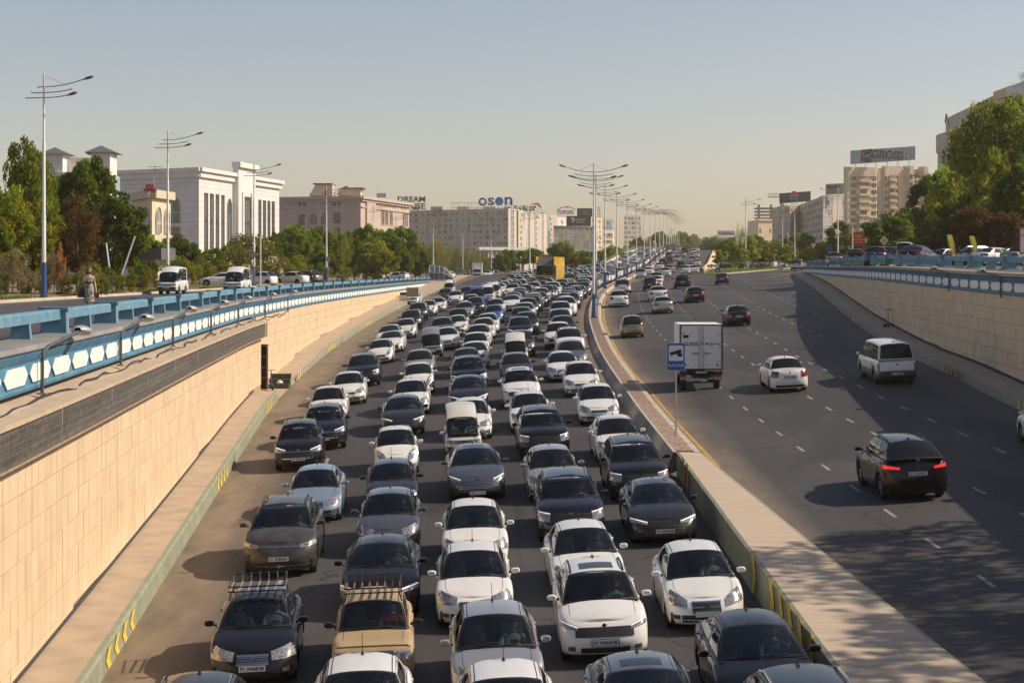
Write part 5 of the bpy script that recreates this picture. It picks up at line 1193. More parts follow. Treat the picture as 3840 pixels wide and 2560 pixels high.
for x0, x1 in ((1615,1660),(1715,1760),(1812,1857),(1890,1915),(1548,1572)):
    A, Bq = V2(x0, 890), V2(x1, 890); prism('roof_housing', [A, Bq, Bq+Vector((0, 5)), A+Vector((0, 5))], zt, zt+pxz(780, 880)*0+1.6, TANB, b)
b = tag(link('apartment_block', None), 'stepped panel block with blue balcony columns right of the rooftop letters', 'building')
pts = []; x = 1906; Yb = 872
segs = [(1906,1943,872,'b'),(1943,1968,880,'g'),(1968,2002,900,'b'),(2002,2020,915,'g'),(2020,2050,940,'b'),(2050,2080,985,'g')]
for i, (x0, x1, Y, k) in enumerate(segs):
    A = V2(x0, Y); Bq = V2(x1, Y+10); zz = pxz(782+i*4.5, Y); prism('wall', [A, Bq, Bq+Vector((2, 16)), A+Vector((2, 16))], -2, zz, GREYB if k == 'g' else BALB, b)
    gridwin(b, A, Bq, 1 if k == 'g' else 2, [zz-2.2-3.0*j for j in range(7)], 20+i, (1.0, 1.8), 1.4, .05, .1)
    if k == 'b':
        for j in range(8): bandbox('balcony_slab', b, A, Bq, 0, (Bq-A).length, zz-.6-3.0*j, .25, .35, CREAM)
        bandbox('balcony_side', b, A, Bq, (Bq-A).length*.55, (Bq-A).length, zz/2-1, zz+1.5, .2, CREAM)
b = tag(link('apartment_block', None), 'pale apartment block below the TURON letters', 'building')
A, Bq = V2(2050, 1010), V2(2160, 1040); zz = pxz(812, 1010); prism('wall', [A, Bq, Bq+Vector((2, 16)), A+Vector((2, 16))], -2, zz, WHITEB, b); gridwin(b, A, Bq, 5, [zz-2.2-3.1*j for j in range(7)], 31, frame=BALB)
b = tag(link('glass_office', None), 'grey glass-fronted building under the black hostel billboard', 'building')
A, Bq = V2(2078, 960), V2(2225, 985); zz = pxz(852, 960); prism('wall', [A, Bq, Bq+Vector((0, 18)), A+Vector((0, 18))], -2, zz, mat('curtain_wall', (.13,.15,.16), .15, .3, var=.4, scale=.25), b); bandbox('roof_edge', b, A, Bq, -.5, (Bq-A).length+.5, zz+.3, 1.0, 1.0, DARKB)
for k in range(1, 9): bandbox('mullion', b, A, Bq, k*(Bq-A).length/9-.06, k*(Bq-A).length/9+.06, zz/2, zz, .12, GREYB)
for j in range(1, 4): bandbox('transom', b, A, Bq, 0, (Bq-A).length, zz*j/4, .12, .1, GREYB)
b = tag(link('apartment_block', None), 'tan block with an aerial mast right of the hostel billboard', 'building')
A, Bq = V2(2215, 1050), V2(2255, 1060); zz = pxz(815, 1050); prism('wall', [A, Bq, Bq+Vector((2, 30)), A+Vector((2, 30))], -2, zz, CREAM, b); gridwin(b, A, Bq, 3, [zz-2.2-3.1*j for j in range(8)], 41)
b = tag(link('apartment_block', None), 'blue grey block half hidden by the median lamp posts', 'building')
A, Bq = V2(2262, 1100), V2(2296, 1105); zz = pxz(822, 1100); prism('wall', [A, Bq, Bq+Vector((2, 30)), A+Vector((2, 30))], -2, zz, BALB, b); gridwin(b, A, Bq, 3, [zz-2.2-3.1*j for j in range(8)], 43)
b = tag(link('low_building', None), 'low cream building beside the far lamp posts', 'building')
A, Bq = V2(2262, 900), V2(2297, 905); zz = pxz(862, 900); prism('wall', [A, Bq, Bq+Vector((2, 20)), A+Vector((2, 20))], -2, zz, CREAM, b); gridwin(b, A, Bq, 4, [zz-2.4, zz-6], 47, (1, 1.4))
b = tag(link('tower_block', None), 'hazy grey tower block behind the far row of lamp posts', 'building')
A, Bq = V2(2340, 1500), V2(2405, 1510); zz = pxz(805, 1500); prism('wall', [A, Bq, Bq+Vector((2, 30)), A+Vector((2, 30))], -2, zz, GREYB, b); gridwin(b, A, Bq, 5, [zz-3-4*j for j in range(9)], 51, (1.6, 3), 2.2, 0, 0)
b = tag(link('shopping_pavilion', None), 'low white glazed pavilion behind the trees left of the yellow truck', 'building')
A, Bq = V2(1800, 640), V2(1965, 650); prism('wall', [A, Bq, Bq+Vector((0, 14)), A+Vector((0, 14))], -2, pxz(938, 640), PANE2, b); bandbox('roof', b, A, Bq, -1, (Bq-A).length+1, pxz(932, 640), 1.1, 3, WHITEB, -2)
for k in range(12): bandbox('column', b, A, Bq, k*(Bq-A).length/11-.15, k*(Bq-A).length/11+.15, pxz(975, 640), 8, .3, WHITEB)
# -- rooftop letters
def truss(par, x0, x1, ya, yb, Y, n):
    mb = MB(); a, c = px(x0, ya, Y+.6), px(x1, yb, Y+.6)
    for z in (a.z, c.z): mb.tube([(a.x, a.y, z), (c.x, c.y, z)], .09, 4)
    for k in range(n+1):
        xx = lerp(a.x, c.x, k/n); mb.tube([(xx, a.y, min(a.z, c.z)-1.5), (xx, a.y, max(a.z, c.z))], .07, 4)
        if k < n: mb.tube([(xx, a.y, a.z), (lerp(a.x, c.x, (k+1)/n), a.y, c.z)], .05, 4)
    return build('truss', mb, METAL, par, merge=False)
sg = tag(link('rooftop_sign', None), 'dark serif-like DREAM HOUSE letters on the panel block roof', 'sign')
sign_text('lettering', 'DREAM', 1543, 747, 890, 21, SIGND, None, wpx=103, bold=.03, par=sg); sign_text('lettering', 'HOUSE', 1543, 773, 890, 22, SIGND, None, wpx=103, bold=.03, par=sg); truss(sg, 1490, 1596, 740, 785, 891, 8)
sg = tag(link('rooftop_sign', None), 'big blue OSON letters on the long block roof', 'sign')
Ys = 884; s_ = Ys/FPX
def disc(par, x, y, ro, ri, m, name='lettering'):
    mb = MB(); c = px(x, y, Ys); n = 28; rr = [(ro*s_, -.3), (ro*s_, .3)]
    if ri: prof = [(ri*s_, -.3), (ro*s_, -.3), (ro*s_, .3), (ri*s_, .3), (ri*s_, -.3)]
    else: prof = [(.01, -.3), (ro*s_, -.3), (ro*s_, .3), (.01, .3)]
    mb.lathe(prof, tuple(c), 'y', n); return build(name, mb, m, par, merge=False)
disc(sg, 1810, 757, 15.5, 8.5, SIGNB); sign_text('lettering', 's', 1841, 756, Ys, 30, SIGNB, None, wpx=25, bold=.022, par=sg); disc(sg, 1872, 755, 16, 0, mat('sign_blue_disc', (.02,.09,.42), .5, col2=(.03,.2,.5), scale=.15)); sign_text('lettering', 'n', 1907, 754, Ys, 31, SIGNB, None, wpx=30, bold=.025, par=sg); truss(sg, 1692, 1920, 760, 780, Ys+.5, 18)
sg = tag(link('rooftop_sign', None), 'green and black Satkor letters with a red arc on the stepped block', 'sign')
sign_text('lettering', 'S', 1934, 781, 890, 20, SIGND, None, wpx=14, bold=.03, par=sg); sign_text('lettering', 'aik', 1963, 782, 890, 22, SIGNG, None, wpx=42, bold=.04, par=sg); sign_text('lettering', 'or', 1997, 783, 890, 19, SIGND, None, wpx=28, bold=.03, shear=.2, par=sg)
mb = MB(); mb.tube([tuple(px(1990+38*t, 766-2*t+22*max(0, t-.75)**1.5*6, 889)) for t in (0,.2,.4,.6,.75,.85,.93,1)], [.1,.25,.4,.5,.6,.6,.5,.2], 6); build('red_arc', mb, RSIGN, sg); truss(sg, 1925, 2030, 772, 800, 891, 8)
sg = tag(link('rooftop_sign', None), 'blue and white TURON letters under a red arch', 'sign')
sign_text('lettering', 'TURON', 2119, 795, 1000, 14, SIGNB, None, wpx=60, bold=.02, par=sg); mb = MB(); mb.tube([tuple(px(2090+68*t, 786-13*math.sin(t*2.6)+ (8*t*t), 1000)) for t in [i/10 for i in range(11)]], .28, 6); build('red_arch', mb, RSIGN, sg); disc_ = MB(); c = px(2127, 777, 1000); disc_.lathe([(.01,-.1),(.55,-.1),(.55,.1),(.01,.1)], tuple(c), 'y', 14); build('ball', disc_, SIGNB, sg, merge=False); truss(sg, 2090, 2152, 789, 803, 1001, 8)
def board(name, x0, x1, y0, y1, Y, m, label, legs=True, ry=0.0, cat='billboard', yb=None, dY=0.0, th=.3):
    t = tag(link(name, None), label, cat); A, Bq = px(x0, y0, Y), px(x1, y0, Y+dY); mb = MB(); yb = yb or y1
    P = [px(x0, y1, Y), px(x1, y1 if yb is None else yb, Y+dY), px(x1, y0-(y1-yb), Y+dY), px(x0, y0, Y)]
    mb.ext(P, Vector((0, th, 0))); build('panel', mb, m, t, merge=False)
    if legs:
        mb = MB(); L = (P[1]-P[0]); 
        for k in range(6):
            q = P[0]+L*(k+.5)/6; mb.tube([(q.x, q.y+.5, q.z-3), (q.x, q.y+.5, P[3].z)], .1, 4); mb.tube([(q.x, q.y+.5, P[3].z-.5), (q.x, q.y+4, q.z-2)], .08, 4)
        build('support', mb, METAL, t, merge=False)
    return t
t = board('billboard', 2124, 2216, 810, 848, 955, DARKB, 'black PREMIUM HOSTEL billboard over the glass building')
sign_text('lettering', 'PREMIUM\nHOSTEL', 2178, 828, 954, 16, SIGNW, None, wpx=35, par=t, depth=.05); mb = MB(); P = [px(2144, 816, 954), px(2156, 826, 954), px(2146, 835, 954)]
for i in range(3): mb = MB(); mb.tube([tuple(P[i]), tuple(P[(i+1)%3])], .16, 4); build('emblem_stroke', mb, SIGNW, t)
t = board('billboard', 2164, 2221, 781, 812, 1000, DARKB, 'dark board with pale green lettering behind the hostel billboard'); sign_text('lettering', 'salto\ncaldo', 2198, 797, 999, 16, mat('sign_mint', (.3,.5,.4), .6), None, wpx=30, par=t, depth=.05)
# lattice mast
mb = MB()
for dx in (-.8, .8):
    mb.tube([tuple(px(2243, 815, 1052)+Vector((dx*1.6, 0, 0))), tuple(px(2243, 775, 1052)+Vector((dx, 0, 0)))], .12, 4)
for k in range(7): p = px(2243, 813-k*5.5, 1052); mb.box(tuple(p), (2.6-.1*k, .2, .25)); 
tag(build('lattice_mast', mb, RUST, merge=False), 'rusty lattice mast on the tan block roof', 'mast')
# -- right side
b = tag(link('apartment_tower', None), 'cream apartment tower with rounded corners under the GROSS billboard', 'building')
Yg = 773; c5 = lambda u: 3000+u/3.136; r5 = lambda v: 500+v/3.136
A, Bq = V2(c5(520), Yg-6), V2(c5(1475), Yg+9); zl, zr = pxz(r5(410), Yg), pxz(r5(362), Yg-14); d = (Bq-A).normalized(); n = Vector((d.y, -d.x)); L = (Bq-A).length
ex = lambda u: edge_at(A, Bq, c5(u)); zt = (zl+zr)/2
def roundbox(name, u0, u1, z0, z1, dep, m, rr=1.2):
    mb = MB(); P = []
    for cx_, cy, a0 in ((u0+rr, dep-rr, 180), (u1-rr, dep-rr, 90)):
        arc = [(cx_+rr*math.cos(R(a)), cy+rr*math.sin(R(a))) for a in (range(180, 89, -18) if a0 == 180 else range(90, -1, -18))]; P += arc
    P = [(u0, -.5)]+P+[(u1, -.5)]; W = [A+d*x+n*y for x, y in P]; mb.ext([(w.x, w.y, z0) for w in W], z1-z0); return build(name, mb, m, b, merge=False)
prism('wall', [A, Bq, Bq+Vector((4, 16)), A+Vector((6, 18))], -2, zt-.5, CREAM, b)
roundbox('bay', ex(520), ex(900), -2, pxz(r5(405), Yg), 1.2, CREAM); roundbox('bay', ex(965), ex(1250), -2, pxz(r5(385), Yg), 1.2, CREAM); roundbox('rounded_corner', ex(1225), ex(1310), -2, pxz(r5(362), Yg-10), 3.2, CREAM, 3); roundbox('rounded_corner', ex(1395), ex(1475), -2, pxz(r5(362), Yg-12), 3.2, CREAM, 3)
bandbox('recess_panel', b, A, Bq, ex(905), ex(962), zt/2-2, zt+1, .6, TANB)
for k, v in enumerate((525,605,688,770,852,935,1015,1095,1178)):
    z = pxz(r5(v), Yg-6); zt_ = lambda u: 0
    for g in (595, 628, 835, 868, 990, 1045, 1122): window(b, A+n*1.2, Bq+n*1.2, ex(g), z+(g-700)/900*.9, 1.05 if g != 1045 else 1.9, 1.5, 'one', FRAMED, random.choice([PANE, PANE, PANE2]))
    for g0, g1 in ((652, 805),(1015,1110),(1305,1398)):
        zz = z+((g0+g1)/2-700)/900*1.6; rb = roundbox('balcony', ex(g0), ex(g1), zz-1.75, zz-.72, 2.6, PEACH, .8)
        if (k+g0) % 3: window(b, A+n*2.2, Bq+n*2.2, (ex(g0)+ex(g1))/2, zz+.1, (ex(g1)-ex(g0))*.9, 1.5, 'two', FRAMEW, random.choice([PANE, PANE2]), 'balcony_glazing')
        else: window(b, A+n*1.3, Bq+n*1.3, (ex(g0)+ex(g1))/2, zz+.1, (ex(g1)-ex(g0))*.5, 1.6, 'two', FRAMED)
    for g in (1262, 1432): window(b, A+n*3.25, Bq+n*3.25, ex(g), z+(g-700)/900*1.5, 1.1, 1.6, 'one', FRAMED)
t = board('billboard', c5(593), c5(1355), r5(205), r5(365), Yg+2, mat('board_glass_grey', (.34,.39,.40), .5, var=.12, scale=.1), 'grey GROSS billboard on the cream tower roof', yb=r5(312), dY=-14)
pz = lambda u, v: px(c5(u), r5(v), Yg-1-14*(u-593)/762)
sign_text('lettering', 'GROSS', c5(1025), r5(253), Yg-11, 33, NAVYS, None, wpx=116, bold=.032, par=t, depth=.3, ry=R(3.0))
def strokes(par, lst, r, m):
    for l in lst: mb = MB(); mb.tube([tuple(pz(*p)+Vector((0,-3,0))) for p in l], r, 4); build('emblem_stroke', mb, m, par)
strokes(t, [[(712,320),(712,212),(830,204),(805,240),(742,244),(742,278)], [(705,335),(735,305),(800,298),(800,268)], [(828,262),(826,330),(742,334)]], .62, NAVYS)
mb = MB()
for k in range(1, 16):
    q0, q1 = pz(593+762*k/16, 205-53*k/16), pz(593+762*k/16, 365-53*k/16); mb.tube([tuple(q0+Vector((0,-2.3,0))), tuple(q1+Vector((0,-2.3,0)))], .07, 4)
build('panel_joints', mb, METAL, t, merge=False)
b = tag(link('apartment_block', None), 'long tan apartment block under the dark PEPSI billboard', 'building')
c6 = lambda u: 2600+u/3.92; r6 = lambda v: 680+v/3.92
PL = [(1160,400,900),(1235,372,890),(1420,358,880),(1560,345,890),(1640,320,875),(1905,215,800)]
for i, ((u0, v0, Y0), (u1, v1, Y1)) in enumerate(zip(PL, PL[1:])):
    A, Bq = V2(c6(u0), Y0), V2(c6(u1), Y1); zz = pxz(r6((v0+v1)/2), (Y0+Y1)/2); prism('wall', [A, Bq, Bq+Vector((8, 20)), A+Vector((8, 20))], -2, zz, TANB, b)
    gridwin(b, A, Bq, max(1, int((Bq-A).length/4.5)), [zz-2.6-3.15*j for j in range(8)], 60+i, (1.3, 2.4), 1.8, .05, .3)
b = tag(link('apartment_block', None), 'lavender grey gable end beside the cream tower', 'building')
A, Bq = V2(c6(1905), 800), V2(c6(2230), 812); zz = pxz(r6(212), 805); prism('wall', [A, Bq, Bq+Vector((2, 24)), A+Vector((2, 24))], -2, zz, LAV, b); gridwin(b, A, Bq, 6, [zz-3-4.2*j for j in range(8)], 71, (1.2, 1.6), 1.8, .55, .2)
bandbox('pale_strip', b, A, Bq, edge_at(A, Bq, c6(2040)), edge_at(A, Bq, c6(2165)), zz/2-1, zz+1.5, .15, GREYB)
for j in range(7): bandbox('floor_band', b, A, Bq, 0, (Bq-A).length, zz-.8-4.2*j, .2, .22, WHITEB)
t = board('billboard', c6(1265), c6(1725), r6(178), r6(325), 872, mat('board_navy', (.02,.024,.045), .6, var=.12, scale=.12), 'dark billboard with the round red white and blue PEPSI emblem', yb=r6(292))
mb = MB(); c = px(c6(1482), r6(228), 868); rx, rz_ = 62/3.92*868/FPX, 88/3.92*868/FPX; n_ = 28
def disc_pts(z0, z1, k=1.0):
    P = []
    for i in range(n_+1):
        z = lerp(z0, z1, i/n_); P.append((z, math.sqrt(max(0, 1-z*z))))
    return [(c.x+w*rx*k, c.y, c.z+z*rz_*k) for z, w in P]+[(c.x-w*rx*k, c.y, c.z+z*rz_*k) for z, w in reversed(P)]
for nm, z0, z1, m, dy in (('emblem_rim', -1, 1, mat('sign_lightblue', (.35,.45,.6), .6), .3), ('emblem_red', .28, .95, RSIGN, 0), ('emblem_white', -.38, .28, SIGNW, 0), ('emblem_blue', -.95, -.38, mat('sign_pepsiblue', (.03,.09,.38), .5), 0)):
    mb = MB(); mb.ext([Vector(p)+Vector((0, dy, 0)) for p in disc_pts(z0, z1, 1 if dy else .94)], Vector((0, .25, 0))); build(nm, mb, m, t, merge=False)
sign_text('lettering', 'PEPSI', c6(1480), r6(234), 867.6, 10, DARKB, None, wpx=29, bold=.05, par=t, depth=.1, ry=R(2))
t = board('billboard', c6(1945), c6(2215), r6(42), r6(195), 802, mat('board_pale_green', (.42,.46,.38), .6, var=.06), 'pale green MAFF billboard behind the cream tower', yb=r6(182))
sign_text('lettering', 'MAFF', c6(2060), r6(85), 801, 12, DARKB, None, wpx=46, bold=.05, par=t, depth=.1); sign_text('lettering', '..', c6(1996), r6(58), 801, 2.5, DARKB, None, wpx=12, bold=.03, par=t, depth=.1); sign_text('lettering', 'LAMINAT va\nESHIKLAR', c6(2040), r6(147), 801, 14, DARKB, None, wpx=40, par=t, depth=.1)
mb = MB(); mb.ext([px(c6(a), r6(v), 801) for a, v in ((2135,160),(2200,70),(2240,80),(2240,190))], Vector((0, .1, 0))); build('door_picture', mb, TANB, t, merge=False)
b = tag(link('apartment_block', None), 'plain beige block left of the long tan apartment block', 'building')
A, Bq = V2(c6(955), 1000), V2(c6(1165), 1005); zz = pxz(r6(565), 1000); prism('wall', [A, Bq, Bq+Vector((8, 30)), A+Vector((-2, 30))], -2, zz, CREAM, b); bandbox('cornice', b, A, Bq, -.5, (Bq-A).length+.5, zz, 1, .8, CREAM); gridwin(b, A, Bq, 3, [zz-6-5*j for j in range(3)], 77, (1, 1.3), 2, .4, 0)
b = tag(link('unfinished_building', None), 'unfinished grey concrete frame rising behind the beige block', 'building')
for k in range(4): p = px(c6(1125), r6(400+k*48), 1150); mb = MB(); mb.box(tuple(p), (19, 12, .9)); build('slab', mb, GREYC, b)
for dx in (-8, 0, 8):
    p = px(c6(1125), r6(480), 1150); mb = MB(); mb.box((p.x+dx, p.y-5, p.z-12), (1.4, 1.4, 36)); build('column', mb, GREYC, b)
b = tag(link('construction_crane', None), 'thin tower crane jib left of the PEPSI billboard', 'crane'); mb = MB(); p0, p1 = px(c6(1098), r6(237), 1200), px(c6(1300), r6(237), 1200)
for dz in (0, 2.6): mb.tube([(p0.x, p0.y, p0.z+dz), (p1.x, p1.y, p1.z+dz)], .2, 4)
for k in range(14): mb.tube([(lerp(p0.x, p1.x, k/14), p0.y, p0.z), (lerp(p0.x, p1.x, (k+.5)/14), p0.y, p0.z+2.6), (lerp(p0.x, p1.x, (k+1)/14), p0.y, p0.z)], .12, 4)
build('jib', mb, METAL, b, merge=False); mb = MB(); mb.box((p1.x, p1.y, p1.z/2-1), (2, 2, p1.z+2)); build('mast', mb, METAL, b)
for (u0, u1, v, lab) in ((365, 610, 705, 'low white modern building with long window bands on the far right horizon'), (800, 895, 690, 'rounded white modern building with terraces right of the far poplar')):
    b = tag(link('modern_building', None), lab, 'building'); Y = 1300; A, Bq = V2(c6(u0), Y), V2(c6(u1), Y+5); zz = pxz(r6(v), Y); prism('wall', [A, Bq, Bq+Vector((3, 30)), A+Vector((3, 30))], -2, zz, WHITEB, b)
    for j in range(5): bandbox('window_band', b, A, Bq, .5, (Bq-A).length-.5, zz-3.2-4.6*j, 2.0, .2, PANE)
    for j in range(5): bandbox('terrace_slab', b, A, Bq, -1.5, (Bq-A).length+1.5, zz-.8-4.6*j, .5, 1.4, WHITEB)
# -- big block, top right
b = tag(link('apartment_block', None), 'weathered tan high-rise rising behind the tall trees at the right edge', 'building')
Y = 420; A, M1, Bq = V2(3516, 430), V2(3570, 415), V2(3990, 300)
z1 = pxz(505, 430); prism('wall', [A, M1, M1+Vector((10, 30)), A+Vector((10, 30))], -2, z1, TANB, b); bandbox('corner_cap', b, A, M1, -.4, (M1-A).length+.3, z1-2.4, 4.4, .3, GREYB)
z2 = pxz(500, 415); prism('wall', [M1, Bq, Bq+Vector((30, 20)), M1+Vector((10, 34))], -2, z2, TANB, b); prism('upper_wall', [M1+Vector((-1,2)), Bq+Vector((1,3)), Bq+Vector((28, 20)), M1+Vector((10, 34))], z2, z2+3.6, GREYB, b)
for k in range(9): bandbox('lintel_band', b, M1, Bq, 0, (Bq-M1).length, z2-1.0-3.1*k, .9, .35, WHITEB if k == 0 else PEACH)
gridwin(b, M1, Bq, 30, [z2-2.6-3.1*k for k in range(9)], 81, (1.3, 2.2), 1.6, .05, .15); gridwin(b, A, M1, 1, [z1-6-3.1*k for k in range(6)], 83, (1.0, 1.2), 1.5, .3, .3)
b2 = tag(link('apartment_block', None), 'tan rooftop corner with aerials at the very right edge', 'building'); A, Bq = V2(3785, 300), V2(3990, 280); z3 = pxz(358, 300); prism('wall', [A, Bq, Bq+Vector((0, 10)), A+Vector((0, 10))], z2-1, z3, PEACH, b2); bandbox('parapet_band', b2, A, Bq, -.3, (Bq-A).length, z3+.3, 1.9, .4, WHITEB)
for i, (x, y0, y1, Y) in enumerate(((3651,425,377,395),(3668,425,387,390),(3685,425,388,385),(3793,360,328,300),(3815,355,310,298),(3830,340,280,296),(3838,340,270,294),(505*0+591,745,624,205))):
    mb = MB(); p, q = px(x, y0, Y), px(x if x > 1000 else 581, y0 if False else y1, Y)
    if x < 1000: p = px(571, 690, Y); q = px(582, 622, Y)
    mb.tube([tuple(p-Vector((0,0,2))), tuple(q)], .05, 4); w = .9
    for k in range(3): mb.tube([(q.x-w+.2*k, q.y, q.z-.12-.35*k), (q.x+w-.2*k, q.y, q.z-.12-.35*k)], .035, 4)
    tag(build('roof_aerial', mb, METAL, merge=False), 'thin television aerial, %s of the roof aerials from the left' % nth((7 if x > 1000 else 0) and i+1), 'aerial', 'roof aerials')
# rusty sign frame on that roof
mb = MB()
for k in range(16):
    p = px(3560+k*6, 478-k*2.6, 412); mb.tube([tuple(p), tuple(p+Vector((random.uniform(-.4,.4), 0, random.uniform(.8, 2.2))))], .09, 4); mb.tube([tuple(p), tuple(px(3566+k*6, 474-k*2.6, 412))], .12, 4)
tag(build('rusty_frame', mb, RUST, merge=False), 'rusty remains of a sign frame on the high-rise roof edge', 'frame')
mb = MB(); mb.ext([px(x, y, 425) for x, y in ((3543,460),(3548,425),(3553,432),(3552,465))], Vector((0, .3, 0))); tag(build('torn_panel', mb, DARKB, merge=False), 'dark upright scrap of a sign at the high-rise corner', 'panel')
# ---------------------------------------------------------------- trees and plants
def leaf_mat(name, a, b_, tr=.52):
    a, b_ = (a[0]*1.9, a[1]*1.72, a[2]*1.3), (b_[0]*1.8, b_[1]*1.62, b_[2]*1.3)
    m = bpy.data.materials.new(name); m.use_nodes = True; N = m.node_tree.nodes; L = m.node_tree.links; N.remove(N['Principled BSDF']); out = N['Material Output']
    gi = N.new('ShaderNodeNewGeometry'); ob = N.new('ShaderNodeObjectInfo'); mx = N.new('ShaderNodeMix'); mx.data_type = 'RGBA'
    mx.inputs['A'].default_value = a+(1,); mx.inputs['B'].default_value = b_+(1,); L.new(gi.outputs['Random Per Island'], mx.inputs['Factor'])
    hs = N.new('ShaderNodeHueSaturation'); mr = N.new('ShaderNodeMapRange'); mr.inputs[3].default_value = .75; mr.inputs[4].default_value = 1.25; L.new(ob.outputs['Random'], mr.inputs[0]); L.new(mr.outputs[0], hs.inputs['Value']); L.new(mx.outputs['Result'], hs.inputs['Color'])
    d = N.new('ShaderNodeBsdfDiffuse'); t = N.new('ShaderNodeBsdfTranslucent'); L.new(hs.outputs[0], d.inputs[0]); L.new(hs.outputs[0], t.inputs[0])
    s = N.new('ShaderNodeMixShader'); s.inputs[0].default_value = tr; L.new(d.outputs[0], s.inputs[1]); L.new(t.outputs[0], s.inputs[2]); L.new(s.outputs[0], out.inputs[0]); return m
LG = leaf_mat('leaves_green', (.055,.095,.014), (.135,.19,.022)); LD = leaf_mat('leaves_dark', (.036,.062,.014), (.085,.12,.025)); LY = leaf_mat('leaves_yellow_green', (.12,.15,.02), (.26,.24,.03)); LB = leaf_mat('leaves_brown', (.06,.036,.018), (.10,.062,.032)); LGR = leaf_mat('leaves_grey', (.13,.115,.08), (.22,.19,.13)); LO = leaf_mat('leaves_olive', (.10,.10,.025), (.19,.17,.04))
LBR = leaf_mat('leaves_bright', (.12,.20,.018), (.22,.29,.028)); LOR = leaf_mat('leaves_orange', (.28,.12,.04), (.36,.17,.06)); LW = leaf_mat('blossom', (.6,.58,.5), (.7,.68,.62)); BARK = mat('bark', (.13,.10,.07), .95, var=.3, scale=8); LIMEW = mat('limewashed_bark', (.55,.52,.46), .9, var=.1); GRASS = leaf_mat('grass_blades', (.07,.12,.02), (.16,.2,.04))
def crown_mesh(name, seed, mats, H=10, r=3.2, z0=2.6, nb=60, nl=90, leaf=.40, shape='oval', mixw=(.6,.3,.1)):
    rd = random.Random(seed); vs, fs, ms = [], [], []
    zc, hz = (z0+H)/2, (H-z0)/2
    nl = int(nl*1.5)
    for b in range(nb):
        for _ in range(50):
            x, y, z = rd.uniform(-1,1), rd.uniform(-1,1), rd.uniform(-1,1)
            d = math.sqrt(x*x+y*y+z*z)
            if d <= 1 and d > .25+.5*rd.random():
                break
        if shape == 'cone': k = (1-z)/2*.95+.12
        elif shape == 'column': k = .75+.25*(1-z*z)
        elif shape == 'umbrella': k = .55+.45*(z+1)/2
        elif shape == 'droop': k = 1.0-.25*max(0, z)
        else: k = 1
        bx, by, bz = x*r*k, y*r*k, zc+z*hz*(.97); br = r*rd.uniform(.20,.36)
        w = rd.random(); mi = 0 if w < mixw[0] else (1 if w < mixw[0]+mixw[1] else 2)
        for l in range(nl):
            a, c = rd.uniform(0, 6.283), rd.uniform(-1, 1); s_ = math.sqrt(1-c*c); q = br*rd.random()**.4
            if shape == 'droop': px_, py, pz = bx+q*s_*math.cos(a)*.7, by+q*s_*math.sin(a)*.7, bz+q*c*1.5-.3*q
            else: px_, py, pz = bx+q*s_*math.cos(a), by+q*s_*math.sin(a), bz+q*c*.8
            sz = leaf*1.05*rd.uniform(.6, 1.35); n = Vector((rd.gauss(0,1), rd.gauss(0,1), rd.gauss(0.5,1))).normalized(); t = n.orthogonal().normalized(); t = (Matrix.Rotation(rd.uniform(0, 6.28), 3, n) @ t)*sz; u = n.cross(t).normalized()*sz*.5
            p = Vector((px_, py, pz)); i = len(vs); vs += [p-t*.5, p+u*.6, p+t*.5, p-u*.6]; fs.append((i, i+1, i+2, i+3)); ms.append(mi if rd.random() < .8 else rd.randrange(len(mats)))
    me = bpy.data.meshes.new(name); me.from_pydata([tuple(v) for v in vs], [], fs)
    for m in mats: me.materials.append(m)
    me.polygons.foreach_set('material_index', [min(k, len(mats)-1) for k in ms]); me.update(); return me
def trunk_mesh(name, seed, H=10, r0=.2, z0=2.6, r=3.2, m=BARK, nbr=7):
    rd = random.Random(seed); mb = MB(); top = H*.72; pts = [(0,0,-.3)]; x = y = 0
    for k in range(1, 6): x += rd.uniform(-.12,.12); y += rd.uniform(-.12,.12); pts.append((x, y, top*k/5))
    mb.tube(pts, [r0*1.25, r0, r0*.85, r0*.65, r0*.45, r0*.15], 7)
    for b in range(nbr):
        t = rd.uniform(z0*.8, top*.9); a = rd.uniform(0, 6.28); L = r*rd.uniform(.5,.85); k = t/top; bx, by = x*k, y*k
        mb.tube([(bx, by, t), (bx+math.cos(a)*L*.5, by+math.sin(a)*L*.5, t+L*.4), (bx+math.cos(a)*L, by+math.sin(a)*L, t+L*.65)], [r0*.4, r0*.25, r0*.08], 5)
    return mb.mesh(name, [m], True)
TP = {}
def proto(k, mats, label, cat='tree', bark=BARK, **kw):
    H, r, z0 = kw.get('H', 10), kw.get('r', 3.2), kw.get('z0', 2.6)
    TP[k] = [crown_mesh('crown', hash(k) % 1000 if False else sum(map(ord, k)), mats, **kw), trunk_mesh('trunk', sum(map(ord, k))+5, H, kw.get('r0', .2) if False else .2*H/10, z0, r, bark), H, cat, label]
proto('broad', [LG, LD, LBR], 'leafy green tree', H=10, r=3.4, z0=1.8, nb=70, nl=110); proto('broadb', [LBR, LG, LY], 'bright green tree', H=9, r=3.0, z0=1.6, nb=64, nl=105); proto('dark', [LD, LG], 'dark green tree', H=10, r=3.3, z0=1.2, nb=74, nl=110)
proto('yellow', [LY, LG, LBR], 'yellow green tree', H=10, r=3.4, z0=1.5, nb=64, nl=105); proto('brown', [LB, LB, LO], 'dead brown conifer', H=9, r=2.3, z0=1.8, nb=90, nl=80, shape='column', leaf=.2); proto('rust', [LB, LB, LD], 'rust brown tree', H=9, r=3.6, z0=3, nb=60, nl=110, shape='umbrella')
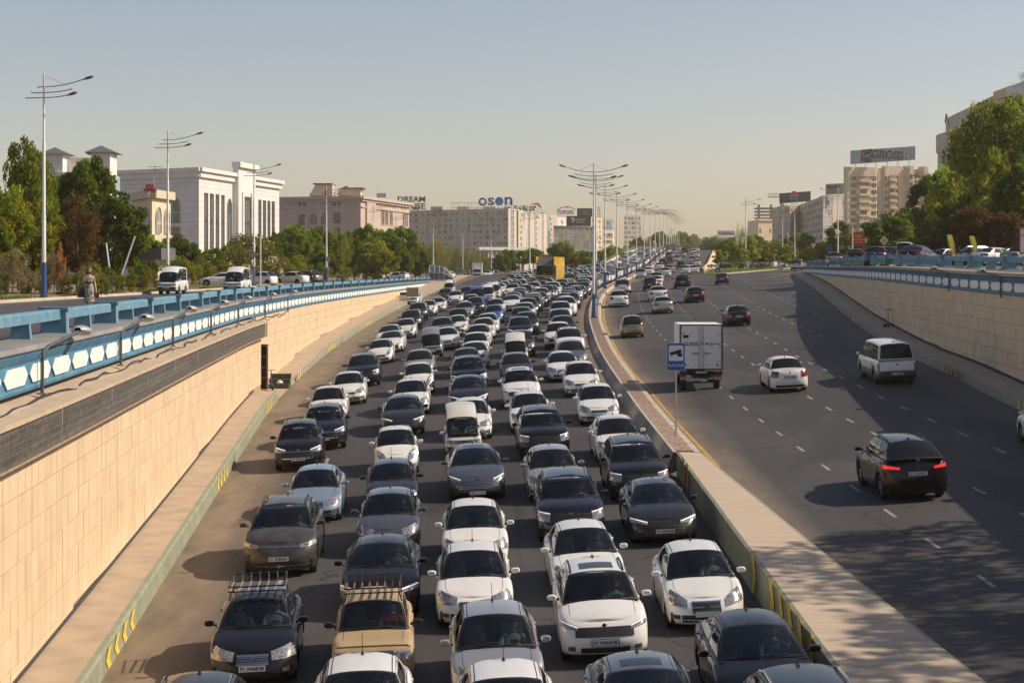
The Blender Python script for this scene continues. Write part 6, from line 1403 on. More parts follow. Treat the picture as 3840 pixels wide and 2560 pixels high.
proto('willow', [LO, LG, LD], 'drooping olive green tree', H=10, r=3.8, z0=1.2, nb=70, nl=100, shape='droop', leaf=.2); proto('globe', [LD, LD, LG], 'round dark clipped tree', H=8, r=3.0, z0=2.2, nb=90, nl=100, leaf=.2); proto('young', [LBR, LY, LG], 'slim young green tree', H=6, r=1.5, z0=1.2, nb=34, nl=70, shape='column', leaf=.24)
proto('sparse', [LG, LD], 'street tree', H=10, r=3.4, z0=2.5, nb=30, nl=75, leaf=.3)
proto('airy', [LG, LD, LY], 'open-crowned green tree', H=12, r=4.0, z0=3.5, nb=46, nl=95)
proto('shrub', [LO, LG, LD], 'olive green shrub', 'shrub', H=2.2, r=1.4, z0=.1, nb=26, nl=80, leaf=.15); proto('grey', [LGR, LGR, LO], 'grey brown bush', 'shrub', H=3.2, r=1.7, z0=.1, nb=34, nl=90, leaf=.14); proto('orange', [LOR, LB, LGR], 'dry orange bush', 'shrub', H=3, r=1.1, z0=.2, nb=22, nl=60, leaf=.15, shape='column'); proto('oleander', [LO, LG, LW], 'oleander bush with white blossom', 'shrub', H=4.5, r=2.4, z0=.2, nb=44, nl=80, leaf=.2, mixw=(.5,.42,.08)); proto('redbush', [LB, LO], 'reddish shrub', 'shrub', H=3, r=1.2, z0=.2, nb=24, nl=80, leaf=.2); proto('juniper', [LD, LD], 'dark evergreen shrub', 'shrub', H=2, r=1.0, z0=.05, nb=24, nl=80, leaf=.11)
def tree(k, x, ybase, Y, ytop, wpx, label, group=None, z=None, X=None):
    me, tm, H, cat, _ = TP[k]; X = (x-CX)/FPX*Y if X is None else X
    if z is None: z = ZSL(Y)+.1 if X < 0 else ZSR(min(Y, 500))-.1
    h = pxz(ytop, Y)-z; base = {'broad':3.4,'broadb':3.0,'dark':3.3,'yellow':3.4,'brown':2.3,'rust':3.6,'willow':3.8,'globe':3.0,'young':1.5,'sparse':3.4,'airy':4.0,'shrub':1.4,'grey':1.7,'orange':1.1,'oleander':2.4,'redbush':1.2,'juniper':1.0}[k]
    sxy = (wpx*Y/FPX)/(2*base*1.05); s = h/(H*1.02)
    t = thing('tree' if cat == 'tree' else 'shrub', label, cat, (X, Y, z), random.uniform(0, 6.28), group); t.scale = (sxy, sxy, s)
    link('crown', me, t); link('trunk', tm, t); return t
def row(lst, where, group):
    c = {}
    for k, x, Y, yt, w in sorted(lst, key=lambda r: r[1]):
        i = c.get(k, 0); c[k] = i+1; n_ = sum(1 for q in lst if q[0] == k); lab = TP[k][4]
        tree(k, x, 0, Y, yt, w, (lab+' '+where) if n_ == 1 else '%s %s, %s from the left' % (lab, where, nth(i)), group)
row([('airy',70,132,522,190),('yellow',30,118,700,190),('yellow',150,122,745,180),('broad',330,150,588,230),('broad',215,150,690,170),('brown',292,116,722,165),('dark',445,146,702,215),('broad',545,160,880,130),('dark',-60,125,640,200),('airy',125,140,575,170),('broad',255,155,650,170),('broad',590,172,900,130),('yellow',-40,112,800,160)], 'in the garden at far left', 'garden trees at far left')
row([('grey',50,103,915,115),('grey',205,106,925,80),('orange',228,104,905,48),('juniper',12,100,1012,56),('juniper',95,106,1045,50),('juniper',238,101,1040,70),('shrub',330,106,985,120),('shrub',420,112,1000,90),('shrub',520,124,990,110),('shrub',600,128,975,90),('shrub',380,104,1040,70),('shrub',470,118,1035,80),('grey',120,108,1000,70),('shrub',160,104,1050,50)], 'along the left pavement', 'shrubs along the left street')
row([('dark',672,190,872,165),('shrub',700,168,960,110),('broadb',640,180,940,70),('shrub',770,180,970,80),('dark',760,200,945,60),('oleander',945,196,868,190),('oleander',1010,205,905,110),('oleander',880,200,900,90),('shrub',830,190,985,90),('dark',1060,225,880,110),('shrub',1100,220,960,100),('broad',800,218,930,120),('broad',1005,238,888,120),('broad',875,226,908,110),('broadb',735,205,955,90),('broad',590,186,930,120)], 'before the white office block', 'plants before the white office block')
row([('broad',1100,240,842,130),('broad',1160,246,858,110),('dark',1205,250,842,130),('willow',1265,255,840,110),('dark',1225,235,930,120),('broadb',1372,268,836,120),('yellow',1410,262,905,130),('broad',1450,300,858,130),('dark',1330,285,880,100),('broad',1510,305,848,120),('dark',1500,320,900,110),('yellow',1555,330,905,90),('shrub',1190,228,985,120),('oleander',1290,236,1000,60),('shrub',1130,226,990,100),('shrub',1400,262,985,120),('broad',1040,250,870,90),('dark',1575,330,920,80),('broadb',1290,262,860,80)], 'in the row before the stone block', 'trees in the row before the stone block')
row([('willow',1640,400,885,110),('willow',1700,420,915,110),('willow',1765,430,918,110),('willow',1600,380,900,90),('willow',1810,460,930,60),('dark',1840,480,960,60),('broad',1905,420,935,95),('broad',1960,450,940,70),('broad',1885,400,950,60),('globe',2000,380,930,45),('globe',2096,330,905,88),('dark',2045,400,950,60),('yellow',2140,360,925,60),('redbush',2152,310,960,45),('broadb',2120,420,940,50),('dark',2180,420,935,80),('broadb',2240,430,940,90),('broadb',2290,460,925,80),('broadb',2210,400,965,70),('broad',2000,520,930,80),('willow',2120,560,885,90),('broadb',2330,470,940,60)], 'before the panel blocks', 'trees before the panel blocks')
row([('willow',2360,700,905,90),('willow',2420,760,880,110),('broad',2470,800,868,90),('willow',2520,900,862,90),('broad',2300,650,920,80),('broad',2560,1000,868,80),('willow',2585,1100,880,60),('broad',2390,720,890,70),('dark',2440,780,900,70),('willow',2270,620,925,80)], 'left of the far ramp', 'trees left of the far ramp')
row([('dark',2680,700,885,90),('broad',2660,900,890,70),('willow',2780,620,836,70),('dark',2740,560,885,90),('broad',2830,520,880,100),('dark',2900,480,895,130),('broad',3000,420,872,130),('dark',2960,400,900,110),('yellow',3150,300,825,110),('broad',3090,330,905,130),('dark',3060,340,930,120),('yellow',3030,300,930,80),('dark',3180,290,960,120),('broad',3210,380,870,90),('dark',2620,1000,905,50),('dark',3240,280,985,100)], 'before the tan apartment block', 'trees before the tan apartment block')
row([('young',2700,310,935,70),('globe',2720,330,895,90),('broadb',2760,320,905,60),('young',2820,316,890,80),('globe',2835,335,905,80),('young',2790,305,930,50),('young',2885,330,910,55),('young',2945,335,915,60),('broadb',2965,340,920,60),('redbush',2720,300,985,50),('redbush',2770,305,985,45),('redbush',2850,318,985,50),('shrub',2670,296,990,40),('shrub',2745,300,985,50)], 'on the grass island', 'trees on the grass island')
row([('dark',3330,230,790,200),('broad',3420,260,780,190),('broad',3490,215,648,170),('yellow',3565,195,622,190),('airy',3725,185,385,310),('airy',3790,180,360,330),('yellow',3730,175,560,180),('dark',3640,178,720,260),('dark',3760,170,700,260),('rust',3650,160,775,200),('rust',3775,158,800,170),('rust',3540,185,850,130),('dark',3450,200,880,160),('broadb',3300,240,880,110),('dark',3380,210,890,150),('dark',3840,165,560,240),('airy',3640,200,470,190),('dark',3720,200,600,300),('dark',3240,250,920,110),('rust',3480,185,905,120),('dark',3560,172,930,160),('dark',3800,172,900,200)], 'over the right-hand car park', 'trees over the right-hand car park')
# roadside trees just out of the picture on the right: their shade falls across median and road
for i, (X, Y) in enumerate(((25.2, 32.3), (27.0, 38.0), (24.5, 26.5), (27.5, 21.0), (25.5, 42.5))):
    tree('sparse', 0, 0, Y, 0, 1, 'street tree above the right wall near the bridge, %s from the bridge' % nth(i), 'street trees near the bridge', z=-.3, X=X).scale = (1.15, 1.15, .92)
# ivy hedge, grass
def blades(name, n, fx, h, par=None, m=None):
    vs, fs = [], []; rd = random.Random(n)
    for i in range(n):
        x, y, z = fx(rd); a = rd.uniform(0, 3.14); w = h*.3; hh = h*rd.uniform(.5, 1.3); k = len(vs); vs += [(x-math.cos(a)*w, y-math.sin(a)*w, z), (x+math.cos(a)*w, y+math.sin(a)*w, z), (x+rd.uniform(-w, w), y, z+hh)]; fs.append((k, k+1, k+2))
    me = bpy.data.meshes.new(name); me.from_pydata(vs, [], fs); me.materials.append(m or GRASS); o = link(name, me, par); o['kind'] = 'stuff'; return o
blades('grass_verge', 6000, lambda r: (lambda Y: (r.uniform(-29.5, -26.0), Y, ZSL(Y)+.1))(r.uniform(85, 175)), .16)
# ---------------------------------------------------------------- lamp posts
def lamp_post(X, Y, z, label, group, sides=(1,), H=12.3, rz=0.0):
    t = thing('street_lamp', label, 'street lamp', (X, Y, z), rz, group); g = len(sides)
    if ('p', g) not in TP:
        mb = MB(); mb.tube([(0,0,1.9),(0,0,4.5),(0,0,4.55),(0,0,8.5),(0,0,8.55),(0,0,H)], [.115,.11,.095,.085,.065,.05], 10); a = mb.mesh('pole', [WHITEP], True)
        mb = MB(); mb.tube([(0,0,.0),(0,0,1.9)], [.15,.125], 10); mb.box((0,0,.02), (.5,.5,.05)); mb.box((0,0,.18), (.06,.42,.3), taper=.4); mb.box((0,0,.18), (.42,.06,.3), taper=.4); b = mb.mesh('base', [POLEB], False)
        TP[('p', g)] = (a, b)
        for s in (1, -1):
            for k, (zz, l, rise, st) in enumerate(((-.73,2.2,.42,.32),(-1.05,1.55,.2,.65),(-1.33,1.3,.14,.98))):
                mb = MB(); pts = [(-s*(st if g == 1 else .05), 0, H+zz-.02)]+[(s*l*q, 0, H+zz+rise*q*q) for q in (0,.25,.5,.75,1)]
                mb.tube(pts, .03, 6)
                if k == 0: mb.tube([(0,0,H-.1),(s*l*.55,0,H+zz+rise*.3)], .012, 4)
                if g == 1: mb.lathe([(.01,-.05),(.05,0),(.01,.05)], pts[0], 'x', 8)
                TP[('arm', g, s, k)] = mb.mesh('arm', [METAL], False)
                if k != 1:
                    mb = MB(); mb.lathe([(.03,-.05),(.06,.02),(.10,.16),(.115,.34),(.08,.5),(.02,.56)], (0,0,0), 'x', 10)
                    mb.v = [(s*(v[0]+l), v[1]*1.5, v[2]*.75+H+zz+rise+(v[0])*.3) for v in mb.v]; TP[('head', g, s, k)] = mb.mesh('lamp_head', [HEAD], True)
    a, b = TP[('p', g)]; link('pole', a, t); link('base', b, t)
    for s in sides:
        for k in range(3):
            link('arm', TP[('arm', g, s, k)], t)
            if k != 1: link('lamp_head', TP[('head', g, s, k)], t)
    return t
for i, (X, Y) in enumerate(((-25.8,97),(-26.6,136),(-25.8,176),(-23.4,222),(-22.3,283),(-21.4,325),(-16.5,369),(-11.5,411),(-5.6,473))):
    lamp_post(X, Y, ZSL(Y)+.15, 'street lamp along the left street, %s from the near end' % nth(i), 'lamps along the left street')
Y = 140; i = 0
while Y < 720:
    X = medC(Y); lamp_post(X, Y, mprof(Y)[5][1]+.03 if Y < 640 else zf(X, Y)+.3, 'double-armed lamp on the median, %s from the camera' % nth(i), 'lamps on the median', (1, -1), rz=-math.atan2(medC(Y+5)-medC(Y-5), 10)); Y += 34; i += 1
lamp_post(3.3, 325, -1.2, 'street lamp with a blue base beside the yellow truck', None)
for i, (X, Y) in enumerate(((41.3,311),(53.8,350))): lamp_post(X, Y, ZSR(Y)+.1, 'street lamp on the grass island, %s from the left' % nth(i), 'lamps on the grass island')
for i, (X, Y) in enumerate(((50,270),(50.5,215),(52.8,191),(53,330))): lamp_post(X, Y, ZSR(Y)-.1, 'white street lamp on the right street, %s along it' % nth(i), 'lamps on the right street', (-1,), rz=0)
# ---------------------------------------------------------------- radar signs
SBLUE = mat('traffic_blue', (.012,.10,.40), .45, var=.04); SWHITE = mat('traffic_white', (.72,.73,.74), .5, var=.03); SBLACK = mat('traffic_black', (.012,.012,.014), .5, var=0)
def radar_sign(X, Y, z0, zc, w, h, label, dx=0.0):
    t = thing('traffic_sign', label, 'road sign', (X, Y, z0)); mb = MB(); mb.tube([(0,0,-.05),(0,0,zc+h/2-z0-.02)], .035, 8); build('post', mb, METAL, t, True)
    q = zc-z0; yy = -.06
    def rr(name, w_, h_, y, m, cz=0):
        mb = MB(); r = .06*w_/.6; P = []
        for cx_, cz_, a0 in ((w_/2-r, h_/2-r, 0), (-w_/2+r, h_/2-r, 90), (-w_/2+r, -h_/2+r, 180), (w_/2-r, -h_/2+r, 270)):
            for a in (0, 30, 60, 90): P.append((dx+cx_+r*math.cos(R(a0+a)), y, q+cz+cz_+r*math.sin(R(a0+a))))
        mb.ext(list(reversed(P)), Vector((0, .012, 0))); return build(name, mb, m, t, merge=False)
    rr('back_plate', w, h, yy+.014, SWHITE); rr('sign_face', w*.96, h*.97, yy, SBLUE); rr('white_field', w*.80, h*.56, yy-.014, SWHITE, h*.13)
    mb = MB(); c = lambda a, b: (dx+a*w*1.2, yy-.026, q+h*.13+b*w*1.2)
    mb.ext([c(*p) for p in ((-.30,.02),(.22,.18),(.27,.06),(-.24,-.12))], Vector((0, .008, 0))); mb.ext([c(*p) for p in ((.02,-.02),(.10,-.16),(.28,-.16),(.28,-.02),(.18,.03))], Vector((0, .0081, 0))); build('camera_symbol', mb, SBLACK, t, merge=False)
    me = text_mesh('RADAR', .17*w/.7, .004, .0, [SWHITE], space=1.12); link('lettering', me, t, (dx, yy-.018, q-h*.315), (R(90), 0, 0)); return t
X, Y = 6.07, 65.2; zt0 = mprof(Y)[5][1]; sgn_z = lambda y: pxz(y, Y)
radar_sign(X, Y, zt0, (sgn_z(1286)+sgn_z(1388))/2, 68/FPX*Y, 104/FPX*Y, 'blue RADAR sign with camera symbol on the near end of the brick median')
Y = 172; radar_sign(medC(Y)+.1, Y, mprof(Y)[5][1], pxz(1000, Y), .68, .95, 'distant blue RADAR sign beside a median lamp post', 0)
# ---------------------------------------------------------------- white box truck, seen from behind
X, Y = locate('R', 612, 805, 'r', 'bus'); Y -= 2.6; t = thing('box_truck', 'white box truck with rear doors and plate M 824 AC ahead of the RADAR sign', 'truck', (X, Y, zfa(X, Y)), -.02)
BXW = mat('truck_panel', (.70,.70,.68), .55, var=.06); BXG = mat('truck_seal', (.03,.03,.03), .7); REDP = mat('truck_red', (.35,.04,.03), .5)
w, h, L, zb = 2.02, 2.15, 3.6, .98
mb = MB(); mb.box((0, L/2, zb+h/2), (w, L, h)); build('cargo_box', mb, BXW, t); mb = MB()
for s in (-1, 1): mb.box((s*(w/2-.02), -.012, zb+h/2), (.06, .05, h)); mb.box((0, -.012, zb+h/2+s*(h/2-.03)), (w-.08, .05, .06))
build('box_frame', mb, BXG, t, merge=False)
for s in (-1, 1):
    mb = MB(); mb.box((s*.475, -.02, zb+h/2), (.90, .03, h-.14)); dr = build('rear_door', mb, BXW, t)
    mb = MB(); mb.tube([(s*.10, -.055, zb+.1), (s*.10, -.055, zb+h-.1)], .018, 6); build('locking_bar', mb, METAL, dr); mb = MB(); mb.box((s*.27, -.05, zb+.78), (.34, .04, .09)); build('door_handle', mb, METAL, dr)
    for k in (.2, .5, .8): mb = MB(); mb.box((s*.86, -.05, zb+h*k), (.16, .035, .05)); build('hinge', mb, METAL, dr)
    me = text_mesh("YO'L QOIDASI\nUMR FOYDASI" if s < 0 else '01 M 824 AC', .105 if s < 0 else .17, .002, .003, [INK], lines=.9); link('lettering', me, dr, (s*.47-.02, -.039, zb+1.22), (R(90), 0, 0))
    if s < 0: mb = MB(); mb.box((-.72, -.038, zb+1.58), (.26, .006, .14)); build('sticker', mb, DARKB, dr)
    mb = MB(); mb.lathe([(.01,-.006),(.06,-.006),(.06,.0)], (s*.76, -.038, zb+.24), 'y', 12); build('round_sticker', mb, REDP if s > 0 else DARKB, dr)
mb = MB(); mb.box((0, L/2+.2, .72), (.8, L+.6, .2)); build('chassis', mb, UNDER, t); mb = MB(); mb.box((0, .12, .58), (w*.96, .08, .10)); build('underrun_bar', mb, METAL, t); mb = MB(); mb.box((0, .02, .84), (w*.98, .06, .16)); build('tail_panel', mb, UNDER, t)
for s in (-1, 1):
    mb = MB(); mb.box((s*.78, -.03, .86), (.24, .05, .10)); build('tail_light', mb, RED, t); mb = MB(); mb.box((s*.86, .2, .64), (.24, .05, .34)); build('mud_flap', mb, REDP, t)
    for yy in (.85, 4.0): o = link('wheel', model_meshes('istana')['wheel'], t, (s*.80, yy, .36), None, (1.3, 1.12, 1.12)); link('rim', model_meshes('istana')['rim'], o)
mb = MB(); mb.box((0, L+.85, 1.35), (1.7, 1.5, 1.7), taper=.92); build('cab', mb, PAINT['truckwhite'], t); mb = MB(); mb.box((0, -.04, .86), (.5, .02, .11)); o = build('license_plate', mb, PLATE, t); link('plate_lettering', plate_text('01 M824AC'), o, (0, -.052, .86), (R(90), 0, 0))
CARS.append((X, Y+2, 6, 2.1))
# ---------------------------------------------------------------- yellow truck and small white truck, coming
t = thing('delivery_truck', 'yellow box lorry with black cab towering over the far queue', 'truck', (4.4, 237, zfa(4.4, 237)+.15), -.18)
w, h, L = 2.5, 2.9, 7.5
mb = MB(); mb.box((0, L/2+2.0, 1.15+h/2), (w, L, h)); build('cargo_box', mb, PAINT['yellow'], t); mb = MB(); mb.box((0, L/2+1.8, .85), (w*.95, L+.4, .5)); build('skirt', mb, mat('truck_grey', (.2,.2,.2), .6), t)
mb = MB(); mb.box((0, .9, 1.7), (2.35, 1.8, 2.3), taper=.97); build('cab', mb, PAINT['black'], t)
mb = MB(); mb.ext([(-1.0, -.02, 2.85), (1.0, -.02, 2.85), (.85, 1.3, 4.0), (-.85, 1.3, 4.0)], Vector((0, .5, .0))); build('roof_deflector', mb, mat('deflector_grey', (.12,.12,.12), .4), t, merge=False)
mb = MB(); mb.box((0, -.02, 2.2), (2.05, .06, .95)); build('windshield', mb, GLD, t); mb = MB(); mb.box((0, -.03, 1.45), (2.36, .06, .16)); build('yellow_stripe', mb, PAINT['yellow'], t); mb = MB(); mb.box((0, -.05, .62), (2.4, .2, .45)); build('bumper', mb, TRIM, t)
for s in (-1, 1):
    mb = MB(); mb.box((s*.85, -.06, 1.05), (.5, .06, .18)); build('headlight', mb, LAMP, t); mb = MB(); mb.box((s*1.36, .1, 2.1), (.16, .15, .7)); build('mirror', mb, TRIM, t)
    for yy in (1.2, 7.4): o = link('wheel', model_meshes('istana')['wheel'], t, (s*1.05, yy, .48), None, (1.5,1.45,1.45)); link('rim', model_meshes('istana')['rim'], o)
    mb = MB(); mb.ext([(s*1.26, .2, 2.9), (s*1.26, .2, 4.05), (s*1.26, 2.0, 4.05), (s*1.26, 2.0, 2.9)], Vector((-s*.08, 0, 0))); build('side_deflector', mb, PAINT['yellow'], t, merge=False)
me = text_mesh('DAF', .2, .01, 0, [SIGNW]); link('lettering', me, t, (-.1, -.065, 1.68), (R(90), 0, 0))
CARS.append((4.4, 241, 10, 2.5))
p = px(1789, 1047, 352); t = thing('box_truck', 'white high box truck waiting beside the bus shelter', 'truck', (p.x, 352, -1.22), 0)
mb = MB(); mb.box((0, 3.2, 2.0), (2.0, 4, 2.1)); build('cargo_box', mb, BXW, t); mb = MB(); mb.box((0, .8, 1.1), (1.9, 1.6, 1.3), taper=.85); build('cab', mb, PAINT['truckwhite'], t); mb = MB(); mb.box((0, -.1, .75), (1.85, .5, .5), taper=.9); build('hood', mb, PAINT['truckwhite'], t); mb = MB(); mb.box((0, .02, 1.42), (1.5, .1, .5)); build('windshield', mb, GLD, t); mb = MB(); mb.box((0, -.38, .62), (1.5, .06, .3)); build('grille', mb, TRIM, t)
for s in (-1, 1): 
    for yy in (.4, 4.4): link('wheel', model_meshes('sedan')['wheel'], t, (s*.85, yy, .33))
# ---------------------------------------------------------------- broken-down car, hood up
X, Y = onroad(1400+790/4.704, 1050+430/4.704); X -= .6
o = make_car('nexia', 'pearl', X, Y+1.8, .1, False, 1, 'broken-down pale car with its hood raised and door open by the left kerb', 'sedan', None, 'sedan')
s = SPEC['nexia']; mb = MB(); P = []
for k in range(5): P.append([Vector((u*.72, s.yc-.05-.12*math.sin(k/4*2.2), s.cowlz+.03+1.05*k/4)) for u in (-1,-.5,0,.5,1)])
mb.grid(P); mb.grid([[v+Vector((0,.03,0)) for v in reversed(r)] for r in P]); build('hood', mb, mat('hood_underside', (.30,.25,.17), .9, var=.2), o, merge=False)
mb = MB(); mb.box((0, s.y0+.62, .70), (1.3, .8, .1)); mb.box((.2, s.y0+.6, .78), (.5, .4, .12)); build('engine', mb, UNDER, o, merge=False)
mb = MB(); mb.box((-1.25, s.yc+.75, .68), (1.05, .07, .75)); d2 = build('open_door', mb, PAINT['pearl'], o); mb = MB(); mb.box((-1.22, s.yc+.75, 1.22), (.85, .05, .34)); build('door_window', mb, GLD, d2)
# ---------------------------------------------------------------- roof racks
def rack(car, t, label, nbar):
    s = SPEC[t]; r = link('roof_rack', None, car); w = .55; y0, y1 = s.yr1+.05, s.yr1+1.15; z = s.H+.10
    for k in range(nbar):
        x = lerp(-w, w, k/(nbar-1)); mb = MB(); mb.box((x, (y0+y1)/2, z), (.035, y1-y0, .02)); mb.box((x, y1, z+.09), (.035, .02, .18)); build('slat', mb, METAL if t == 'gentra' else RUST, r)
    for yy, zz in ((y0, 0), ((y0+y1)/2, -.02), (y1, 0), (y1, .16), (y0, .10)):
        mb = MB(); mb.tube([(-w-.04, yy, z+zz), (w+.04, yy, z+zz)], .014, 6); build('crossbar', mb, TRIM, r)
    for sd in (-1, 1):
        mb = MB(); mb.tube([(sd*(w+.02), y0, z+.1), (sd*(w+.02), y1, z+.16)], .014, 6); build('side_rail', mb, TRIM, r)
        for yy in (y0+.1, y1-.1): mb = MB(); mb.tube([(sd*(w-.02), yy, z), (sd*(w+.03), yy, s.zroof(yy, 1)-.01)], .016, 5); build('rack_foot', mb, TRIM, r)
for ob in list(COL.objects):
    if ob.get('label') == SPECIAL[('gentra','black')]: rack(ob, 'gentra', '', 7)
    if ob.get('label') == SPECIAL[('lada','beige')]: rack(ob, 'lada', '', 8)
# ---------------------------------------------------------------- people
SKIN = mat('skin', (.52,.32,.23), .6, var=.08); HAIRD = mat('hair_dark', (.015,.012,.01), .6, var=.3); HAIRA = mat('hair_auburn', (.13,.05,.025), .5, var=.3, scale=20)
SHIRTS = {'white': mat('shirt_white', (.68,.70,.70), .9), 'teal': mat('shirt_teal', (.05,.25,.30), .9), 'dark': mat('shirt_dark', (.02,.02,.025), .9), 'mint': mat('shirt_mint', (.35,.55,.48), .9), 'red': mat('shirt_red', (.55,.10,.06), .9), 'grey': mat('shirt_grey', (.25,.25,.26), .9), 'blue': mat('shirt_blue', (.10,.22,.42), .9)}
TROUS = mat('trousers_dark', (.02,.022,.03), .9); DRESS = mat('dress_pattern', (.50,.48,.43), .9, col2=(.04,.038,.035), scale=10, det=2); BAGM = mat('bag_black', (.012,.012,.014), .5)
def skin_body(name, J, E, mats, matf, sub=2):
    me = bpy.data.meshes.new(name); me.from_pydata([j[0] for j in J], E, []); o = bpy.data.objects.new(name, me); COL.objects.link(o)
    m = o.modifiers.new('s', 'SKIN'); m.use_smooth_shade = True; sv = me.skin_vertices[0].data
    for i, j in enumerate(J):
        r = j[1]; sv[i].radius = r if isinstance(r, tuple) else (r, r); sv[i].use_root = (i == 0)
    o.modifiers.new('u', 'SUBSURF').levels = sub
    bpy.context.view_layer.update(); res = bpy.data.meshes.new_from_object(o.evaluated_get(bpy.context.evaluated_depsgraph_get())); bpy.data.objects.remove(o); bpy.data.meshes.remove(me)
    res.name = name; res.materials.clear()
    for x in mats: res.materials.append(x)
    for p in res.polygons: p.material_index = matf(p.center); p.use_smooth = True
    return res
def hand_chain(J, E, wrist, d, curl):          # palm, four fingers and a thumb
    w = Vector(J[wrist][0]); d = Vector(d).normalized(); sdir = d.cross(Vector((0,0,1))).normalized(); n = len(J); J.append((tuple(w+d*.06), (.036,.022))); E.append((wrist, n))
    for k in range(4):
        a = len(J); b = w+d*.085+sdir*(.027-.018*k); J.append((tuple(b), .009)); E.append((n, a)); ln = (.06,.068,.064,.05)[k]; c = b+d*ln*.6-Vector((0,0,curl*.4)); J.append((tuple(c), .0085)); E.append((a, a+1)); J.append((tuple(c+d*ln*.3-Vector((0,0,curl))), .0075)); E.append((a+1, a+2))
    a = len(J); J.append((tuple(w+d*.03+sdir*.045), .011)); E.append((wrist, a)); J.append((tuple(w+d*.07+sdir*.06), .009)); E.append((a, a+1))
def head_mesh(name, hair):                     # face: brow, eyes, nose, mouth, ears; looks to -Y
    mb = MB(); n, m_ = 14, 18; P = []
    for i in range(n+1):
        th = math.pi*i/n; row_ = []
        for j in range(m_+1):
            ph = 2*math.pi*j/m_; x, y, z = math.sin(th)*math.cos(ph), math.sin(th)*math.sin(ph), math.cos(th)
            rx, ry, rz_ = .076, .096, .118
            if z < 0: rx *= 1-.25*(-z)**1.5; ry *= 1-.12*(-z)
            X_, Y_, Z_ = x*rx, y*ry, z*rz_
            if y < -.5 and abs(x) < .22 and -.35 < z < .12: Y_ -= .022*(1-abs(x)/.22)*(1-abs(z+.2)/.35 if z < .12 else 0)
            if y < -.4 and .02 < z < .25 and .2 < abs(x) < .55: Y_ += .008
            row_.append(Vector((X_, Y_, Z_)))
        P.append(row_)
    mb.grid(P, 0)
    for s in (-1, 1):
        mb.lathe([(.001,-.004),(.011,-.002),(.012,.004)], (s*.030, -.083, .018), 'y', 8, 2); mb.box((s*.031, -.087, .036), (.03, .008, .006), 1); mb.lathe([(.03,0),(.022,s*.012),(.004,s*.013)], (s*.072, .006, -.005), 'x', 8, 0)
    mb.box((0, -.083, -.058), (.042, .01, .009), 3)
    for i in range(0, 8):                       # hair cap
        pass
    Q = []
    for i in range(8):
        th = math.pi*.56*i/7; row_ = []
        for j in range(m_+1):
            ph = 2*math.pi*j/m_; x, y, z = math.sin(th)*math.cos(ph), math.sin(th)*math.sin(ph), math.cos(th); f = 1.07
            z2 = z if y > -.25 else max(z, .52)
            row_.append(Vector((x*.076*f, y*.096*f+.004, z2*.118*f+.004)))
        Q.append(row_)
    mb.grid(Q, 1)
    return mb.mesh(name, [SKIN, hair, mat('eye', (.02,.015,.012), .3, var=0), mat('lips', (.32,.12,.10), .6, var=0)], True, 60)
HEADM = head_mesh('head', HAIRD)
def driver_mesh(k):
    # seated, right hand on the wheel; origin at the hip, faces -Y
    J = [((0,0,.0),(.15,.12)), ((0,.05,.22),(.14,.10)), ((0,.09,.42),(.17,.10)), ((0,.10,.53),(.08,.07)), ((0,.09,.60),(.055,.055)), ((-.2,.08,.46),.065), ((.2,.08,.46),.065)]
    E = [(0,1),(1,2),(2,3),(3,4),(2,5),(2,6)]
    J += [((-.26,-.10,.27),.045), ((-.14,-.33,.34),.033), ((.26,-.10,.27),.045), ((.14,-.33,.34),.033)]; E += [(5,7),(7,8),(6,9),(9,10)]
    hand_chain(J, E, 8, (.1,-1,.3), .02); hand_chain(J, E, 10, (-.1,-1,.3), .02)
    n = len(J); J += [((-.11,-.1,-.02),.09), ((-.13,-.45,.02),.07), ((-.13,-.55,-.32),.055), ((.11,-.1,-.02),.09), ((.13,-.45,.02),.07), ((.13,-.55,-.32),.055)]; E += [(0,n),(n,n+1),(n+1,n+2),(0,n+3),(n+3,n+4),(n+4,n+5)]
    def mf(c):
        if c.z > .53 or (c.y < -.14 and c.z > .14): return 0
        return 2 if c.z < .08 and c.y < -.02 or c.z < -.02 else 1
    return skin_body('body', J, E, [SKIN, SHIRTS['white'], TROUS], mf, 1)
DRV = driver_mesh(0)
def person(label, shirt, loc, rz, par_inv=None, m=None):
    t = thing('person', label, 'person'); 
    if m is not None: t.matrix_world = m; t.location = m.translation; t.rotation_euler = m.to_euler()
    b = link('body', DRV, t); setmat(b, 1, SHIRTS[shirt]); h = link('head', HEADM, t, (0, .05, .70), (R(6), 0, random.uniform(-.4, .4))); return t
SC = ['white','white','dark','mint','grey','teal','white','dark','blue']
HAND = {SPECIAL[('gentra','black')]: 'white', SPECIAL[('lada','beige')]: 'red', SPECIAL[('leap','dusty')]: 'white', SPECIAL[('kia','white','01 N666HB')]: 'mint', SPECIAL[('gentra','lightblue')]: 'dark'}
k = 0
for o, t, col, lab, cn, i in DRIVERS:
    s = SPEC[t]; sh = HAND.get(lab) or SC[k % len(SC)]; k += 1; M = Matrix.LocRotScale(o.location, o.rotation_euler, None)
    where = '%s %s' % (CNAME[col], KIND[t]); pos = '%s vehicle in the %s' % (nth(i), COLN[cn].replace(' of the jam', ''))
    person('driver in %s in the %s, %s' % (sh, where, pos.split(' vehicle')[0]+' in the '+COLN[cn].split(' ')[0]+' column'), sh, None, 0, m=M @ Matrix.Translation((.37, s.seaty+.02, s.seatz)))
    if lab in (SPECIAL[('gentra','black')], SPECIAL[('gentra','lightblue')]) or t == 'damas':
        person('front passenger in a grey top in the %s, %s in %s column' % (where, nth(i), COLN[cn].split(' ')[0]), 'grey', None, 0, m=M @ Matrix.Translation((-.37, s.seaty+.02, s.seatz)))
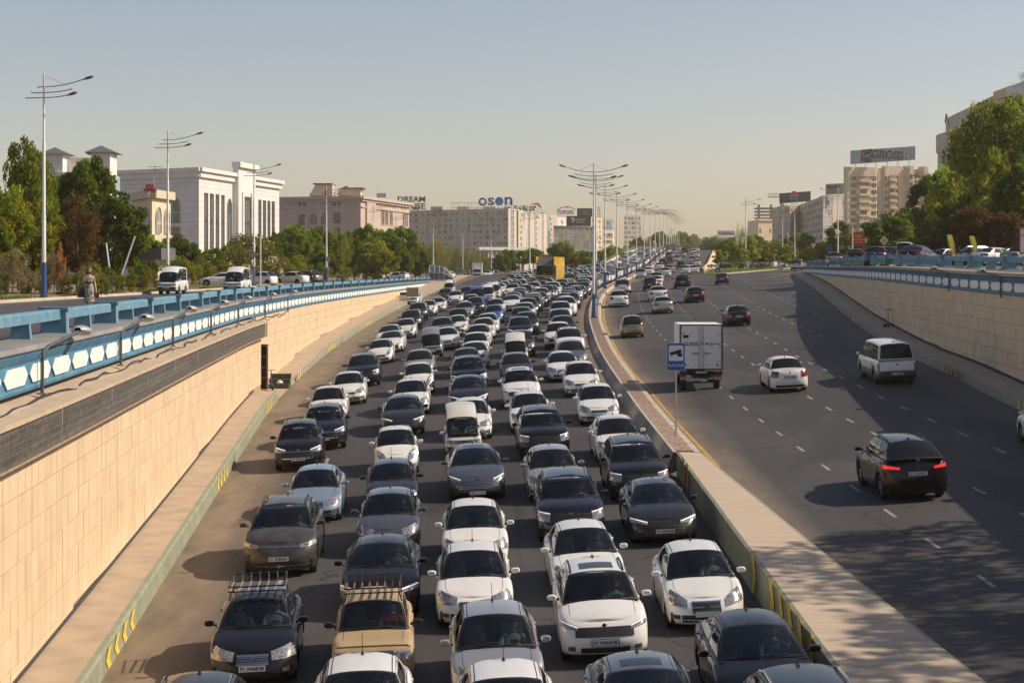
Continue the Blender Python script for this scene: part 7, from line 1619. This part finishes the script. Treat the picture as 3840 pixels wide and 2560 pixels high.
# woman walking, hand to mouth
def woman():
    p = px(334, 1019, 70); t = thing('person', 'woman in a patterned dress walking on the left street, hand raised to her mouth', 'person', (p.x, 70, ZSL(70)), R(20))
    J = [((0,0,.92),(.14,.11)), ((0,.0,1.12),(.115,.09)), ((0,.01,1.30),(.15,.10)), ((0,.0,1.41),(.06,.055)), ((0,-.01,1.48),(.05,.05)), ((-.17,.0,1.33),.055), ((.17,.0,1.33),.055),
         ((-.24,-.06,1.10),.042), ((-.10,-.18,1.33),.032), ((.23,.05,1.06),.042), ((.27,-.02,.82),.032), ((-.09,-.02,.86),.09), ((-.09,-.06,.50),.062), ((-.09,.05,.12),.042), ((-.09,-.02,.04),.04), ((-.09,-.14,.025),.028), ((.09,.02,.86),.09), ((.09,-.08,.48),.062), ((.10,-.16,.10),.042), ((.10,-.2,.04),.04), ((.10,-.32,.03),.028)]
    E = [(0,1),(1,2),(2,3),(3,4),(2,5),(2,6),(5,7),(7,8),(6,9),(9,10),(0,11),(11,12),(12,13),(13,14),(14,15),(0,16),(16,17),(17,18),(18,19),(19,20)]
    hand_chain(J, E, 8, (.5,-.3,.8), .02); hand_chain(J, E, 10, (.05,-.1,-1), .02)
    link('body', skin_body('body', J, E, [SKIN], lambda c: 0), t); h = link('head', head_mesh('head', HAIRA), t, (0, -.03, 1.60), (R(4), 0, 0))
    mb = MB(); mb.lathe([(.02,.14),(.075,.125),(.105,.05),(.112,-.04),(.10,-.12),(.07,-.15)], (0,.022,0), 'z', 14); mb.v = [(a, b if b > -.03 else -.03+(b+.03)*.15, c) for a, b, c in mb.v]; build('hair', mb, HAIRA, h, True)
    mb = MB(); P = []
    for z, rx, ry in ((1.40,.10,.075),(1.34,.17,.105),(1.20,.155,.11),(1.10,.13,.10),(.98,.16,.125),(.80,.19,.15),(.55,.205,.17),(.36,.215,.185)):
        P.append([Vector((rx*math.cos(a)*(1+.04*math.sin(7*a)*(z < .9)), ry*math.sin(a)-.02*(z < .7), z)) for a in [2*math.pi*j/24 for j in range(25)]])
    mb.grid(list(reversed(P))); build('dress', mb, DRESS, t, True); mb = MB(); mb.lathe([(.137,1.06),(.142,1.10),(.137,1.14)], (0,0,0), 'z', 20); mb.v = [(a, b*.78, c) for a, b, c in mb.v]; build('belt', mb, BAGM, t, True)
    M = Matrix.LocRotScale(t.location, t.rotation_euler, None)
    def bag(label, off, sz, strap):
        q = M @ Vector(off); g = thing('handbag', label, 'bag', (q.x, q.y, q.z), R(20)); mb = MB(); mb.box((0,0,-sz[2]/2), sz, taper=.8); build('bag_body', mb, BAGM if strap > .3 else mat('bag_plum', (.08,.015,.03), .5), g); mb = MB(); mb.tube([(-.08,0,-.02),(-.05,0,strap),(.05,0,strap),(.08,0,-.02)], .012, 6); build('strap', mb, BAGM, g)
    bag('black tote bag hanging from the walking woman\'s shoulder', (-.30, .02, .86), (.30,.14,.34), .36); bag('small dark red bag in the walking woman\'s hand', (.29, -.03, .70), (.22,.1,.2), .1)
woman()
def stander(label, x, yb, Y, shirt, z=None):
    p = px(x, 1019, Y); t = thing('person', label, 'person', (p.x, Y, ZSL(Y) if z is None else z), R(10))
    if 'st' not in TP:
        J = [((0,0,.95),(.14,.11)), ((0,.0,1.15),(.14,.10)), ((0,.01,1.36),(.18,.11)), ((0,.0,1.48),(.065,.06)), ((0,-.01,1.55),(.055,.055)), ((-.2,.0,1.40),.06), ((.2,.0,1.40),.06), ((-.27,.02,1.12),.045), ((-.16,-.2,1.02),.034), ((.27,.02,1.12),.045), ((.16,-.2,1.02),.034), ((-.1,0,.88),.09), ((-.11,-.02,.50),.065), ((-.11,.02,.10),.045), ((-.11,-.14,.03),.035), ((.1,0,.88),.09), ((.11,-.02,.50),.065), ((.11,.02,.10),.045), ((.11,-.14,.03),.035)]
        E = [(0,1),(1,2),(2,3),(3,4),(2,5),(2,6),(5,7),(7,8),(6,9),(9,10),(0,11),(11,12),(12,13),(13,14),(0,15),(15,16),(16,17),(17,18)]
        hand_chain(J, E, 8, (.4,-1,-.1), .02); hand_chain(J, E, 10, (-.4,-1,-.1), .02)
        TP['st'] = skin_body('body', J, E, [SKIN, SHIRTS['dark'], TROUS], lambda c: 0 if c.z > 1.48 or (c.y < -.1 and c.z > .9) else (1 if c.z > .93 else 2), 1)
    b = link('body', TP['st'], t); setmat(b, 1, SHIRTS[shirt]); link('head', HEADM, t, (0, -.03, 1.67)); return t
stander('man in a black t-shirt standing behind the left balustrade', 1166, 0, 190, 'dark')
for i, (x, sh, Y) in enumerate(((1742,'grey',350),(1752,'dark',352),(1759,'red',349),(1850,'white',360))): stander('pedestrian waiting by the bus shelter, %s from the left' % nth(i), x, 0, Y, sh, z=-1.3)
# ---------------------------------------------------------------- scooters, boxes, niche
def scooter(X, Y, z, rz, label, m):
    t = thing('scooter', label, 'scooter', (X, Y, z), rz); mb = MB(); mb.box((0, .0, .14), (.16, .62, .05)); build('deck', mb, TRIM, t); mb = MB(); mb.tube([(0,-.40,.16),(0,-.32,.55),(0,-.26,1.12)], .03, 8); build('stem', mb, m, t, True); mb = MB(); mb.tube([(-.24,-.25,1.12),(.24,-.25,1.12)], .018, 6); build('handlebar', mb, TRIM, t)
    for yy in (-.46, .44): mb = MB(); mb.lathe([(.05,-.025),(.11,-.025),(.115,0),(.11,.025),(.05,.025)], (0, yy, .115), 'x', 16); build('wheel', mb, RUB, t, True)
    mb = MB(); mb.tube([(-.05,.1,.12),(-.14,.16,.01)], .01, 5); build('kickstand', mb, METAL, t)
X, Y = onroad(3352, 1190); Yq = 113; scooter(wallR(Yq)-.55, Yq, zfootR(Yq), R(150), 'dark electric scooter parked by the right wall, blue handle', SBLUE); scooter(wallR(Yq)-.25, Yq+.5, zfootR(Yq), R(140), 'dark electric scooter parked by the right wall, yellow trim', CHEV)
Yq = 98.0; zq = zf(kerbL(Yq), Yq)+.03; scooter(wallL(Yq)+.25, Yq, zq+.02, R(30), 'blue electric scooter leaning by the stacked boxes on the left', SBLUE)
CRATE = mat('crate_olive', (.09,.095,.06), .8, var=.2)
for k in range(3):
    mb = MB(); mb.box((0,0,.13), (1.15,.42,.20)); mb.box((0,0,.25), (1.2,.46,.04)); o = tag(build('crate', mb, CRATE, merge=False), 'olive box of the stepped stack by the blue scooter, %s from the bottom' % nth(k), 'box', 'boxes by the scooter'); o.location = (kerbL(98)-.6, 99.2+.42*k, zq+.26*k*.0+(.27*k)); o.scale = (1, 1, 1)
    if k: mb2 = MB(); mb2.box((0,0,-.13*k), (1.1,.4,.27*k)); build('plinth', mb2, CRATE, o)
mb = MB(); mb.lathe([(.02,.22),(.12,.18),(.2,.08),(.16,0)], (kerbL(98)-.55, 99.2, zq+.28), 'z', 9); mb.v = [(a+random.uniform(-.03,.03), b+random.uniform(-.03,.03), c) for a, b, c in mb.v]; tag(build('plastic_bag', mb, mat('bag_film', (.6,.62,.64), .4)), 'crumpled white plastic bag on the stepped boxes', 'bag')
t = tag(link('steel_niche', None), 'tall rusty steel frame standing at the end of the near left wall', 'frame'); Yq = 96.6; xq = wallL(Yq)-.12; z0, z1 = zfoot(92.4)-.15, -4.05
for s in (-.26, .26): mb = MB(); mb.box((xq+.12+s, Yq, (z0+z1)/2), (.09, .12, z1-z0)); build('upright', mb, RUST, t)
for zz in frange(z0, z1, (z1-z0)/4): mb = MB(); mb.box((xq+.12, Yq, zz), (.44, .10, .07)); build('crossbar', mb, RUST, t)
mb = MB(); mb.box((xq+.12, Yq+.1, (z0+z1)/2), (.46, .03, z1-z0)); build('back_plate', mb, mat('niche_dark', (.03,.022,.016), .9), t); mb = MB(); mb.box((xq+.02, Yq-.02, z1+.05), (.9, .3, .05)); build('cap_plate', mb, RUST, t)
# ---------------------------------------------------------------- street edges above
prof_sweep('street_kerb_left', YS(60, 345), lambda Y: [(-25.4, ZSL(Y)+.13), (-25.15, ZSL(Y)+.16), (-25.0, ZSL(Y)+.15), (-24.98, ZSL(Y)-.05)], STONE, kind='structure')
# vans and cars on the upper left street
def on_left(x, yb, t): Y = (-ZSL(100))*FPX/(yb-HY); return (x-CX)/FPX*Y, Y
LV = [('damas','white',402,1.40,145,0,'white minivan driving on the left street behind the walking woman','80 CHA',0), ('damas','white',545,1.40,195,0,'white minivan with two people, second of the two on the left street','Z 491 UB',0)]
for i, (x, Y, lab, pl) in enumerate(((648, 120.5, 'white minivan driving on the left street, nearest to the walking woman', '85 280 CHA'), (890, 126, 'white minivan with two people behind the first on the left street', '01 Z491UB'))):
    X = (x-CX)/FPX*Y; o = make_car('damas', 'white', X, Y, .06, False, 0, lab, 'minivan', None, 'minivan', pl, z=ZSL(Y), flat=True)
    if i == 1:
        for sd, nm in ((.37, 'driver'), (-.37, 'passenger')):
            s = SPEC['damas']; person('%s in a white top in the second white minivan on the left street' % nm, 'white', None, 0, m=Matrix.LocRotScale(o.location, o.rotation_euler, None) @ Matrix.Translation((sd, s.seaty, s.seatz)))
for x, Y, t, c, rz, aw, lab in ((560,152,'modern','white',1.35,False,'white parked sedan half hidden by the first minivan'), (830,176,'modern','pearl',1.45,False,'pale parked sedan between the two minivans'), (980,190,'spark','white',2.0,False,'white parked hatchback with red tail lamps right of the second minivan'), (1098,206,'sedan','white',2.1,False,'white parked sedan behind the left balustrade'), (1045,214,'sedan','charcoal',2.1,False,'dark parked car beside the white parked sedan'), (1150,215,'suv','grey',2.1,False,'grey parked car near the man in black'),
    (1645,318,'sedan','white',.3,False,'white car beside the shelter, left of the pair'), (1680,322,'suv','pearl',.3,False,'white suv beside the shelter, right of the pair'), (1828,365,'sedan','white',.2,False,'white sedan waiting right of the white box truck'), (1855,370,'suv','charcoal',.2,False,'dark car waiting right of the white box truck'), (1945,300,'modern','white',1.2,False,'white car crossing behind the queue left of the yellow truck'), (1490,285,'sedan','white',2.2,False,'white roof of a parked car behind the left balustrade')):
    X = (x-CX)/FPX*Y; make_car(t, c, X, Y, rz, aw, 1 if Y < 240 else 2, lab, KIND[t], None, KIND[t], z=ZSL(Y)+(.05 if X < -24 else 0) if Y < 345 else -1.22, flat=True)
# right street: parked row and passing cars
RV = [(3850,128,'gentra','green',1.0,'pale green parked sedan at the right picture edge'),(3740,136,'modern','white',1.0,'white parked car left of the pale green sedan'),(3680,146,'suv','silver',1.0,'silver parked suv in the right car park'),(3560,152,'spark','white',1.0,'white parked hatchback in the right car park'),(3620,150,'gentra','charcoal',1.0,'dark parked sedan in the right car park'),(3500,165,'sedan','pearl',1.0,'pale parked sedan below the yellow flags'),(3440,120,'modern','black',.5,'dark sedan driving along the right street'),(3290,135,'sedan','darkblue',.3,'dark blue sedan on the right street'),(3395,140,'damas','pearl',.3,'pale minivan on the right street'),(3345,150,'suv','grey',.3,'grey suv roof above the right balustrade'),(3210,165,'suv','charcoal',.2,'dark suv roof above the right balustrade'),(3130,190,'sedan','silver',.2,'silver sedan roof above the right balustrade'),(3460,175,'sedan','white',1.0,'white parked sedan at the left end of the car park'),(3790,145,'sedan','steel',1.0,'grey parked sedan behind the white parked car'),
   (2995,262,'suv','silver',.35,'silver suv entering the junction by the right parapet end')]
for x, Y, t, c, rz, lab in RV:
    X = (x-CX)/FPX*Y; make_car(t, c, X, Y, rz, True, 1 if Y < 180 else 2, lab, KIND[t], None, KIND[t], z=ZSR(Y) if Y < 255 else zright(min(X,59), Y), flat=True)
for x, Y, t, c, lab, rz in ((2745,322,'bus','white','white minibus parked behind the grass island',1.5),(2860,335,'bus','pearl','white van behind the slim island trees',2.2),(2950,345,'spark','white','small white car behind the island right lamp',1.2),(2905,350,'sedan','silver','silver car parked behind the island trees',1.4),(3005,352,'sedan','white','white car parked far behind the junction',1.3),(2970,360,'suv','silver','silver suv parked behind the junction',1.3)):
    X = (x-CX)/FPX*Y; make_car(t, c, X, Y, rz, False, 2, lab, KIND[t], None, KIND[t], z=ZSR(Y)-.1, flat=True)
# ---------------------------------------------------------------- grass island
isl = [px(2638,1034,284), px(2700,1036,282), px(2800,1024,290), px(2985,1004,312), px(3000,1000,330), px(2900,1000,345), px(2690,1012,345), px(2650,1018,320)]
mb = MB(); zi = lambda p: (zright(min(p.x, 59), 281.9) if p.y < 286 else zgr(p.x, p.y)+.06)
top = [Vector((p.x, p.y, zi(p)+.16)) for p in isl]; ISLZ = sum(v.z for v in top)/8; mb.poly(top); mb.v = [tuple(v) for v in mb.v]; o = build('grass_island', mb, mat('lawn_soil', (.12,.13,.04), .95, var=.3, scale=1.5), merge=False); o['kind'] = 'structure'
mb = MB()
for i in range(8):
    a, c = top[i], top[(i+1)%8]; ca = sum(top, Vector())/8; ia, ic = a+(ca-a).normalized()*.3, c+(ca-c).normalized()*.3; dn = Vector((0,0,.6)); up = Vector((0,0,.03)); mb.quad(a-dn, c-dn, c+up, a+up); mb.quad(a+up, c+up, ic+up, ia+up)
build('island_kerb', mb, STONE, o, merge=False)
blades('grass', 9000, lambda r: (lambda P: (P.x, P.y, P.z-.02))(lerp(lerp(top[0], top[3], r.random()), lerp(top[7], top[5], r.random()), r.random()*.7)), .22, o)
def pole_sign(X, Y, z, h, label, shape, m1, m2, sz=.35):
    t = thing('traffic_sign', label, 'road sign', (X, Y, z)); mb = MB(); mb.tube([(0,0,-.1),(0,0,h)], .035, 6); build('post', mb, METAL, t); mb = MB()
    def pl(k, y, m, nm):
        mb = MB(); n_ = {'tri': 3, 'dia': 4, 'round': 20}[shape]; a0 = {'tri': -90, 'dia': 0, 'round': 0}[shape]; mb.ext([(sz*k*math.cos(R(a0+360*i/n_)), y, h+sz*k*math.sin(R(a0+360*i/n_))) for i in range(n_)], Vector((0,.02,0))); build(nm, mb, m, t, merge=False)
    pl(1, -.06, m1, 'sign_border'); pl(.72, -.075, m2, 'sign_face'); return t
X, Y = px(2692, 1030, 283).x, 283.5; t = pole_sign(X, Y, zi(Vector((X, Y, 0))), .75, 'round blue arrow sign at the tip of the grass island', 'round', SBLUE, SBLUE, .42); mb = MB()
for s in (-1, 1): mb.ext([(s*.05,-.1,.78),(s*.22,-.1,.5),(s*.1,-.1,.5),(s*.0,-.1,.66),(0,-.1,.95)], Vector((0,.01,0)))
build('arrow_symbol', mb, SWHITE, t, merge=False)
REDS = mat('traffic_red', (.45,.03,.03), .5); YELS = mat('traffic_yellow', (.75,.42,.02), .5)
pole_sign(px(3050,950,320).x, 320, .7, 4.1, 'white and red yield triangle sign on the right', 'tri', REDS, SWHITE, .8); pole_sign(px(3315,950,170).x, 170, .5, 2.5, 'yellow priority diamond sign over the right street', 'dia', SWHITE, YELS, .45); pole_sign(px(3110,968,250).x, 250, .7, 2.6, 'round no-stopping sign on the right lamp post', 'round', SBLUE, SBLUE, .35)
GREYS = mat('sign_back_grey', (.33,.33,.33), .6)
pole_sign(px(952,965,174).x, 174, ZSL(174), 3.2, 'grey back of a diamond sign on the third left lamp', 'dia', GREYS, GREYS, .42); pole_sign(px(1231,973,220).x, 220, ZSL(220), 3.1, 'grey back of a round sign on the fourth left lamp', 'round', GREYS, GREYS, .33); pole_sign(px(1377,990,281).x, 281, ZSL(281), 2.8, 'grey back of a diamond sign on the fifth left lamp', 'dia', GREYS, GREYS, .42)
# red food billboard
t = tag(link('billboard', None), 'red and white roadside billboard with a burger offer before the cream tower', 'billboard'); Y = 250
def pan(x0, x1, y0, y1, m, nm, dy=0): mb = MB(); mb.ext([px(x0,y1,Y+dy), px(x1,y1,Y+dy), px(x1,y0,Y+dy), px(x0,y0,Y+dy)], Vector((0,.12,0))); build(nm, mb, m, t, merge=False)
pan(c5(608), c5(763), r5(1173), r5(1328), mat('board_red', (.52,.045,.045), .6, var=.05), 'red_panel'); pan(c5(764), c5(922), r5(1168), r5(1322), SWHITE, 'white_panel')
sign_text('lettering', 'Orzuni\nUzmen', c5(684), r5(1208), Y-.15, 10, SWHITE, None, wpx=26, par=t, depth=.05); sign_text('lettering', 'Kutgilgan\nnarxlar', c5(688), r5(1262), Y-.15, 17, GOLDL, None, wpx=38, bold=.02, par=t, depth=.05)
def ball(x, y, r, m, nm): mb = MB(); q = px(x, y, Y-.1); mb.lathe([(.01,-.03),(r,-.03),(r,.05)], tuple(q), 'y', 18); build(nm, mb, m, t, merge=False)
ball(c5(825), r5(1212), .42, MATS['board_red'], 'price_disc'); sign_text('lettering', '10', c5(822), r5(1214), Y-.2, 11, SWHITE, None, wpx=13, bold=.03, par=t, depth=.05); ball(c5(825), r5(1262), .3, mat('bun', (.6,.35,.12), .7), 'burger_picture'); pan(c5(870), c5(902), r5(1208), r5(1268), MATS['board_red'], 'cup_picture', -.1)
mb = MB(); q = px(c5(655), r5(1340), Y+.3)
for x in (620, 780, 905): q = px(c5(x), r5(1330), Y+.3); mb.tube([(q.x, q.y, -.2), (q.x, q.y, q.z+1)], .12, 6)
build('post', mb, METAL, t, merge=False)
# feather flags, glazed shelter, kiosk, edge board
for i, (x, y0, y1, Y, c) in enumerate(((3566,880,972,140,'yellow'),(3650,885,970,142,'yellow'),(3432,930,960,165,'teal'),(3446,928,960,168,'teal'))):
    m = mat('flag_yellow', (.52,.42,.03), .8, var=.08) if c == 'yellow' else mat('flag_teal', (.05,.42,.45), .8, var=.08); t = tag(link('feather_flag', None), '%s feather flag by the right car park, %s from the left' % (c, nth(i % 2)), 'flag'); mb = MB(); s = Y/FPX; n_ = 10; P = [[], []]
    for k in range(n_+1):
        v = k/n_; w = (20*(.55+.45*math.sin(v*2.2)) if c == 'yellow' else 9)*s; q = px(x-22*v*(c == 'yellow')+8, lerp(y1, y0, v), Y); P[0].append(q); P[1].append(q+Vector((w, .1, 0)))
    mb.grid(P); mb.grid([[p+Vector((0,.03,0)) for p in r] for r in reversed(P)]); build('cloth', mb, m, t, True); mb = MB(); mb.tube([tuple(P[0][0]-Vector((0,0,1.5))), tuple(P[0][-1])], .03, 5); build('pole', mb, METAL, t)
    if c == 'yellow': me = text_mesh(('hammart','Express')[i], .42, .01, 0, [SIGND]); a = P[0][3]+Vector((.28,-.06,.55)); link('lettering', me, t, tuple(a), (R(90), R(-80), 0))
t = tag(link('glazed_shelter', None), 'curved glass shelter with steel ribs at the far end of the left parapet', 'shelter'); A0 = px(1618, 1037, 300); mb = MB(); ribs = MB()
for i in range(9):
    a = i/8; row_ = []
P = []
for i in range(11):
    u = i/10; x = lerp(1612, 1702, u); hgt = 2.5*(1-.15*u-max(0, u-.55)**1.3*1.9); P.append([Vector((px(x,0,300).x, 300+dy, -1.4+max(.1, hgt)*hz)) for dy, hz in ((-2.4,0),(-2.2,.5),(-1.2,.9),(0,1),(1.4,.9))])
mb.grid(P); build('glass_skin', mb, mat('shelter_glass', (.09,.12,.115), .2, .3, var=.4, scale=.8), t, True)
for r in P[::2]: ribs.tube([tuple(p+Vector((0,-.05,.03))) for p in r], .06, 5)
for j in range(5): ribs.tube([tuple(r[j]+Vector((0,-.05,.03))) for r in P], .05, 5)
build('steel_rib', ribs, METAL, t, merge=False)
for i, (x, y0, y1, w) in enumerate(((1722,1008,1025,16),(1735,1012,1018,22))):
    t = thing('traffic_sign', ('teal direction board left of the white box truck', 'small teal board on the pole left of the white box truck')[i], 'sign', (px(x,0,345).x, 345, -1.3)); mb = MB(); mb.tube([(0,0,0),(0,0,2.6)], .05, 5); build('post', mb, METAL, t); mb = MB(); mb.box((0,-.08,(pxz(y0,345)+pxz(y1,345))/2+1.3), (w*345/FPX, .05, (y1-y0)*345/FPX)); build('sign_face', mb, mat('sign_teal', (.04,.30,.30), .6), t)
t = tag(link('kiosk_roof', None), 'white slanted kiosk roof above the right balustrade', 'kiosk'); mb = MB(); Y = 262; mb.ext([px(x, y, Y) for x, y in ((3120,985),(3122,966),(3148,958),(3150,985))], Vector((0, 4, 0))); build('roof', mb, WHITEB, t, merge=False)
mb = MB(); q = px(3136, 984, Y+2); mb.box((q.x, q.y, (q.z+.6)/2), (1.0, 3.4, q.z-.6)); build('wall', mb, WHITEB, t)
t = tag(link('sign_board', None), 'white framed board cut by the right picture edge', 'sign board'); Y = 118; mb = MB(); mb.ext([px(x, y, Y) for x, y in ((3826,948),(3900,948),(3900,858),(3826,858))], Vector((0,.1,0))); build('panel', mb, SWHITE, t, merge=False); mb = MB()
for (x0, y0), (x1, y1) in (((3824,950),(3824,856)),((3824,856),(3900,856)),((3824,950),(3900,950))): mb.tube([tuple(px(x0,y0,Y-.05)), tuple(px(x1,y1,Y-.05))], .05, 5)
build('frame', mb, REDS, t); mb = MB(); q = px(3860, 950, Y); mb.tube([(q.x, q.y, 0), tuple(q)], .08, 6); build('post', mb, METAL, t); sign_text('lettering', 'CEN', 3842, 882, Y-.06, 9, SIGND, None, wpx=24, par=t, depth=.01)
# ramp side walls and guard rail
wr_ = tag(link('ramp_wall', None), 'yellowish ramp wall with guard rail left of the climbing queue', 'wall')
prof_sweep('wall', YS(300, 640), lambda Y: [(rampL(Y)-.5, -2), (rampL(Y)-.5, zf(rampL(Y), Y)+.55), (rampL(Y)-.1, zf(rampL(Y), Y)+.55), (rampL(Y)-.1, zf(rampL(Y), Y)-.2)], CREAM, wr_)
prof_sweep('guard_rail', YS(300, 640), lambda Y: [(rampL(Y)-.3, zf(rampL(Y), Y)+.95), (rampL(Y)-.27, zf(rampL(Y), Y)+1.15), (rampL(Y)-.33, zf(rampL(Y), Y)+1.15), (rampL(Y)-.33, zf(rampL(Y), Y)+.95)], METAL, wr_)
for Y in frange(300, 630, 6): mb = MB(); mb.box((rampL(Y)-.3, Y, zf(rampL(Y), Y)+.85), (.1,.1,.65)); build('guard_post', mb, METAL, wr_)
wr2 = tag(link('ramp_wall', None), 'pale ramp wall right of the outbound lanes beyond the grass island', 'wall')
prof_sweep('wall', YS(312, 640), lambda Y: [(rampR(Y)+.05, zf(rampR(Y), Y)-.2), (rampR(Y)+.05, zf(rampR(Y), Y)+.75), (rampR(Y)+.4, zf(rampR(Y), Y)+.75), (rampR(Y)+.4, -1)], CREAM, wr2)
# plain poles on both sides (tram line masts, sign posts)
for i, (x, y0, y1, Y) in enumerate(((977,885,1060,182),(1317,770,875,420),(2060,880,1015,560),(1925,880,985,560),(1975,890,990,600),(2008,895,960,650),(3197,850,960,240),(3580,770,905,200),(3236,805,960,300),(3103,845,980,330),(3115,835,990,320),(2958,880,960,420),(2955,868,1000,400),(2764,870,900,500))):
    mb = MB(); p, q = px(x, y0, Y), px(x, y1, Y); mb.tube([(p.x, Y, min(q.z, .6)-1), tuple(p)], .08, 6); tag(build('pole', mb, WHITEP), 'thin pale utility pole, %s of the plain poles' % nth(i), 'pole', 'plain utility poles')
# distant hills of trees at the end of the road
for i in range(10): tree(('broad','willow','dark')[i % 3], 2600+i*9*(1 if i % 2 else -1), 0, 1300+i*60, 878+(i % 4)*5, 60, 'hazy tree at the end of the road, %s of the far group' % nth(i), 'hazy trees at the end of the road', z=0)
# ---------------------------------------------------------------- haze
mb = MB(); mb.box((0, 1950, 30), (6400, 4150, 84)); hz = build('haze', mb, [], merge=True); hz['kind'] = 'stuff'
m = bpy.data.materials.new('haze_air'); m.use_nodes = True; N = m.node_tree.nodes; N.remove(N['Principled BSDF']); v = N.new('ShaderNodeVolumePrincipled'); v.inputs['Color'].default_value = (.95,.86,.72,1); v.inputs['Density'].default_value = .00017; v.inputs['Anisotropy'].default_value = .2
m.node_tree.links.new(v.outputs[0], N['Material Output'].inputs['Volume']); hz.data.materials.append(m)
